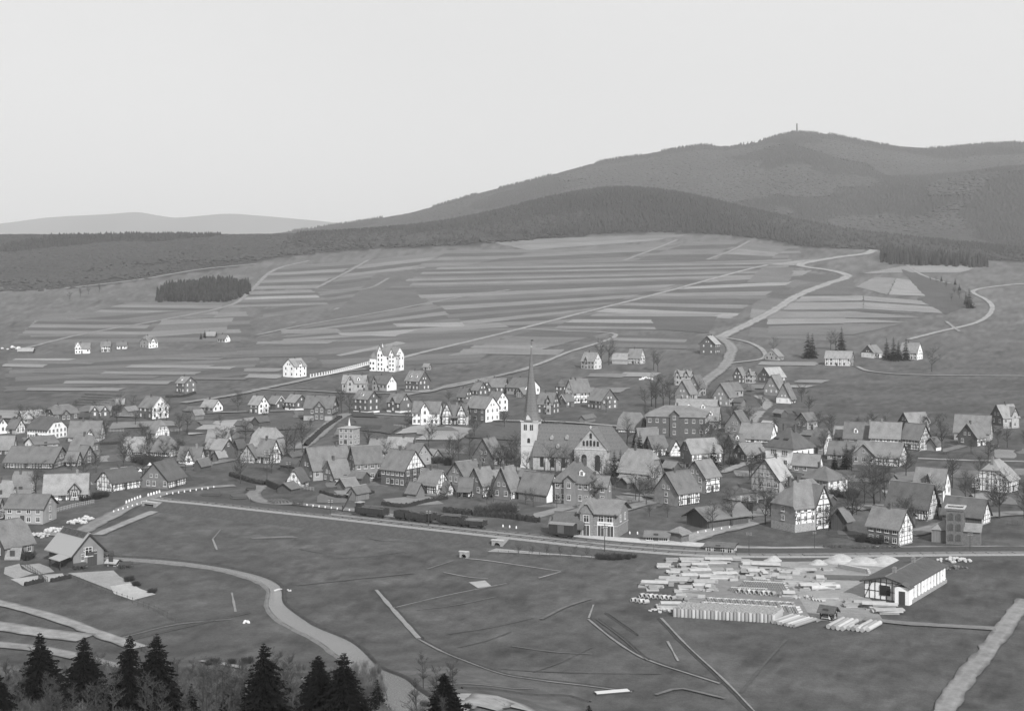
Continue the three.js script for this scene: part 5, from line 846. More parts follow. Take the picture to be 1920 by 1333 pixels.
// ---------- station ----------
const station = H('station_building', 'light brick railway station with gabled front and name board above the platform', [1089, 1157, 1178, 1009, 16, 47, 66, 'R'], { cat: 'station', w: 'Sb', roof: 'm', nowin: 1, ch: [0.3], hv: 0.85, hh: 0.85, ov: 0.8, cg: [{ t: 0.18, w: 0.36, e: 48, r: 66, k: 'Sb', p: 0.7, nowin: 1, q: 0.8 }] });
{
  const { inner, front, gab, gry, L, W, e } = station;
  for (const u of [0.18, 0.56, 0.8]) addWindow(inner, front(L * u, e * 0.72, u < 0.3 ? 0.72 : 0.02), 0, false, 'dark', 1.3, 1.15);
  for (const u of [0.18, 0.56, 0.82]) { const d = mesh('door', box(-0.75, 0.75, 0.1, 2.7, 0, 0.08), doorMat, inner); d.position.set(...front(L * u, 0, u < 0.3 ? 0.72 : 0.02)); mesh('door_frame', merge([box(-0.9, -0.75, 0, 2.85, 0, 0.1), box(0.75, 0.9, 0, 2.85, 0, 0.1), box(-0.75, 0.75, 2.7, 2.85, 0, 0.1), box(-0.04, 0.04, 0.1, 2.7, 0.08, 0.12)]), paintWhite, d); }
  for (const u of [0.3, 0.7]) addWindow(inner, gab(W * u, e * 0.72, 0.02), gry, false, 'dark', 1, 1.1);
  const b = mesh('name_board', box(-2, 2, 0, 0.9, 0, 0.1), flat('board_white', 0.66), inner); b.position.set(...front(L * 0.68, e * 0.47, 0.06)); mesh('board_line', box(-1.5, 1.5, 0.36, 0.56, 0.1, 0.115), flat('board_ink', 0.2), b);
  mesh('string_course', box(-L / 2 - 0.08, L / 2 + 0.08, e * 0.44, e * 0.44 + 0.2, -W / 2 - 0.08, W / 2 + 0.08), M('stone', 0.3, 2), inner);
  for (const u of [0.02, 0.36, 0.98]) mesh('eave_bracket', bar(front(L * u, e - 1.4, 0.05), front(L * u, e - 0.2, 0.95), 0.14), beam, inner);
  const pl = mesh('platform', box(-L / 2 - 6, L / 2 + 26, -0.6, 0.3, W / 2 + 0.3, W / 2 + 4.6), M('gravel', 0.4, 4, 1, 0.02), scene); pl.name = numbered('platform'); pl.userData.kind = 'structure'; pl.position.copy(station.G.position); pl.rotation.copy(station.G.rotation);
}
H('goods_shed', 'dark wooden goods shed with wide pent roof joined left of the station', [1046, 1085, 1093, 1006, 12, 25, 42, 'R'], { w: 'W', roof: 'd', ch: [], nowin: 1, ov: 1.4 });
H('plaster_hut', 'small pale plastered hut behind the goods wagon left of the station', [1031, 1046, 1052, 1003, 24, 20, 30, 'R'], { w: 'C', roof: 'm', ch: [] });
H('station_kiosk', 'small flat-roofed brick kiosk at the end of the platform', [1255, 1278, 1292, 1019, 34, 19, 28, 'L'], { w: 'Br', roof: 'l', hv: 0.3, ch: [], nowin: 1, ov: 0.6 });
H('station_hut', 'low white-fronted waiting hut with dark openings right of the station', [1212, 1252, 1256, 1018, 8, 13, 19, 'R'], { w: 'P', roof: 'm', ch: [], fl: 1, cols: 5, all: 1, ov: 0.7 });
H('track_hut', 'low pale hut with two pairs of windows standing alone beside the tracks', [1323, 1375, 1381, 1041, 8, 15, 17, 'R'], { w: 'C', roof: 'm', ch: [], fl: 1, cols: 4, all: 1 });
// ---------- brick hose tower with annexes ----------
{
  const { p, s } = place(1812, 1022), turn = -0.42, w = 3.9, h = 8.3, G = thing('fire_tower', 'square brick tower with three rows of arched windows and small annexes by the railway', 'tower', p.x - 1.6, p.y, p.z - 2.4, turn);
  const t = mesh('tower', merge([box(-w / 2, w / 2, -1, h, -w / 2, w / 2), box(-w / 2 - 0.2, w / 2 + 0.2, h - 0.5, h, -w / 2 - 0.2, w / 2 + 0.2)]), WALL.Br, G);
  mesh('parapet', merge([box(-w / 2 - 0.25, w / 2 + 0.25, h, h + 0.35, w / 2 - 0.1, w / 2 + 0.25), box(-w / 2 - 0.25, w / 2 + 0.25, h, h + 0.35, -w / 2 - 0.25, -w / 2 + 0.1), box(w / 2 - 0.1, w / 2 + 0.25, h, h + 0.35, -w / 2 + 0.1, w / 2 - 0.1), box(-w / 2 - 0.25, -w / 2 + 0.1, h, h + 0.35, -w / 2 + 0.1, w / 2 - 0.1)]), M('stone', 0.42, 2), t);
  const sh = new THREE.Shape(); sh.moveTo(-0.42, 0); sh.lineTo(0.42, 0); sh.lineTo(0.42, 1.1); sh.absarc(0, 1.1, 0.42, 0, Math.PI, false); const g = new THREE.ExtrudeGeometry(sh, { depth: 0.06, bevelEnabled: false, curveSegments: 6 });
  const sh2 = new THREE.Shape(); sh2.moveTo(-0.6, 0); sh2.lineTo(0.6, 0); sh2.lineTo(0.6, 1.1); sh2.absarc(0, 1.1, 0.6, 0, Math.PI, false); const hole = new THREE.Path(); hole.moveTo(-0.42, 0.02); hole.lineTo(0.42, 0.02); hole.lineTo(0.42, 1.1); hole.absarc(0, 1.1, 0.42, 0, Math.PI, false); sh2.holes.push(hole); const g2 = new THREE.ExtrudeGeometry(sh2, { depth: 0.12, bevelEnabled: false, curveSegments: 6 });
  for (const y of [0.8, 3.2, 5.6]) for (const [x, z, ry] of [[-0.85, w / 2, 0], [0.85, w / 2, 0], [w / 2, 0, Math.PI / 2]]) { const f = mesh('window_arch', g2, WALL.B, t); f.position.set(x, y, z); f.rotation.y = ry; mesh('pane', g, M('brick', 0.075, 2), f); }
  const a = mesh('annex', box(w / 2, w / 2 + 3.6, -1, 3.4, -2, w / 2 - 0.2), WALL.Br, G); mesh('annex_roof', polys(slab([[w / 2 + 0.01, 3.3, w / 2 + 0.2], [w / 2 + 4, 3.3, w / 2 + 0.2], [w / 2 + 4, 4.8, -1], [w / 2 + 0.01, 4.8, -1]], 0.15)), ROOF.l, a);
  const b = mesh('annex', box(-w / 2 - 3.4, -w / 2, -1, 3, -2.6, 0.6), WALL.Wl, G); mesh('annex_roof', polys([[[-w / 2 - 3.7, 2.9, 0.9], [-w / 2 - 0.01, 2.9, 0.9], [-w / 2 - 0.6, 5.4, -1]], [[-w / 2 - 3.7, 2.9, -2.9], [-w / 2 - 3.7, 2.9, 0.9], [-w / 2 - 0.6, 5.4, -1]], [[-w / 2 - 0.01, 2.9, 0.9], [-w / 2 - 0.01, 2.9, -2.9], [-w / 2 - 0.6, 5.4, -1]], [[-w / 2 - 0.01, 2.9, -2.9], [-w / 2 - 3.7, 2.9, -2.9], [-w / 2 - 0.6, 5.4, -1]]]), ROOF.l, b);
}
// ---------- viewing tower on the summit ----------
{
  const k = (1495 - 960) / F, d = 4480, x = k * d, y = groundY(x, -d);
  const G = thing('lookout_tower', 'tiny stone lookout tower on the summit of the mountain', 'tower', x, y, -d);
  mesh('tower_shaft', new THREE.CylinderGeometry(2.2, 3, 34, 8).translate(0, 15, 0), flat('far_stone', 0.09), G); mesh('tower_cap', new THREE.ConeGeometry(2.8, 5, 8).translate(0, 34, 0), flat('far_slate', 0.06), G);
}
// ---------- pipe works hall ----------
const works = H('pipe_works_hall', 'wide low hall with flat-pitched dark roof and white timbered walls in the pipe yard', [1621, 1706, 1772, 1132, 18, 35, 46, 'L'], { cat: 'hall', w: 'T', gw: 'T', roof: 'd', nowin: 1, ch: [0.72, 0.2], chp: 1, dense: 1.1, ov: 0.6, oe: 0.8, hv: 1 });
{ const { inner, gab, gry, W, L, e, front } = works;
  const big = mesh('workshop_window', merge([box(-1.0, 1.0, 0, 1.9, 0, 0.04)]), glassDark, inner); big.position.set(...gab(W * 0.53, 1.0, 0.06)); big.rotation.y = gry; const bars = []; for (let i = 0; i <= 5; i++) bars.push(box(-1 + i * 0.4 - 0.03, -1 + i * 0.4 + 0.03, 0, 1.9, 0.04, 0.1)); for (let i = 0; i <= 4; i++) bars.push(box(-1.05, 1.05, i * 0.46, i * 0.46 + 0.05, 0.05, 0.12)); mesh('glazing_bars', merge(bars), beam, big);
  const po = mesh('porch', box(-1.4, 1.4, -1, 3.3, 0, 1.6), WALL.P, inner); po.position.set(...gab(W * 0.1, 0, 0)); po.rotation.y = gry; mesh('porch_door', box(-0.6, 0.6, 0, 2.5, 1.6, 1.66), doorMat, po); mesh('porch_roof', roofGeo(1.9, 2.9, 3.3, 4, 0.3, 1, 1, 0.12).rotateY(Math.PI / 2).translate(0, 0, 0.8), ROOF.d, po);
  for (let i = 0; i < 11; i++) { const p2 = mesh('wall_pier', box(-0.35, 0.35, -1, e - 0.1, 0, 0.3), WALL.P, inner); p2.position.set(...front((i + 0.5) / 11 * L, 0, 0.05)); if (i % 2 === 0) addWindow(inner, front((i + 1) / 11 * L, e * 0.5, 0.02), 0, false, 'dark', 0.8, 1.2); }
  mesh('plinth', box(-L / 2 - 0.1, L / 2 + 0.1, -1, 0.7, W / 2, W / 2 + 0.5), plinthMat, inner); }
H('yard_hut', 'small white timbered hut with dark roof at the front of the pipe yard', [1538, 1562, 1570, 1165, 22, 18, 26, 'R'], { w: 'T', gw: 'T', roof: 'd', ch: [], fl: 1, cols: 1, gcols: 1, dense: 0.8 });
// ---------- trees ----------
function stick(list, a, b, r0, r1) {                     // tapered three-sided stick
  const d = b.clone().sub(a), u = V3(0, 1, 0); if (Math.abs(d.y) > 0.9 * d.length()) u.set(1, 0, 0);
  const n = V3().crossVectors(d, u).normalize(), m = V3().crossVectors(d, n).normalize(), P = [], Q = [];
  for (let k = 0; k < 3; k++) { const c = Math.cos(k * 2.094), s = Math.sin(k * 2.094), w = n.clone().multiplyScalar(c).addScaledVector(m, s); P.push(a.clone().addScaledVector(w, r0)); Q.push(b.clone().addScaledVector(w, r1)); }
  for (let k = 0; k < 3; k++) { const j = (k + 1) % 3; list.push(P[k], P[j], Q[j], P[k], Q[j], Q[k]); }
}
function twig(list, a, b, r) { const d = b.clone().sub(a), n = V3().crossVectors(d, V3(rr(-1, 1), rr(-1, 1), rr(-1, 1))).normalize().multiplyScalar(r); list.push(a.clone().add(n), b.clone().addScaledVector(n, 0.3), a.clone().sub(n), a.clone().sub(n), b.clone().addScaledVector(n, 0.3), b.clone().addScaledVector(n, -0.3)); }
function triGeo(v) {
  const g = new THREE.BufferGeometry(), p = new Float32Array(v.length * 3); v.forEach((q, i) => q.toArray(p, i * 3));
  g.setAttribute('position', new THREE.BufferAttribute(p, 3)); g.computeVertexNormals(); return g;
}
function bareTree(h, spread, fine = 1) {                 // returns [trunk geometry, crown geometry]
  const trunk = [], crown = [];
  const grow = (a, dir, len, r, lev) => {
    if (lev === 3) return twig(crown, a, a.clone().addScaledVector(dir, len).add(V3(rr(-0.1, 0.1), rr(0, 0.15), rr(-0.1, 0.1)).multiplyScalar(len)), r * 1.25);
    let p = a.clone(), d = dir.clone(); const n = lev === 0 ? 5 : 3, out = lev === 0 ? trunk : crown;
    for (let i = 0; i < n; i++) {
      const q = p.clone().addScaledVector(d, len / n), r0 = r * (1 - 0.75 * i / n), r1 = r * (1 - 0.75 * (i + 1) / n);
      stick(out, p, q, r0, r1); p = q;
      d.add(V3(rr(-1, 1), rr(-0.2, 0.5), rr(-1, 1)).multiplyScalar(lev === 0 ? 0.07 : 0.22)).normalize();
      if (lev < 3 && (lev > 0 || i >= 1)) {
        const kids = lev === 0 ? 3 : lev === 1 ? 3 : Math.round(3 * fine);
        for (let k = 0; k < kids; k++) {
          const az = rr(0, 6.283), up = lev === 0 ? rr(0.35, 1) : rr(-0.1, 0.8), nd = V3(Math.cos(az), up, Math.sin(az)).normalize().lerp(d, lev === 0 ? 0.25 : 0.35).normalize();
          grow(p, nd, len * (lev === 0 ? rr(0.42, 0.66) * (1 - 0.45 * i / n) * spread : rr(0.4, 0.62)), Math.max(0.016, r1 * (lev === 2 ? 0.6 : 0.66)), lev + 1);
        }
      }
    }
  };
  grow(V3(0, -0.3, 0), V3(0, 1, 0), h * 0.8, h * 0.024, 0);
  return [triGeo(trunk), triGeo(crown)];
}
function spruceGeo(h, r, whorls, per, sprays, droop = 0.35, bare = 0.06) {
  const trunk = [], crown = [];
  stick(trunk, V3(0, -0.5, 0), V3(0, h * 0.55, 0), h * 0.02, h * 0.012); stick(trunk, V3(0, h * 0.55, 0), V3(0, h, 0), h * 0.012, h * 0.002);
  const lop = rr(0, 6.28);
  for (let i = 0; i < whorls; i++) {
    const t = (i + rr(-0.3, 0.3)) / whorls, y = h * (bare + (1 - bare) * t);
    const R = r * (Math.pow(1 - t, 0.82) * (0.82 + 0.3 * rnd()) + 0.015), n = Math.max(3, Math.round(per * (1 - 0.5 * t)));
    for (let k = 0; k < n; k++) {
      const az = (k + rr(0, 0.9)) / n * 6.283 + i * 1.1, len = R * rr(0.55, 1.12) * (1 + 0.16 * Math.cos(az - lop)), dx = Math.cos(az), dz = Math.sin(az), lift = t > 0.8 ? 0.5 : 0.1;
      const pt = (s) => V3(dx * len * s, y + len * (lift * s - droop * s * s * 1.4) + (s > 0.75 ? len * 0.14 * (s - 0.75) * 4 : 0), dz * len * s);
      stick(crown, V3(0, y, 0), pt(0.9), 0.012 * h * (1 - t) + 0.008, 0.006);
      for (let q = 0; q < sprays; q++) {
        const s = rr(0.12, 1), c = pt(s), w = len * rr(0.12, 0.26) * (1.15 - 0.5 * s) + 0.05, side = rr(-1, 1), e = V3(dx * w * 0.9 - dz * side * w, rr(-0.75, 0.12) * w, dz * w * 0.9 + dx * side * w), f = V3(-dz * w * 0.5 * (rnd() - 0.5), -w * rr(0.15, 0.5), dx * w * 0.5 * (rnd() - 0.5));
        const a = c.clone(), b = c.clone().add(e), d = c.clone().addScaledVector(e, 0.45).add(f), g = c.clone().addScaledVector(e, 0.4).sub(f.clone().multiplyScalar(0.5));
        crown.push(a, d, b, a, b, g);
      }
    }
  }
  return [triGeo(trunk), triGeo(crown)];
}
const barkMat = flat('bark', 0.05, 1), twigMat = flat('twigs_bare', 0.06, 1), needleMat = flat('needles', 0.009, 1), spruceBark = flat('spruce_bark', 0.015, 1);
function makeTree(name, parts, mats2, label, category, group) {
  const G = new THREE.Group(); G.name = name; mesh('trunk', parts[0], mats2[0], G); mesh('crown', parts[1], mats2[1], G); G.userData = { label, category, group, base: name }; return G;
}
function plant(proto, px, py, hpx, hProto, label, group) {   // set a tree of a surveyed height on the ground
  const p = at(px, py), s = hpx / scaleAt(p) / hProto;
  return copyOf(proto, p.x, p.y, p.z, rr(0, 6.28), s, label, group);
}
const bareProtos = []; for (let i = 0; i < 6; i++) bareProtos.push(makeTree('bare_tree', bareTree(10, rr(0.8, 1.15), i < 3 ? 1 : 0.8), [barkMat, twigMat], '', 'tree'));
let bt = 0;
const B = (x, y, h, label, group) => plant(bareProtos[bt++ % 6], x, y, h, 9.6, label, group);
for (const [x, y, h, l, g] of [
  [1748, 697, 42, 'lone bare tree on the meadow below the farm on the right'], [1767, 848, 66, 'tall bare tree beside the small pale hut on the right'],
  [226, 772, 30, 'bare tree beside the small dark hut, left of the pair', 0], [250, 773, 32, 'bare tree between the dark hut and the broad white gable', 0], [66, 926, 56, 'bare tree behind the timbered cottages at the left edge'],
  [640, 774, 40, 'bare tree right of the brick house at the street bend'], [655, 776, 36, 'bare tree left of the tall plain brick house'], [692, 850, 46, 'bare tree right of the flat-roofed villa'],
  [537, 852, 46, 'bare trees crowding beside the tall hipped barn left of centre', 'trees beside the hipped barn'], [552, 856, 52, 'bare trees crowding beside the tall hipped barn left of centre', 'trees beside the hipped barn'], [566, 850, 46, 'bare trees crowding beside the tall hipped barn left of centre', 'trees beside the hipped barn'],
  [926, 884, 48, 'bare churchyard tree left of the tower', 'churchyard trees left of the tower'], [938, 880, 44, 'bare churchyard tree left of the tower', 'churchyard trees left of the tower'], [950, 887, 46, 'bare churchyard tree left of the tower', 'churchyard trees left of the tower'], [968, 884, 38, 'bare churchyard tree left of the tower', 'churchyard trees left of the tower'],
  [988, 892, 44, 'bare tree in front of the church tower foot'], [1032, 893, 56, 'tall bare tree before the nave wall', 'trees before the nave'], [1052, 895, 54, 'tall bare tree before the nave wall', 'trees before the nave'], [1064, 893, 48, 'tall bare tree before the nave wall', 'trees before the nave'],
  [1128, 684, 46, 'bare tree behind the narrow white gable above the spire', 'trees by the upper lane'], [1142, 684, 44, 'bare tree behind the narrow white gable above the spire', 'trees by the upper lane'], [1226, 694, 38, 'bare tree right of the white timbered house above the school', 'trees by the upper timbered house'], [1234, 697, 34, 'bare tree right of the white timbered house above the school', 'trees by the upper timbered house'],
  [1230, 765, 54, 'bare tree in the dense clump above the brick school', 'clump above the school'], [1244, 766, 58, 'bare tree in the dense clump above the brick school', 'clump above the school'], [1256, 764, 48, 'bare tree in the dense clump above the brick school', 'clump above the school'], [1222, 762, 44, 'bare tree in the dense clump above the brick school', 'clump above the school'],
  [1176, 838, 54, 'thin bare tree between the church and the school'], [1308, 748, 34, 'bare tree between the pale slate gables above the school'], [1357, 874, 66, 'tall bare tree right of the single spruce', 'trees right of the single spruce'], [1368, 876, 54, 'tall bare tree right of the single spruce', 'trees right of the single spruce'], [1316, 830, 36, 'bare tree in the school yard', 'school yard trees'], [1332, 832, 40, 'bare tree in the school yard', 'school yard trees'], [1346, 832, 38, 'bare tree in the school yard', 'school yard trees'],
  [1212, 947, 46, 'bare tree with thick trunk beside the porch house right of the church'], [1252, 970, 24, 'young bare tree on the grass right of the station', 'saplings by the station'], [1218, 968, 20, 'young bare tree on the grass right of the station', 'saplings by the station'], [1336, 994, 52, 'bare tree before the hipped end of the long goods shed'], [1373, 987, 62, 'bare tree before the middle of the long goods shed'], [1412, 975, 44, 'bare tree at the right end of the long goods shed'],
  [1545, 854, 50, 'bare tree in front of the timbered gable beside the hipped villa'], [1598, 992, 94, 'great bare tree beside the dark boarded shed'], [1640, 957, 78, 'great bare tree left of the long white farmhouse'], [1622, 944, 56, 'bare tree behind the great bare trees on the right'], [1875, 972, 80, 'tall bare tree in front of the white half-hipped gable at the far right'], [1812, 946, 62, 'bushy bare tree between the dormer house and the far right gable'],
  [1450, 662, 28, 'small bare tree above the pale cottage on the winding lane'], [1558, 657, 34, 'slender bare trees between the two tall spruces on the right', 'slender trees by the spruces'], [1568, 657, 32, 'slender bare trees between the two tall spruces on the right', 'slender trees by the spruces'], [1426, 928, 36, 'small bare tree before the grey timbered gable house'], [1406, 900, 44, 'bare tree left of the grey timbered gable house'], [1480, 905, 36, 'bare tree before the grey annex of the hipped villa'], [1185, 925, 30, 'small bare tree beside the porch of the big half-hipped house'],
  [350, 812, 40, 'bare garden tree above the white cottage with the steep gable', 'garden trees left of the pale plot'], [335, 815, 36, 'bare garden tree above the white cottage with the steep gable', 'garden trees left of the pale plot'], [280, 835, 34, 'bare tree beside the half-hipped timbered gable at the left'], [300, 790, 26, 'small bare tree before the broad white gable'], [905, 880, 40, 'bare tree behind the railway row left of the tower', 'trees behind the railway row'], [880, 872, 36, 'bare tree behind the railway row left of the tower', 'trees behind the railway row'], [860, 866, 34, 'bare tree behind the railway row left of the tower', 'trees behind the railway row'], [958, 878, 50, 'bare churchyard tree left of the tower', 'churchyard trees left of the tower'], [1076, 900, 44, 'bare tree before the church transept', 'trees before the transept'], [1128, 905, 46, 'bare tree before the church transept', 'trees before the transept'], [1590, 950, 60, 'bare tree behind the dark boarded shed'], [1660, 930, 56, 'bare tree above the long white farmhouse roof'], [1660, 800, 26, 'small bare tree behind the timbered row'], [1840, 900, 44, 'bare tree left of the white half-hipped gable'], [1280, 935, 30, 'small bare tree between the slate gables right of the church'], [1000, 950, 30, 'small bare tree before the white barn gable below the church'], [985, 946, 26, 'small bare garden tree below the long barn'], [1210, 764, 34, 'low bare tree at the left end of the school roof'],
  [730, 850, 40, 'bare tree rising behind the tall grey house'], [860, 845, 30, 'bare garden tree below the green field left of the church', 'garden trees left of the church'], [842, 852, 34, 'bare garden tree below the green field left of the church', 'garden trees left of the church'], [880, 838, 26, 'bare garden tree below the green field left of the church', 'garden trees left of the church'],
  [412, 800, 22, 'little bare tree on the pale garden plot'], [1700, 892, 40, 'bare tree behind the tall dormer house'], [1890, 840, 40, 'bare tree at the far right edge above the path'],
]) B(x, y, h, l, g || undefined);
// hedgerow trees along the hill lanes
for (const [x, y, h] of [[1775, 540, 12], [1790, 552, 14], [1800, 560, 16], [1785, 565, 14], [1758, 533, 11], [1745, 528, 10], [130, 562, 14], [150, 556, 16], [165, 552, 14], [185, 548, 15]]) B(x, y, h, x > 900 ? 'small bare hedgerow tree on the bank right of the round field' : 'small bare hedgerow tree below the forest at the far left', x > 900 ? 'hedgerow trees on the right bank' : 'hedgerow trees at the far left');
// conifers in the town
const midSpruce = []; for (let i = 0; i < 4; i++) midSpruce.push(makeTree('spruce', spruceGeo(10, rr(2.3, 2.9), 26, 10, 13), [spruceBark, needleMat], '', 'spruce'));
let ms = 0;
for (const [x, y, h, l, g] of [
  [1188, 850, 34, 'dark spruce in the clump between the school and the church, left one'], [1200, 853, 46, 'dark spruce in the clump between the school and the church, tallest one'], [1214, 854, 32, 'dark spruce in the clump between the school and the church, right one'], [1152, 893, 50, 'dark spruce against the church transept, left of two'], [1164, 898, 56, 'dark spruce against the church transept, right of two'],
  [1338, 882, 54, 'single dark spruce in front of the long white timbered house'], [1565, 880, 40, 'dark conifer, left and smaller of the pair beside the clad front gable'], [1588, 880, 50, 'dark conifer, right and larger of the pair beside the clad front gable'],
  [1516, 672, 50, 'tall twin spruce left of the long white farmhouse', 'twin spruces'], [1524, 672, 48, 'tall twin spruce left of the long white farmhouse', 'twin spruces'], [1579, 658, 46, 'tall slender spruce behind the long white farmhouse'],
  [1663, 675, 42, 'spruce in the dark clump among the farms on the right', 'farm spruce clump'], [1676, 677, 46, 'spruce in the dark clump among the farms on the right', 'farm spruce clump'], [1686, 674, 36, 'spruce in the dark clump among the farms on the right', 'farm spruce clump'], [1700, 676, 44, 'spruce in the dark clump among the farms on the right', 'farm spruce clump'],
  [1818, 578, 38, 'dark spruce at the bend of the winding road on the right hill'], [1812, 572, 26, 'small dark spruce left of the road bend on the right hill'], [1800, 545, 14, 'little spruce on the bank above the road bend', 'little bank spruces'], [1792, 534, 13, 'little spruce on the bank above the road bend', 'little bank spruces'], [1766, 528, 12, 'little spruce on the bank above the road bend', 'little bank spruces'],
  [383, 634, 16, 'dark conifer behind the little barn on the left hillside', 'conifers at the hillside cottage'], [376, 636, 13, 'dark conifer behind the little barn on the left hillside', 'conifers at the hillside cottage'], [392, 632, 14, 'dark conifer behind the little barn on the left hillside', 'conifers at the hillside cottage'],
]) plant(midSpruce[ms++ % 4], x, y, h, 10, l, g);
// the near dark spruces on the slope below the camera
[[73, 1326, 1185, 36, 'black spruce with open side, leftmost of the large foreground spruces'], [156, 1340, 1194, 38, 'black foreground spruce, second from the left, with broad skirt'], [243, 1350, 1190, 34, 'black foreground spruce touching its wider neighbour, third from the left'], [293, 1348, 1187, 40, 'widest black foreground spruce, fourth from the left'], [494, 1368, 1205, 42, 'large black spruce standing alone before the meadow'], [597, 1362, 1228, 38, 'black spruce left of the river, the left of a joined pair'], [645, 1378, 1223, 44, 'broad black spruce left of the river, the right of a joined pair'], [707, 1346, 1272, 17, 'small black spruce at the river edge'], [832, 1360, 1262, 32, 'ragged black spruce right of the river at the bottom edge'], [-6, 1350, 1262, 26, 'black spruce cut by the lower left corner'], [358, 1340, 1280, 12, 'slim young spruce between the foreground spruces'], [418, 1360, 1310, 12, 'little dark spruce in the undergrowth at the bottom edge'], [1105, 1360, 1322, 12, 'tip of a little spruce at the bottom edge right of centre']].forEach(([x, y, tip, half, l], i) => {
  const p = at(x, y), s = scaleAt(p), h = (y - tip) / s;
  const G = makeTree(numbered('dark_spruce'), spruceGeo(h, half * 1.5 / s, half > 25 ? 40 : 22, half > 25 ? 14 : 9, half > 25 ? 24 : 12, 0.3, 0.14), [spruceBark, needleMat], l, 'spruce', 'dark spruces on the near slope');
  delete G.userData.base; G.position.copy(p); scene.add(G);
});
// undergrowth of the near slope: leafless brush as one mass, saplings one by one
function brushGeo(n, h) { const v = []; for (let i = 0; i < n; i++) { const a = rr(0, 6.28), t = rr(0.1, 0.6), b = V3(Math.cos(a) * t * h * 0.8, h * rr(0.5, 1), Math.sin(a) * t * h * 0.8), a0 = V3(rr(-0.2, 0.2) * h, -0.1, rr(-0.2, 0.2) * h); stick(v, a0, b, 0.022, 0.008); for (let k = 0; k < 4; k++) { const q = a0.clone().lerp(b, rr(0.3, 0.9)); stick(v, q, q.clone().add(V3(rr(-0.35, 0.35) * h, rr(0.05, 0.4) * h, rr(-0.35, 0.35) * h)), 0.012, 0.004); } } return triGeo(v); }
{
  const spots = [];
  for (let i = 0; i < 2600; i++) {
    const d = rr(120, 216), x = rr(-0.42, 0.02) * d - 2; const px = 960 + F * x / d;
    if (d > 200 && fbm(x / 6, d / 6, 2) < 0.5) continue;
    if (px > 720 && d > 150) continue;
    spots.push([x, groundY(x, -d), -d, rr(0.6, 1.5), rr(0.05, 0.13)]);
  }
  const m = scatter('undergrowth', brushGeo(26, 1.3), leafless, spots, 'tangle of leafless brush between the foreground spruces', 'brush');
  const sap = []; for (let i = 0; i < 3; i++) sap.push(makeTree('sapling', bareTree(6, 0.55, 0.6), [barkMat, twigMat], 'thin leafless sapling standing in the brush of the near slope', 'sapling', 'saplings of the near slope'));
  for (let i = 0; i < 64; i++) { const px = i < 40 ? rr(-10, 460) : rr(380, 880), py = rr(1285, 1372), p = at(px, py); copyOf(sap[i % 3], p.x, p.y, p.z, rr(0, 6.28), rr(0.5, 1.1)); }
}
// bushes
function bushGeo() { const v = []; for (let i = 0; i < 5; i++) { const cx = rr(-0.7, 0.7), cz = rr(-0.5, 0.5), hh = rr(0.55, 1); for (let k = 0; k < 60; k++) { const a = rr(0, 6.28), q = Math.sqrt(rnd()) * 0.5, a0 = V3(cx + Math.cos(a) * q * 0.3, -0.1, cz + Math.sin(a) * q * 0.3), b = V3(cx + Math.cos(a) * q * 1.1, hh * rr(0.4, 1), cz + Math.sin(a) * q * 1.1); stick(v, a0, b, 0.014, 0.008); for (let j = 0; j < 3; j++) { const c = a0.clone().lerp(b, rr(0.25, 0.95)); stick(v, c, c.clone().add(V3(rr(-0.3, 0.3), rr(-0.02, 0.25), rr(-0.3, 0.3))), 0.01, 0.005); } } } return triGeo(v); }
const bushes = []; for (let i = 0; i < 3; i++) bushes.push(mesh('bush', bushGeo(), twigMat));
const darkBush = bushes.map((b) => mesh('bush', b.geometry, flat('evergreen_twigs', 0.04, 1)));
let bn = 0;
function bush(x, y, h, label, group, dark) { const p = at(x, y), o = (dark ? darkBush : bushes)[bn++ % 3], c = mesh(numbered('bush'), o.geometry, o.material, scene); c.position.copy(p); const s = h / scaleAt(p); c.scale.set(s * 0.95, s * 0.85, s * 0.95); c.rotation.y = rr(0, 6); return tag(c, label, 'bush', group); }
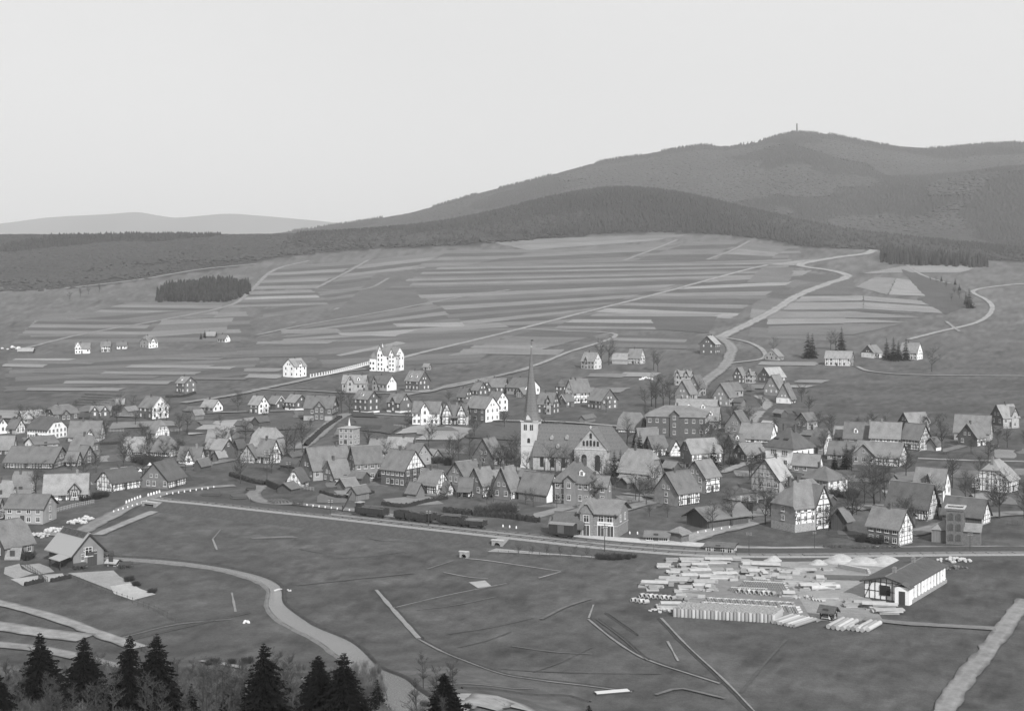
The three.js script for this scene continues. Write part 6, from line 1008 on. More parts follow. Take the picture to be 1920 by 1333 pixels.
for (const [x, y, h, l, g, d] of [[268, 868, 26, 'large round dark bush left of the hipped barn', 0, 1], [282, 870, 22, 'smaller dark bush beside the large round bush', 0, 1], [930, 965, 34, 'big bush at the hedge below the railway row', 'bushes at the garden hedge', 0], [948, 963, 30, 'big bush at the hedge below the railway row', 'bushes at the garden hedge', 0], [914, 964, 26, 'big bush at the hedge below the railway row', 'bushes at the garden hedge', 0], [175, 935, 18, 'dark bushes right of the tall cross gable house', 'bushes by the left meadow', 1], [190, 932, 16, 'dark bushes right of the tall cross gable house', 'bushes by the left meadow', 1], [160, 938, 14, 'dark bushes right of the tall cross gable house', 'bushes by the left meadow', 1], [1372, 872, 22, 'round bush behind the dark boarded barn', 0, 0], [1128, 1048, 16, 'reedy bushes at the foot of the embankment below the station', 'reedy bushes', 0], [1145, 1048, 18, 'reedy bushes at the foot of the embankment below the station', 'reedy bushes', 0], [1165, 1048, 16, 'reedy bushes at the foot of the embankment below the station', 'reedy bushes', 0], [1180, 1047, 14, 'reedy bushes at the foot of the embankment below the station', 'reedy bushes', 1], [830, 868, 20, 'dark garden bush left of the tower', 'garden bushes left of the tower', 1], [845, 872, 16, 'dark garden bush left of the tower', 'garden bushes left of the tower', 1], [50, 1048, 22, 'bush at the corner of the dark house at the lower left', 0, 1], [240, 1090, 14, 'scrub along the pale field edge at the lower left', 'scrub by the pale field', 1], [258, 1098, 13, 'scrub along the pale field edge at the lower left', 'scrub by the pale field', 1], [284, 1111, 12, 'scrub along the pale field edge at the lower left', 'scrub by the pale field', 1], [1640, 1018, 20, 'garden bush before the grey brick house by the railway', 'bushes before the brick house', 1], [1660, 1020, 18, 'garden bush before the grey brick house by the railway', 'bushes before the brick house', 0], [1615, 1015, 18, 'garden bush before the grey brick house by the railway', 'bushes before the brick house', 1], [1568, 930, 22, 'bare shrub before the long grey house with white end', 'shrubs behind the great trees', 0], [1600, 935, 24, 'bare shrub before the long grey house with white end', 'shrubs behind the great trees', 0], [1540, 980, 26, 'bare shrub at the corner of the large white timbered inn', 0, 1], [460, 1245, 18, 'dark scrub at the river flats near the foreground spruces', 'scrub on the river flats', 1], [436, 1248, 16, 'dark scrub at the river flats near the foreground spruces', 'scrub on the river flats', 1], [400, 1246, 18, 'dark scrub at the river flats near the foreground spruces', 'scrub on the river flats', 1], [805, 1325, 18, 'bush on the right river bank at the bottom', 'bushes on the right river bank', 0], [870, 1330, 16, 'bush on the right river bank at the bottom', 'bushes on the right river bank', 1]]) bush(x, y, h, l, g || undefined, d);
// clipped hedges
function hedge(pts, h, w, label, v = 0.035) {
  h *= 0.85; w *= 0.85; const L = line(pts, 0.4), pos = [], idx = [], prof = [[-1, 0], [-1, 0.55], [-0.8, 0.95], [0, 1], [0.8, 0.95], [1, 0.55], [1, 0]], m = prof.length;
  L.forEach((p, i) => { const n = sideOf(L, i); prof.forEach(([a, b], k) => { const j = 1 + 0.7 * (hash(i * 13 + k, k * 7) - 0.5), x = p.x + n.x * a * w / 2 * j, z = p.z + n.z * a * w / 2 * j; pos.push(x, groundY(x, z) - 0.05 + b * h * (1 + 0.7 * (hash(i, k + 5) - 0.5)), z); }); if (i) for (let k = 0; k + 1 < m; k++) { const A = (i - 1) * m + k, B2 = i * m + k; idx.push(A, B2, A + 1, B2, B2 + 1, A + 1); } });
  const g = new THREE.BufferGeometry(); g.setAttribute('position', new THREE.Float32BufferAttribute(pos, 3)); g.setIndex(idx); const e = g.toNonIndexed(); e.computeVertexNormals();
  top('hedge', e, flat('hedge_leaf', v, 1), label, 'hedge');
}
hedge([[832, 960], [884, 966]], 1.5, 1.4, 'short clipped hedge on the grass above the siding, left of the gap'); hedge([[889, 967], [940, 971], [1010, 980]], 1.6, 1.4, 'long clipped hedge on the grass above the siding, right of the gap');
hedge([[716, 947], [755, 951], [800, 942], [838, 935]], 1.1, 1, 'low dark hedge round the garden below the huge barn'); hedge([[600, 924], [640, 934], [680, 929], [700, 924]], 0.9, 0.9, 'low hedge round the garden below the tall grey house');
hedge([[365, 738], [340, 745], [310, 746]], 1.4, 1.6, 'dark hedge beside the lone brick house above the town'); hedge([[432, 892], [470, 904], [498, 910]], 1.3, 1.6, 'dark hedge beside the upper road left of the road loop'); hedge([[572, 838], [606, 806], [638, 784]], 1.4, 1.8, 'dark hedge along the left side of the climbing street'); hedge([[1228, 865], [1260, 872], [1290, 876]], 1.4, 1, 'dark garden hedge below the white timbered house near the school');
hedge([[1545, 1027], [1620, 1029], [1688, 1029]], 0.7, 2, 'low planted border along the railway before the brick house', 0.06); hedge([[185, 835], [225, 832]], 1, 1.2, 'dark garden hedge left of the cross gable cottage'); hedge([[45, 1099], [80, 1091]], 0.9, 0.6, 'front hedge of the left kitchen garden at the lower left'); hedge([[94, 1092], [132, 1084]], 0.9, 0.6, 'front hedge of the right kitchen garden at the lower left');
// ---------- railway things ----------
const tarred = M('plank', 0.04, 2.5), ironDark = flat('iron_dark', 0.05), loadMat = flat('timber_load', 0.13);
const wheelGeo = merge([new THREE.CylinderGeometry(0.48, 0.48, 0.1, 14).rotateX(Math.PI / 2), new THREE.CylinderGeometry(0.53, 0.53, 0.03, 14).rotateX(Math.PI / 2).translate(0, 0, -0.06)]);
function wagon(px, len, label, kind, L = sidingLine) {
  const { p, n } = onTrack(L, px), turn = Math.atan2(n.x, n.z), G = thing('goods_wagon', label, 'wagon', p.x, p.y + 0.28, p.z, turn, 'goods wagons at the station'), w = 1.35, h = len / 2;
  mesh('underframe', merge([box(-h, h, 0.75, 1.05, -w + 0.1, w - 0.1), box(-h, h, 0.55, 0.75, 0.7, 0.85), box(-h, h, 0.55, 0.75, -0.85, -0.7)]), ironDark, G);
  for (const x of [-h * 0.62, h * 0.62]) { for (const s of [-1, 1]) { const q = mesh('wheel', wheelGeo, ironDark, G); q.position.set(x, 0.5, s * 0.78); if (s < 0) q.rotation.y = Math.PI; } mesh('axle', bar([x, 0.5, -0.78], [x, 0.5, 0.78], 0.12), ironDark, G); }
  for (const x of [-1, 1]) for (const z of [-0.8, 0.8]) mesh('buffer', new THREE.CylinderGeometry(0.16, 0.1, 0.5, 8).rotateZ(Math.PI / 2).translate(x * (h + 0.25), 0.9, z), ironDark, G);
  if (kind === 'box') { mesh('body', merge([box(-h, h, 1.05, 3.1, -w, w)]), tarred, G); const ribs = []; for (let i = 0; i <= 6; i++) ribs.push(box(-h + i * len / 6 - 0.05, -h + i * len / 6 + 0.05, 1.05, 3.1, w, w + 0.07)); mesh('side_ribs', merge(ribs), ironDark, G); const rg = new THREE.CylinderGeometry(2.2, 2.2, len + 0.3, 10, 1, false, -0.68, 1.36); rg.rotateZ(Math.PI / 2); rg.rotateX(-Math.PI / 2 + Math.PI / 2); mesh('roof', polys([...slab([[-h - 0.15, 3.12, w + 0.1], [h + 0.15, 3.12, w + 0.1], [h + 0.15, 3.5, 0], [-h - 0.15, 3.5, 0]], 0.08), ...slab([[-h - 0.15, 3.5, 0], [h + 0.15, 3.5, 0], [h + 0.15, 3.12, -w - 0.1], [-h - 0.15, 3.12, -w - 0.1]], 0.08)]), M('plank', 0.2, 2), G); mesh('sliding_door', box(-0.8, 0.8, 1.1, 2.95, w + 0.02, w + 0.1), M('plank', 0.1, 1.7), G); }
  else {
    const hh = kind === 'low' ? 1.7 : 2.2; mesh('side_boards', merge([box(-h, h, 1.05, hh, w - 0.07, w), box(-h, h, 1.05, hh, -w, -w + 0.07)]), tarred, G); for (const s of [-1, 1]) mesh('end_boards', box(s * h - 0.04, s * h + 0.04, 1.05, hh + 0.1, -w, w), tarred, G);
    const ribs = []; for (let i = 0; i <= 7; i++) ribs.push(box(-h + i * len / 7 - 0.06, -h + i * len / 7 + 0.06, 1.0, hh, w, w + 0.08)); mesh('side_ribs', merge(ribs), ironDark, G);
    mesh('floor', box(-h, h, 1.05, 1.15, -w + 0.08, w - 0.08), tarred, G);
    if (kind !== 'empty') { const l = []; for (let i = 0; i < 46; i++) { const y = rr(1.2, hh + 0.35), z = rr(-w + 0.25, w - 0.25), a = rr(-h + 0.3, 0), ln = rr(2, Math.min(5, h * 1.2)); l.push(bar([a, y, z], [Math.min(h - 0.15, a + ln), y + rr(-0.25, 0.25), z + rr(-0.2, 0.2)], rr(0.12, 0.26))); } mesh('load', merge(l), kind === 'low' ? flat('pit_props', 0.2) : loadMat, G); }
    if (kind === 'cabin') { const c = mesh('brake_cabin', box(-h - 0.1, -h + 1.2, 1.05, 3.2, -0.9, 0.9), tarred, G); mesh('cabin_roof', box(-h - 0.3, -h + 1.4, 3.2, 3.32, -1.1, 1.1), flat('pale_felt', 0.34), c); }
  }
  return G;
}
wagon(706, 8.6, 'dark open goods wagon with a brake cabin at its left end', 'cabin'); wagon(746, 2.6, 'short dark trolley standing right of the first goods wagon', 'empty');
wagon(788, 7.4, 'left wagon of the long coupled train on the siding, with high sides', 'full'); wagon(843, 7, 'middle wagon of the long coupled train, loaded with timber', 'full'); wagon(892, 6, 'right wagon of the long train, heaped with pale logs', 'low'); wagon(1052, 6, 'dark covered wagon with a curved pale roof beside the station', 'box');
// telegraph poles
const poleProto = new THREE.Group(); poleProto.name = 'telegraph_pole'; { mesh('pole', new THREE.CylinderGeometry(0.075, 0.11, 7, 7).translate(0, 3.3, 0), flat('pole_wood', 0.06), poleProto); for (const y of [6.3, 5.8]) { mesh('crossarm', box(-0.7, 0.7, y - 0.05, y + 0.05, -0.05, 0.05), flat('pole_wood', 0.06), poleProto); for (const x of [-0.6, -0.25, 0.25, 0.6]) mesh('insulator', new THREE.CylinderGeometry(0.05, 0.06, 0.2, 6).translate(x, y + 0.15, 0), paintWhite, poleProto); } poleProto.userData = { category: 'pole', base: 'telegraph_pole', group: 'telegraph poles along the railway' }; }
for (const [x, y, h, l] of [[469, 959, 26, 'short telegraph pole left of the road loop on the railway bank'], [619, 980, 44, 'telegraph pole on the railway bank left of the first wagon'], [803, 1000, 44, 'telegraph pole beside the left wagon of the long train'], [973, 977, 24, 'thin pole by the hedge above the siding'], [1134, 1040, 58, 'tall telegraph pole before the station front'], [1226, 1041, 22, 'low post beside the tracks right of the station'], [1405, 1041, 44, 'telegraph pole right of the low track hut'], [1528, 1030, 34, 'telegraph pole below the large timbered inn'], [1820, 1040, 42, 'telegraph pole before the brick tower annex'], [1192, 938, 44, 'thin pole beside the porch house right of the church'], [540, 905, 40, 'pole before the small white timbered gable'], [500, 900, 56, 'tall pole before the steep white timbered gable'], [1829, 965, 60, 'tall pole left of the white half-hipped gable'], [1221, 745, 44, 'thin dark pole on the slope above the school']]) { const p = at(x, y), s = h / scaleAt(p) / 6.8; copyOf(poleProto, p.x, p.y, p.z, rr(-0.3, 0.3), s, l); }
// white guard stones
const stoneGeo = new THREE.LatheGeometry([[0.24, -0.2], [0.24, 0.35], [0.2, 0.62], [0.1, 0.75], [0, 0.78]].map(([a, b]) => new THREE.Vector2(a, b)), 7), stoneMat = flat('limewash', 0.7);
function guard(pts, label, group, s = 1) { for (const [x, y] of pts) { const p = at(x, y), m = top('guard_stone', stoneGeo, stoneMat, label, 'guard stone', group); m.position.copy(p); m.scale.setScalar(s); } }
const along = (a, b, n) => Array.from({ length: n }, (_, i) => [a[0] + (b[0] - a[0]) * i / (n - 1), a[1] + (b[1] - a[1]) * i / (n - 1)]);
guard(along([212, 961], [300, 934], 11), 'white guard stone on the lower edge of the road to the bridge', 'guard stones, lower road edge', 0.8); guard(along([236, 944], [262, 934], 6), 'tall white guard stone on the upper edge of the road before the bridge', 'guard stones, upper road edge', 1.1); guard(along([277, 931], [298, 925], 5), 'tall white guard stone at the bridge parapet', 'guard stones at the bridge', 1.2); guard(along([312, 928], [400, 915], 9), 'small white stone along the road right of the bridge', 'guard stones right of the bridge', 0.8);
guard(along([575, 949], [666, 960], 9), 'white marker stone between the yard road and the siding', 'marker stones by the siding', 0.8); guard(along([943, 988], [968, 991], 3), 'white marker stone at the end of the siding', 'marker stones at the siding end', 0.8); guard(along([1181, 1001], [1210, 1002], 3), 'white marker stone on the grass edge right of the station', 'marker stones right of the station', 0.8); guard(along([1294, 1003], [1368, 991], 6), 'white stone along the upper edge of the station road', 'stones along the station road', 0.8);
// fences
const postGeo = new THREE.CylinderGeometry(0.05, 0.06, 1.2, 6).translate(0, 0.55, 0);
function fence(name, label, pts, step, mat, railMat, o = {}) {
  const L = line(pts, step), G = thing(name, label, 'fence', L[0].x, L[0].y, L[0].z), O = L[0], rails = [];
  const pg = o.post || postGeo; L.forEach((p) => { const m = mesh(o.pn || 'post', pg, mat, G); m.position.set(p.x - O.x, groundY(p.x, p.z) - O.y, p.z - O.z); });
  for (const h of o.rails ?? [0.45, 0.95]) for (let i = 1; i < L.length; i++) mesh(o.rn || 'rail', bar([L[i - 1].x - O.x, L[i - 1].y - O.y + h, L[i - 1].z - O.z], [L[i].x - O.x, L[i].y - O.y + h, L[i].z - O.z], o.rw || 0.07), railMat, G);
}
fence('pillar_fence', 'long white fence of stone pillars leading up to the large white villa', [[582, 709], [612, 704], [650, 695], [692, 684]], 3.2, paintWhite, WALL.P, { post: merge([box(-0.36, 0.36, -0.4, 2.3, -0.36, 0.36), box(-0.45, 0.45, 2.3, 2.5, -0.45, 0.45)]), pn: 'pillar', rails: [0.3], rw: 0.5, rn: 'base_wall' });
fence('wire_fence', 'thin post fence running down the lower left meadow to the river track', [[132, 1086], [180, 1106], [245, 1130], [290, 1147], [330, 1168]], 2.2, flat('grey_post', 0.09), ironDark, { rw: 0.03 });
fence('picket_fence', 'pale picket fence in front of the tall cross gable house at the left', [[106, 960], [140, 951], [175, 944]], 0.7, flat('pale_picket', 0.4), flat('pale_picket', 0.4), { rw: 0.05 });
fence('orchard_fence', 'thin fence posts along the pale field below the embankment', [[915, 1040], [1000, 1044], [1110, 1049]], 2.5, flat('grey_post', 0.09), ironDark, { rw: 0.03 });
fence('garden_fence', 'pale fence with tall posts before the grey timbered gable on the right', [[1390, 941], [1420, 943], [1450, 946]], 2.4, flat('pale_picket', 0.4), flat('grey_post', 0.12), { post: box(-0.2, 0.2, -0.2, 1.7, -0.2, 0.2), rw: 0.12 });
fence('garden_fence', 'dark board fence beside the shed at the road loop', [[499, 911], [515, 918], [530, 924]], 0.5, M('plank', 0.05, 2), M('plank', 0.05, 2), { post: box(-0.22, 0.22, -0.2, 2, -0.05, 0.05), rw: 0.06 });
fence('garden_fence', 'low garden fence between the kitchen gardens at the lower left', [[38, 1058], [62, 1074], [88, 1092]], 1.4, flat('grey_post', 0.09), flat('grey_post', 0.09), { rw: 0.05 });
fence('garden_fence', 'thin fence below the hipped white villa beside the path', [[1352, 896], [1390, 895], [1412, 893]], 1.6, flat('grey_post', 0.09), flat('grey_post', 0.09), { rw: 0.05 });
for (let i = 0; i < 6; i++) { const p = at(972 + i * 26, 1043 + i * 0.9), m = mesh(numbered('fruit_tree'), bareProtos[i % 6].children[1].geometry, twigMat, scene); m.position.copy(p); m.scale.setScalar(0.26); tag(m, 'tiny leafless fruit tree in the row on the pale field edge', 'tree', 'fruit trees below the embankment'); }
// ---------- bridge and culverts ----------
function culvert(name, label, px, py, w, h, wide, turn, flatTop, bank) {
  const p = at(px, py), dp = bank ? 3 : 1.4; if (bank) { const { p: q, n } = onTrack(railLine, px); p.set(q.x + n.x * bank, groundY(q.x, q.z), q.z + n.z * bank); turn = Math.atan2(n.x, n.z); }
  const G = thing(name, label, 'bridge', p.x, p.y, p.z, turn), sh = new THREE.Shape(), W = wide / 2;
  sh.moveTo(-W, -0.5); sh.lineTo(W, -0.5); sh.lineTo(W, h + 0.45); sh.lineTo(-W, h + 0.45); const ho = new THREE.Path(); if (flatTop) { ho.moveTo(-w / 2, -0.45); ho.lineTo(w / 2, -0.45); ho.lineTo(w / 2, h); ho.lineTo(-w / 2, h); } else { ho.moveTo(-w / 2, -0.45); ho.lineTo(w / 2, -0.45); ho.lineTo(w / 2, h - w / 2); ho.absarc(0, h - w / 2, w / 2, 0, Math.PI, false); ho.lineTo(-w / 2, -0.45); } sh.holes.push(ho);
  mesh('portal', metreUV(new THREE.ExtrudeGeometry(sh, { depth: dp, bevelEnabled: false, curveSegments: 8 }).translate(0, 0, -dp)), M('stone', 0.26, 2.5), G); mesh('coping', box(-W - 0.15, W + 0.15, h + 0.45, h + 0.65, -0.7, 0.12), M('stone', 0.4, 2), G); mesh('rear_wall', box(-W, W, -0.5, h + 0.2, -dp - 0.3, -dp + 0.02), WALL.B, G);
}
culvert('road_bridge', 'low stone bridge with dark opening where road and railway meet', 305, 955, 3.6, 1.5, 5.4, -0.5, true, 5.4); culvert('culvert', 'small arched stone culvert through the railway bank left of the station', 950, 1026, 1.7, 1.15, 2.8, -0.35, false, 6); culvert('field_culvert', 'tiny arched culvert at the meadow ditch below the siding', 869, 1046, 1.1, 0.8, 1.9, -0.3);
// ---------- pipe yard ----------
const concrete = M('plaster', 0.3, 2.4, 0.95, 0.01), concreteB = M('plaster', 0.22, 2.1, 0.95, 0.01), concreteC = M('plaster', 0.38, 2.7, 0.95, 0.01), mixC = [concrete, concreteB, concreteC];
quad([1290, 1062], [1440, 1046], [1560, 1165], [1300, 1150], 0.17, 'gravel', 'pipe_yard', 0.06); quad([1430, 1046], [1690, 1046], [1625, 1120], [1530, 1165], 0.23, 'gravel', 'pipe_yard', 0.065); quad([1540, 1140], [1625, 1118], [1660, 1165], [1560, 1170], 0.2, 'gravel', 'pipe_yard', 0.07);
function pipeGeo(ro, ri, len, seg = 12) { return new THREE.LatheGeometry([[ri, 0], [ro, 0], [ro, len], [ri, len], [ri, 0]].map(([a, b]) => new THREE.Vector2(a, b)), seg); }
let pipesMade = 0; const pipeRest = [];
function pipeRow(a, b, ro, len, layers, dir, label, group, single = true) {   // stacked pipes lying side by side from a to b; axis turned by dir
  const A = at(...a), Bp = at(...b), u = Bp.clone().sub(A), W = u.length(), n = Math.floor(W / (2 * ro)); u.normalize();
  const g = pipeGeo(ro * 0.97, ro * 0.68, len, ro > 0.3 ? 14 : 10); g.rotateX(Math.PI / 2); g.translate(0, 0, -len);
  const ax = Math.atan2(-u.z, u.x) + dir;
  for (let l = 0; l < layers; l++) for (let i = 0; i < n - l; i++) {
    const q = A.clone().addScaledVector(u, (2 * i + 1 + l) * ro), y = ro + l * ro * 1.74, j = rr(-0.06, 0.06);
    if (single && pipesMade < 296) { pipesMade++; const m = top('concrete_pipe', g, mixC[(i * 7 + l) % 3], label, 'pipe', group); m.position.set(q.x, q.y + y, q.z + j); m.rotation.y = ax; }
    else { const c = g.clone(); c.rotateY(ax); c.translate(q.x, q.y + y, q.z + j); pipeRest.push(c); }
  }
}
pipeRow([1180, 1129], [1215, 1134], 0.44, 1.1, 1, -0.5, 'large concrete pipe in the loose front row at the left end of the yard', 'left large pipes, front'); pipeRow([1196, 1121], [1268, 1127], 0.44, 1.1, 1, -0.5, 'large concrete pipe in the loose rear row at the left end of the yard', 'left large pipes, rear');
pipeRow([1378, 1113], [1452, 1119], 0.48, 1.1, 1, -0.35, 'large concrete pipe with dark mouth in the middle of the yard', 'large pipes, middle'); pipeRow([1310, 1137], [1455, 1147], 0.24, 1.1, 2, -0.45, 'small concrete pipe in the long two-high front rack', 'front pipe rack'); pipeRow([1456, 1147], [1502, 1152], 0.24, 1.1, 3, -0.45, 'small concrete pipe in the three-high right end of the front rack', 'front pipe rack, right end');
pipeRow([1320, 1129], [1490, 1139], 0.24, 1, 2, -0.45, 'small concrete pipe in the second rack behind the front rack', 'second pipe rack'); pipeRow([1385, 1105], [1480, 1110], 0.24, 1, 4, -0.4, 'small concrete pipe in the four-high rack in the middle of the yard', 'middle pipe rack', false); pipeRow([1366, 1109], [1440, 1112], 0.22, 1, 2, -0.4, '', '', false); pipeRow([1412, 1092], [1445, 1094], 0.2, 1, 2, -0.4, '', '', false); pipeRow([1536, 1087], [1640, 1090], 0.16, 0.6, 4, 0, '', '', false); pipeRow([1569, 1066], [1630, 1077], 0.2, 0.7, 3, -0.2, '', '', false); pipeRow([1505, 1047], [1575, 1047], 0.17, 0.5, 3, 0, '', '', false);
pipeRow([1520, 1128], [1545, 1131], 0.3, 1, 1, -0.5, '', '', false);
{ const m = mesh('small_pipes', merge(pipeRest), concrete, scene); m.userData.kind = 'stuff'; tag(m, 'stacks of small pipes with dark mouths farther back in the yard', 'pipes'); }
// upright drain tubes in the front block, long tubes lying right of it
{
  const A = at(1262, 1156), Bp = at(1454, 1168), u = Bp.clone().sub(A), n = 27, back = V3(0.42, 0, -0.9).normalize(), g = pipeGeo(0.34, 0.2, 1.55, 10), rest = [];
  for (let r = 0; r < 9; r++) for (let i = 0; i < n; i++) { const q = A.clone().addScaledVector(u, (i + 0.5) / n).addScaledVector(back, r * 0.72); if (r === 0) { const m = top('standing_pipe', g, mixC[i % 3], 'upright concrete tube in the front row of the block at the yard edge', 'pipe', 'upright front tubes'); m.position.copy(q); m.rotation.y = i; m.scale.y = rr(0.92, 1.04); } else { const c = g.clone(); c.scale(1, rr(0.94, 1.02), 1); c.translate(q.x, q.y, q.z); rest.push(c); } }
  const m = mesh('standing_pipes', merge(rest), concrete, scene); m.userData.kind = 'stuff'; tag(m, 'dense block of upright concrete tubes behind its front row', 'pipes');
}
function longTubes(px, py, n, len, r, turn, label, group) { const p = at(px, py), g = new THREE.CylinderGeometry(r, r, len, 10).rotateX(Math.PI / 2); for (let i = 0; i < n; i++) { const m = top('long_tube', g, mixC[i % 3], label, 'pipe', group), c = Math.cos(turn), s = Math.sin(turn); m.position.set(p.x + c * i * 2.05 * r, p.y + r + 0.02, p.z - s * i * 2.05 * r); m.rotation.y = turn + rr(-0.03, 0.03); } }
longTubes(1468, 1163, 8, 7, 0.32, -0.75, 'long concrete tube in the bundle right of the upright block', 'long tubes, left bundle'); longTubes(1568, 1172, 4, 7, 0.42, -0.62, 'long concrete tube in the bundle beside the small white hut', 'long tubes, hut bundle'); longTubes(1622, 1176, 3, 6, 0.42, -0.6, 'long concrete tube in the rightmost bundle of the yard', 'long tubes, right bundle'); longTubes(1596, 1180, 4, 2.2, 0.4, -0.6, 'short concrete tube lying between the two bundles at the yard front', 'short tubes'); longTubes(1540, 1102, 3, 6, 0.5, -1.35, 'big long tube lying behind the small white hut', 'big tubes behind the hut');
// slab stacks
[[1262, 1052, 5], [1300, 1054, 9], [1345, 1056, 8], [1392, 1053, 8], [1285, 1064, 4], [1315, 1066, 5], [1345, 1070, 4], [1275, 1075, 10], [1310, 1077, 10], [1320, 1092, 9], [1345, 1087, 9], [1362, 1083, 8], [1240, 1093, 5], [1265, 1090, 9], [1225, 1100, 8], [1222, 1107, 4], [1285, 1107, 6], [1312, 1106, 5], [1300, 1120, 5], [1278, 1122, 3], [1255, 1140, 6], [1382, 1075, 6], [1418, 1060, 8], [1440, 1066, 10], [1465, 1068, 12], [1490, 1073, 10], [1420, 1078, 8], [1500, 1090, 8], [1470, 1088, 6], [1520, 1105, 6], [1610, 1132, 9], [1635, 1136, 8], [1655, 1142, 9], [1600, 1138, 5], [1668, 1150, 7], [1480, 1120, 5], [1550, 1122, 6], ...Array.from({ length: 20 }, () => { const t = rnd(); return t < 0.6 ? [1225 + rr(0, 150) + rr(0, 60), 1052 + rr(0, 56), rr(2, 5)] : [1425 + rr(0, 180), 1058 + rr(0, 60), rr(2, 5)]; })].forEach(([x, y, L], i) => {
  const p = at(x, y), G = thing('slab_stack', x < 1385 ? 'low stack of pale concrete slabs on the grass side of the pipe yard' : x < 1590 ? 'low stack of pale concrete slabs in the middle of the pipe yard' : 'low stack of pale concrete slabs before the pipe works hall', 'slab stack', p.x, p.y, p.z, rr(-0.25, 0.1), x < 1385 ? 'slab stacks on the grass' : x < 1590 ? 'slab stacks in the yard' : 'slab stacks before the hall');
  const n = 2 + (i % 3); let k = 0; for (let l = 0; l < n; l++) { const l2 = L * rr(0.45, 0.95) / 2.2, o = rr(-0.4, 0.4); mesh('slab', box(-l2 + o, l2 + o, l * 0.3, l * 0.3 + 0.27, -0.8 + rr(-0.3, 0.3), 0.9 + rr(-0.3, 0.3)), mixC[(i + l) % 3], G).rotation.y = rr(-0.1, 0.1); }
  for (let j = 0; j < 2; j++) { const x0 = rr(-L / 2.2, L / 2.6), z0 = rr(-2.6, 2.2); mesh('slab', box(x0, x0 + rr(0.8, 2), 0, rr(0.2, 0.7), z0, z0 + rr(0.4, 0.9)), mixC[j], G); }
});
// sand and stone heaps
function heap(px, py, w, h, label, mat, name = 'sand_heap', rough = 0.2) { const p = at(px, py), g = new THREE.SphereGeometry(1, 20, 12, 0, 6.2832, 0, Math.PI / 2), q = g.attributes.position; for (let i = 0; i < q.count; i++) { const x = q.getX(i), y = q.getY(i), z = q.getZ(i), k = 1 + rough * (fbm(x * 2.3 + px, z * 2.3 + py, 3) - 0.5) * 2, c = Math.sqrt(x * x + z * z); q.setXYZ(i, x * w * k, Math.max(-0.05, (0.5 + 0.5 * Math.cos(c * 3.14)) * h * k) - (c > 0.98 ? 0.1 : 0), z * w * 0.8 * k); } g.computeVertexNormals(); const m = top(name, g, mat, label, 'heap'); m.position.copy(p); return m; }
const sandM = M('gravel', 0.33, 4, 1, 0.02); heap(1578, 1053, 4.6, 1.7, 'pale sand heap, left of the three beside the hall', sandM); heap(1622, 1056, 5, 1.5, 'pale sand heap, middle and lowest of the three beside the hall', sandM); heap(1662, 1057, 5, 1.9, 'pale sand heap, right and largest of the three, touching the hall', sandM); heap(1450, 1052, 2.6, 1.2, 'pale sand heap at the left of the pipe yard rear', sandM); heap(1535, 1058, 2.5, 1.1, 'small pale sand heap in the rear of the pipe yard', sandM);
function rubble(px, py, n, spread, size, label, v) { const p = at(px, py), G = thing('rubble_heap', label, 'heap', p.x, p.y, p.z), l = []; for (let i = 0; i < n; i++) { const g = new THREE.DodecahedronGeometry(size * rr(0.5, 1.2), 0); g.scale(1, rr(0.6, 1), rr(0.7, 1.2)); g.rotateY(rr(0, 6)); const a = rr(0, 6.28), t = Math.sqrt(rnd()) * spread; mesh('stone', metreUV(g), M('stone', v, 2), G).position.set(Math.cos(a) * t * 1.5, Math.max(0, (1 - t / spread)) * size * 1.3 + size * 0.2, Math.sin(a) * t * 0.8); } }
rubble(142, 981, 26, 1.6, 0.55, 'heap of white quarry stones beside the road left of the bridge', 0.42); rubble(160, 974, 22, 1.4, 0.5, 'second heap of white quarry stones, higher up the road', 0.42); rubble(103, 997, 30, 2, 0.6, 'heap of white stones before the grey plastered house', 0.42); rubble(70, 1006, 30, 2.6, 0.5, 'scattered pale rubble below the grey plastered house', 0.36); rubble(1790, 1052, 34, 2.6, 0.45, 'pile of bright broken slabs behind the pipe works hall', 0.4); rubble(1784, 1066, 40, 2.4, 0.35, 'grey brushwood and rubble pile along the hall', 0.14); rubble(1240, 1146, 30, 1.7, 0.3, 'heap of broken pipe pieces at the left front of the yard', 0.4); rubble(1510, 1122, 26, 2, 0.3, 'broken pipe pieces beside the large pipes', 0.38); rubble(20, 655, 12, 6, 1.4, 'bright spoil heap at the far left edge of the fields', 0.5); rubble(1213, 712, 16, 3, 0.9, 'bright heap of stones on the slope above the school', 0.6); rubble(462, 1168, 7, 0.7, 0.28, 'small cluster of white stones on the meadow left of the river', 0.6); rubble(528, 1108, 16, 1.2, 0.25, 'pale stones at the river bend', 0.45);
for (const [x, y, w] of [[1210, 709, 6], [280, 872, 2], [262, 884, 2], [250, 886, 2]]) heap(x, y, w * 0.4, 0.8, x > 1000 ? 'bright white heap on the slope above the school' : x === 280 ? 'white heap beside the slate gable by the bridge' : x === 262 ? 'small white heap left of the slate gable' : 'smallest white heap beside the white timbered house', flat('bleached', 0.7), 'white_heap');
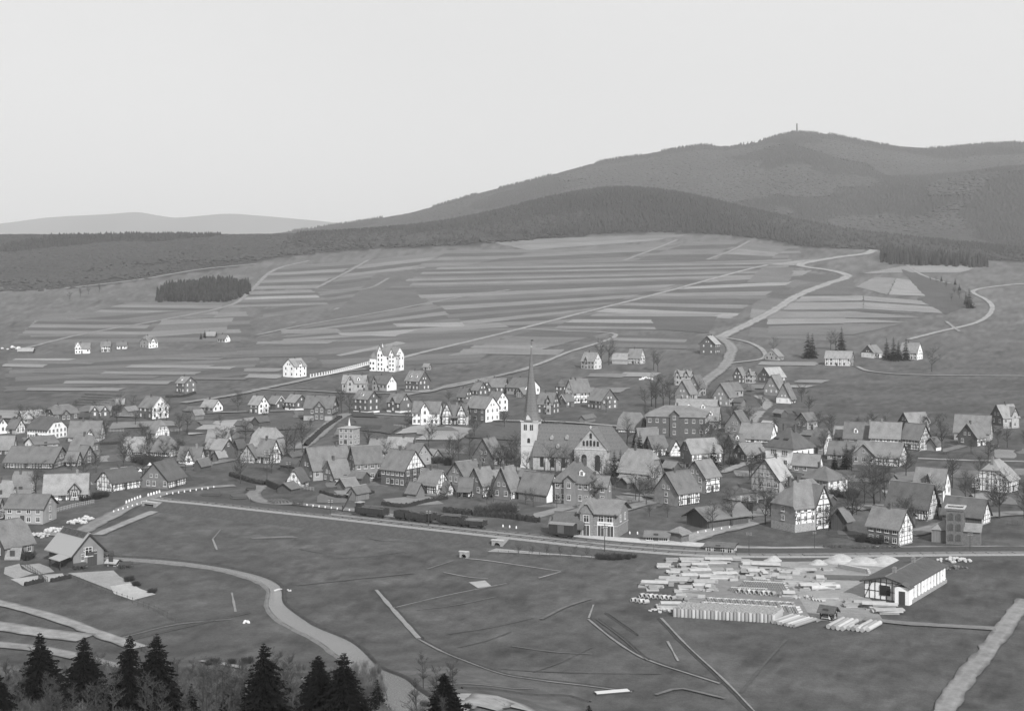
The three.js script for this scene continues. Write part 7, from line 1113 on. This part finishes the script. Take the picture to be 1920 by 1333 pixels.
// timber, carts and boom in the station yard
function logs(px, py, n, len, r, turn, label, v = 0.12) { const p = at(px, py), G = thing('log_pile', label, 'log pile', p.x, p.y, p.z, turn), g = new THREE.CylinderGeometry(r, r * 1.1, len, 8).rotateZ(Math.PI / 2); for (let i = 0; i < n; i++) { const m = mesh('log', g, flat('log_bark', v), G); m.position.set(rr(-0.4, 0.4), r, -i * 2.1 * r); m.rotation.y = rr(-0.05, 0.05); } for (let i = 0; i < n / 2; i++) mesh('log', g, flat('log_bark', v), G).position.set(rr(-0.3, 0.3), r * 2.7, -(2 * i + 0.5) * 2.1 * r); }
logs(508, 944, 10, 5, 0.22, -1.0, 'row of squared logs beside the road loop', 0.14); logs(448, 936, 9, 4, 0.25, 0.3, 'dark timber stack left of the road loop', 0.08); logs(470, 920, 5, 2.4, 0.3, 0.1, 'small dark log heap at the upper end of the road loop', 0.06); logs(395, 930, 6, 5, 0.2, 0.05, 'dark timber lying along the road right of the bridge', 0.07);
{
  const p = at(642, 962), q = at(656, 938); const G = thing('loading_boom', 'long dark beam slanting up beside the siding', 'boom', p.x, p.y, p.z); mesh('boom', bar([0, 0.8, 0], [2.2, 5.2, -2], 0.32), flat('boom_wood', 0.04), G); mesh('post', bar([0, -0.2, 0], [0, 2, 0], 0.26), flat('boom_wood', 0.04), G);
}
function cart(px, py, turn, label) { const p = at(px, py), G = thing('farm_cart', label, 'cart', p.x, p.y, p.z, turn, 'farm carts'); mesh('cart_bed', merge([box(-1.4, 1.4, 0.8, 0.95, -0.6, 0.6), box(-1.4, 1.4, 0.95, 1.35, 0.55, 0.62), box(-1.4, 1.4, 0.95, 1.35, -0.62, -0.55)]), flat('cart_wood', 0.07), G); for (const x of [-0.9, 0.9]) for (const z of [-0.75, 0.75]) { const w = mesh('wheel', merge([new THREE.TorusGeometry(0.5, 0.06, 6, 16), box(-0.5, 0.5, -0.03, 0.03, -0.03, 0.03), box(-0.03, 0.03, -0.5, 0.5, -0.03, 0.03)]), flat('cart_wood', 0.07), G); w.position.set(x, 0.54, z); } mesh('shaft', bar([1.4, 0.8, 0], [3.2, 0.4, 0], 0.08), flat('cart_wood', 0.07), G); }
cart(558, 948, 0.1, 'dark farm cart standing beside the yard road and siding'); cart(200, 1045, 0.4, 'farm cart parked behind the ribbed barn'); cart(235, 1066, 0.7, 'farm cart on the meadow right of the tiny yard hut'); cart(150, 1068, 0.6, 'farm cart before the gable of the ribbed barn');
{ const G = (() => { const p = at(1148, 1300); return thing('plank_footbridge', 'bright plank footbridge over the ditch at the bottom of the meadow', 'footbridge', p.x, p.y, p.z, 0.28); })(); for (let i = 0; i < 5; i++) mesh('plank', box(-2.6, 2.6, 0.25, 0.33, -0.6 + i * 0.24, -0.38 + i * 0.24), flat('bleached_plank', 0.55), G); for (const z of [-0.5, 0.5]) mesh('beam', box(-2.7, 2.7, 0.05, 0.25, z - 0.08, z + 0.08), flat('cart_wood', 0.07), G); }
// vegetable rows of the terraced garden at the upper left
for (let i = 0; i < 5; i++) hedge([[158 - i * 6, 740 + i * 5], [195, 742 + i * 5], [228 - i * 8, 743 + i * 5]], 0.8, 0.9, ['topmost', 'second', 'third', 'fourth', 'lowest'][i] + ' low dark row of the terraced garden at the upper left', 0.07);
console.log('pipes', pipesMade, 'rest', pipeRest.length);
// ---------- gardens, fruit trees, sheds and fences between the houses ----------
const areaOf = (x, y) => x < 420 ? (y < 865 ? 'the upper left houses' : 'the houses near the road bridge') : x < 780 ? (y < 805 ? 'the brick street' : 'the houses left of centre') : x < 1160 ? (y < 805 ? 'the cluster above the church' : 'the houses round the church') : x < 1440 ? (y < 795 ? 'the houses above the school' : 'the houses right of the church') : y < 865 ? 'the timbered row on the right' : 'the houses at the lower right';
const free = (p, m) => houses.every((h) => Math.hypot(p.x - h.x, p.z - h.z) > h.r * 0.82 + m);
const upper = table([[-50, 770], [200, 765], [400, 765], [700, 742], [900, 735], [1100, 730], [1300, 720], [1480, 735], [1560, 800], [1920, 815]]), lower = table([[-50, 930], [150, 925], [280, 905], [420, 905], [560, 925], [700, 945], [900, 950], [1080, 955], [1200, 965], [1420, 985], [1600, 1010], [1920, 985]]);
for (let i = 0, k = 0; i < 400 && k < 90; i++) {
  const x = rr(-20, 1930), y = upper(x) + (lower(x) - upper(x)) * rnd(), p = at(x, y); if (!free(p, 2)) continue;
  k++; const w = rr(12, 32), h = rr(3, 7) * (y > 850 ? 1.3 : 1), sk = rr(-14, 6), light = rnd();
  quad([x - w + sk, y - h], [x + w + sk, y - h * rr(0.6, 1)], [x + w, y + h], [x - w, y + h * rr(0.6, 1)], light > 0.72 ? rr(0.19, 0.26) : light > 0.35 ? rr(0.11, 0.15) : rr(0.06, 0.08), light > 0.6 ? 'plough' : light > 0.35 ? 'gravel' : 'grass', 'garden_plot', undefined, rr(3, 7) | 0);
}
const fruit = []; for (let i = 0; i < 5; i++) fruit.push(makeTree('fruit_tree', bareTree(5, rr(1.0, 1.35), 0.67), [barkMat, twigMat], '', 'tree'));
for (let i = 0, k = 0; i < 900 && k < 150; i++) {
  const x = rr(-20, 1930), y = upper(x) + (lower(x) - upper(x)) * rnd(), p = at(x, y); if (!free(p, 1)) continue;
  k++; const a = areaOf(x, y); copyOf(fruit[k % 5], p.x, p.y, p.z, rr(0, 6.28), rr(0.75, 1.7), 'small bare fruit tree in the gardens of ' + a, 'fruit trees, ' + a);
}
for (let i = 0, k = 0; i < 500 && k < 34; i++) {
  const x = rr(10, 1900), y = upper(x) + 14 + (lower(x) - upper(x) - 14) * rnd(), p = at(x, y); if (!free(p, 3.5)) continue;
  k++; const a = areaOf(x, y), s = scaleAt(p), g = rnd() < 0.5 ? 'L' : 'R', e = rr(1.9, 2.6) * s, w = rr(3, 5) * s, w2 = rr(1.6, 3) * s;
  H('garden_shed', 'small wooden shed in the yards of ' + a, [x - (g === 'R' ? w : w2), x, x + (g === 'R' ? w2 : w), y, rr(25, 55), e, e + rr(1, 1.8) * s, g], { w: rnd() < 0.5 ? 'W' : 'Wl', roof: 'dml'[k % 3], ch: [], nowin: 1, plain: 1, group: 'sheds, ' + a });
}
for (let i = 0, k = 0; i < 400 && k < 34; i++) {
  const x = rr(10, 1890), y = upper(x) + 8 + (lower(x) - upper(x) - 8) * rnd(), p = at(x, y), w = rr(16, 34), dy = rr(-5, 5), q = at(x + w, y + dy); if (!free(p, 0.5) || !free(q, 0.5)) continue;
  k++; const a = areaOf(x, y), tone = rnd() < 0.4 ? flat('pale_picket', 0.32) : flat('grey_post', 0.09), L0 = [[x, y], [x + w / 2, y + dy * 0.5], [x + w, y + dy]], G = fence('yard_fence', 'low paling fence in the gardens of ' + a, L0, 1.6, tone, tone, { rw: 0.09, rails: [0.3, 0.6, 0.95] });
}
for (const o of scene.children) if (o.name.startsWith('yard_fence')) o.userData.group = 'paling fences, ' + o.userData.label.split('gardens of ')[1];
renderer.render(scene, camera);
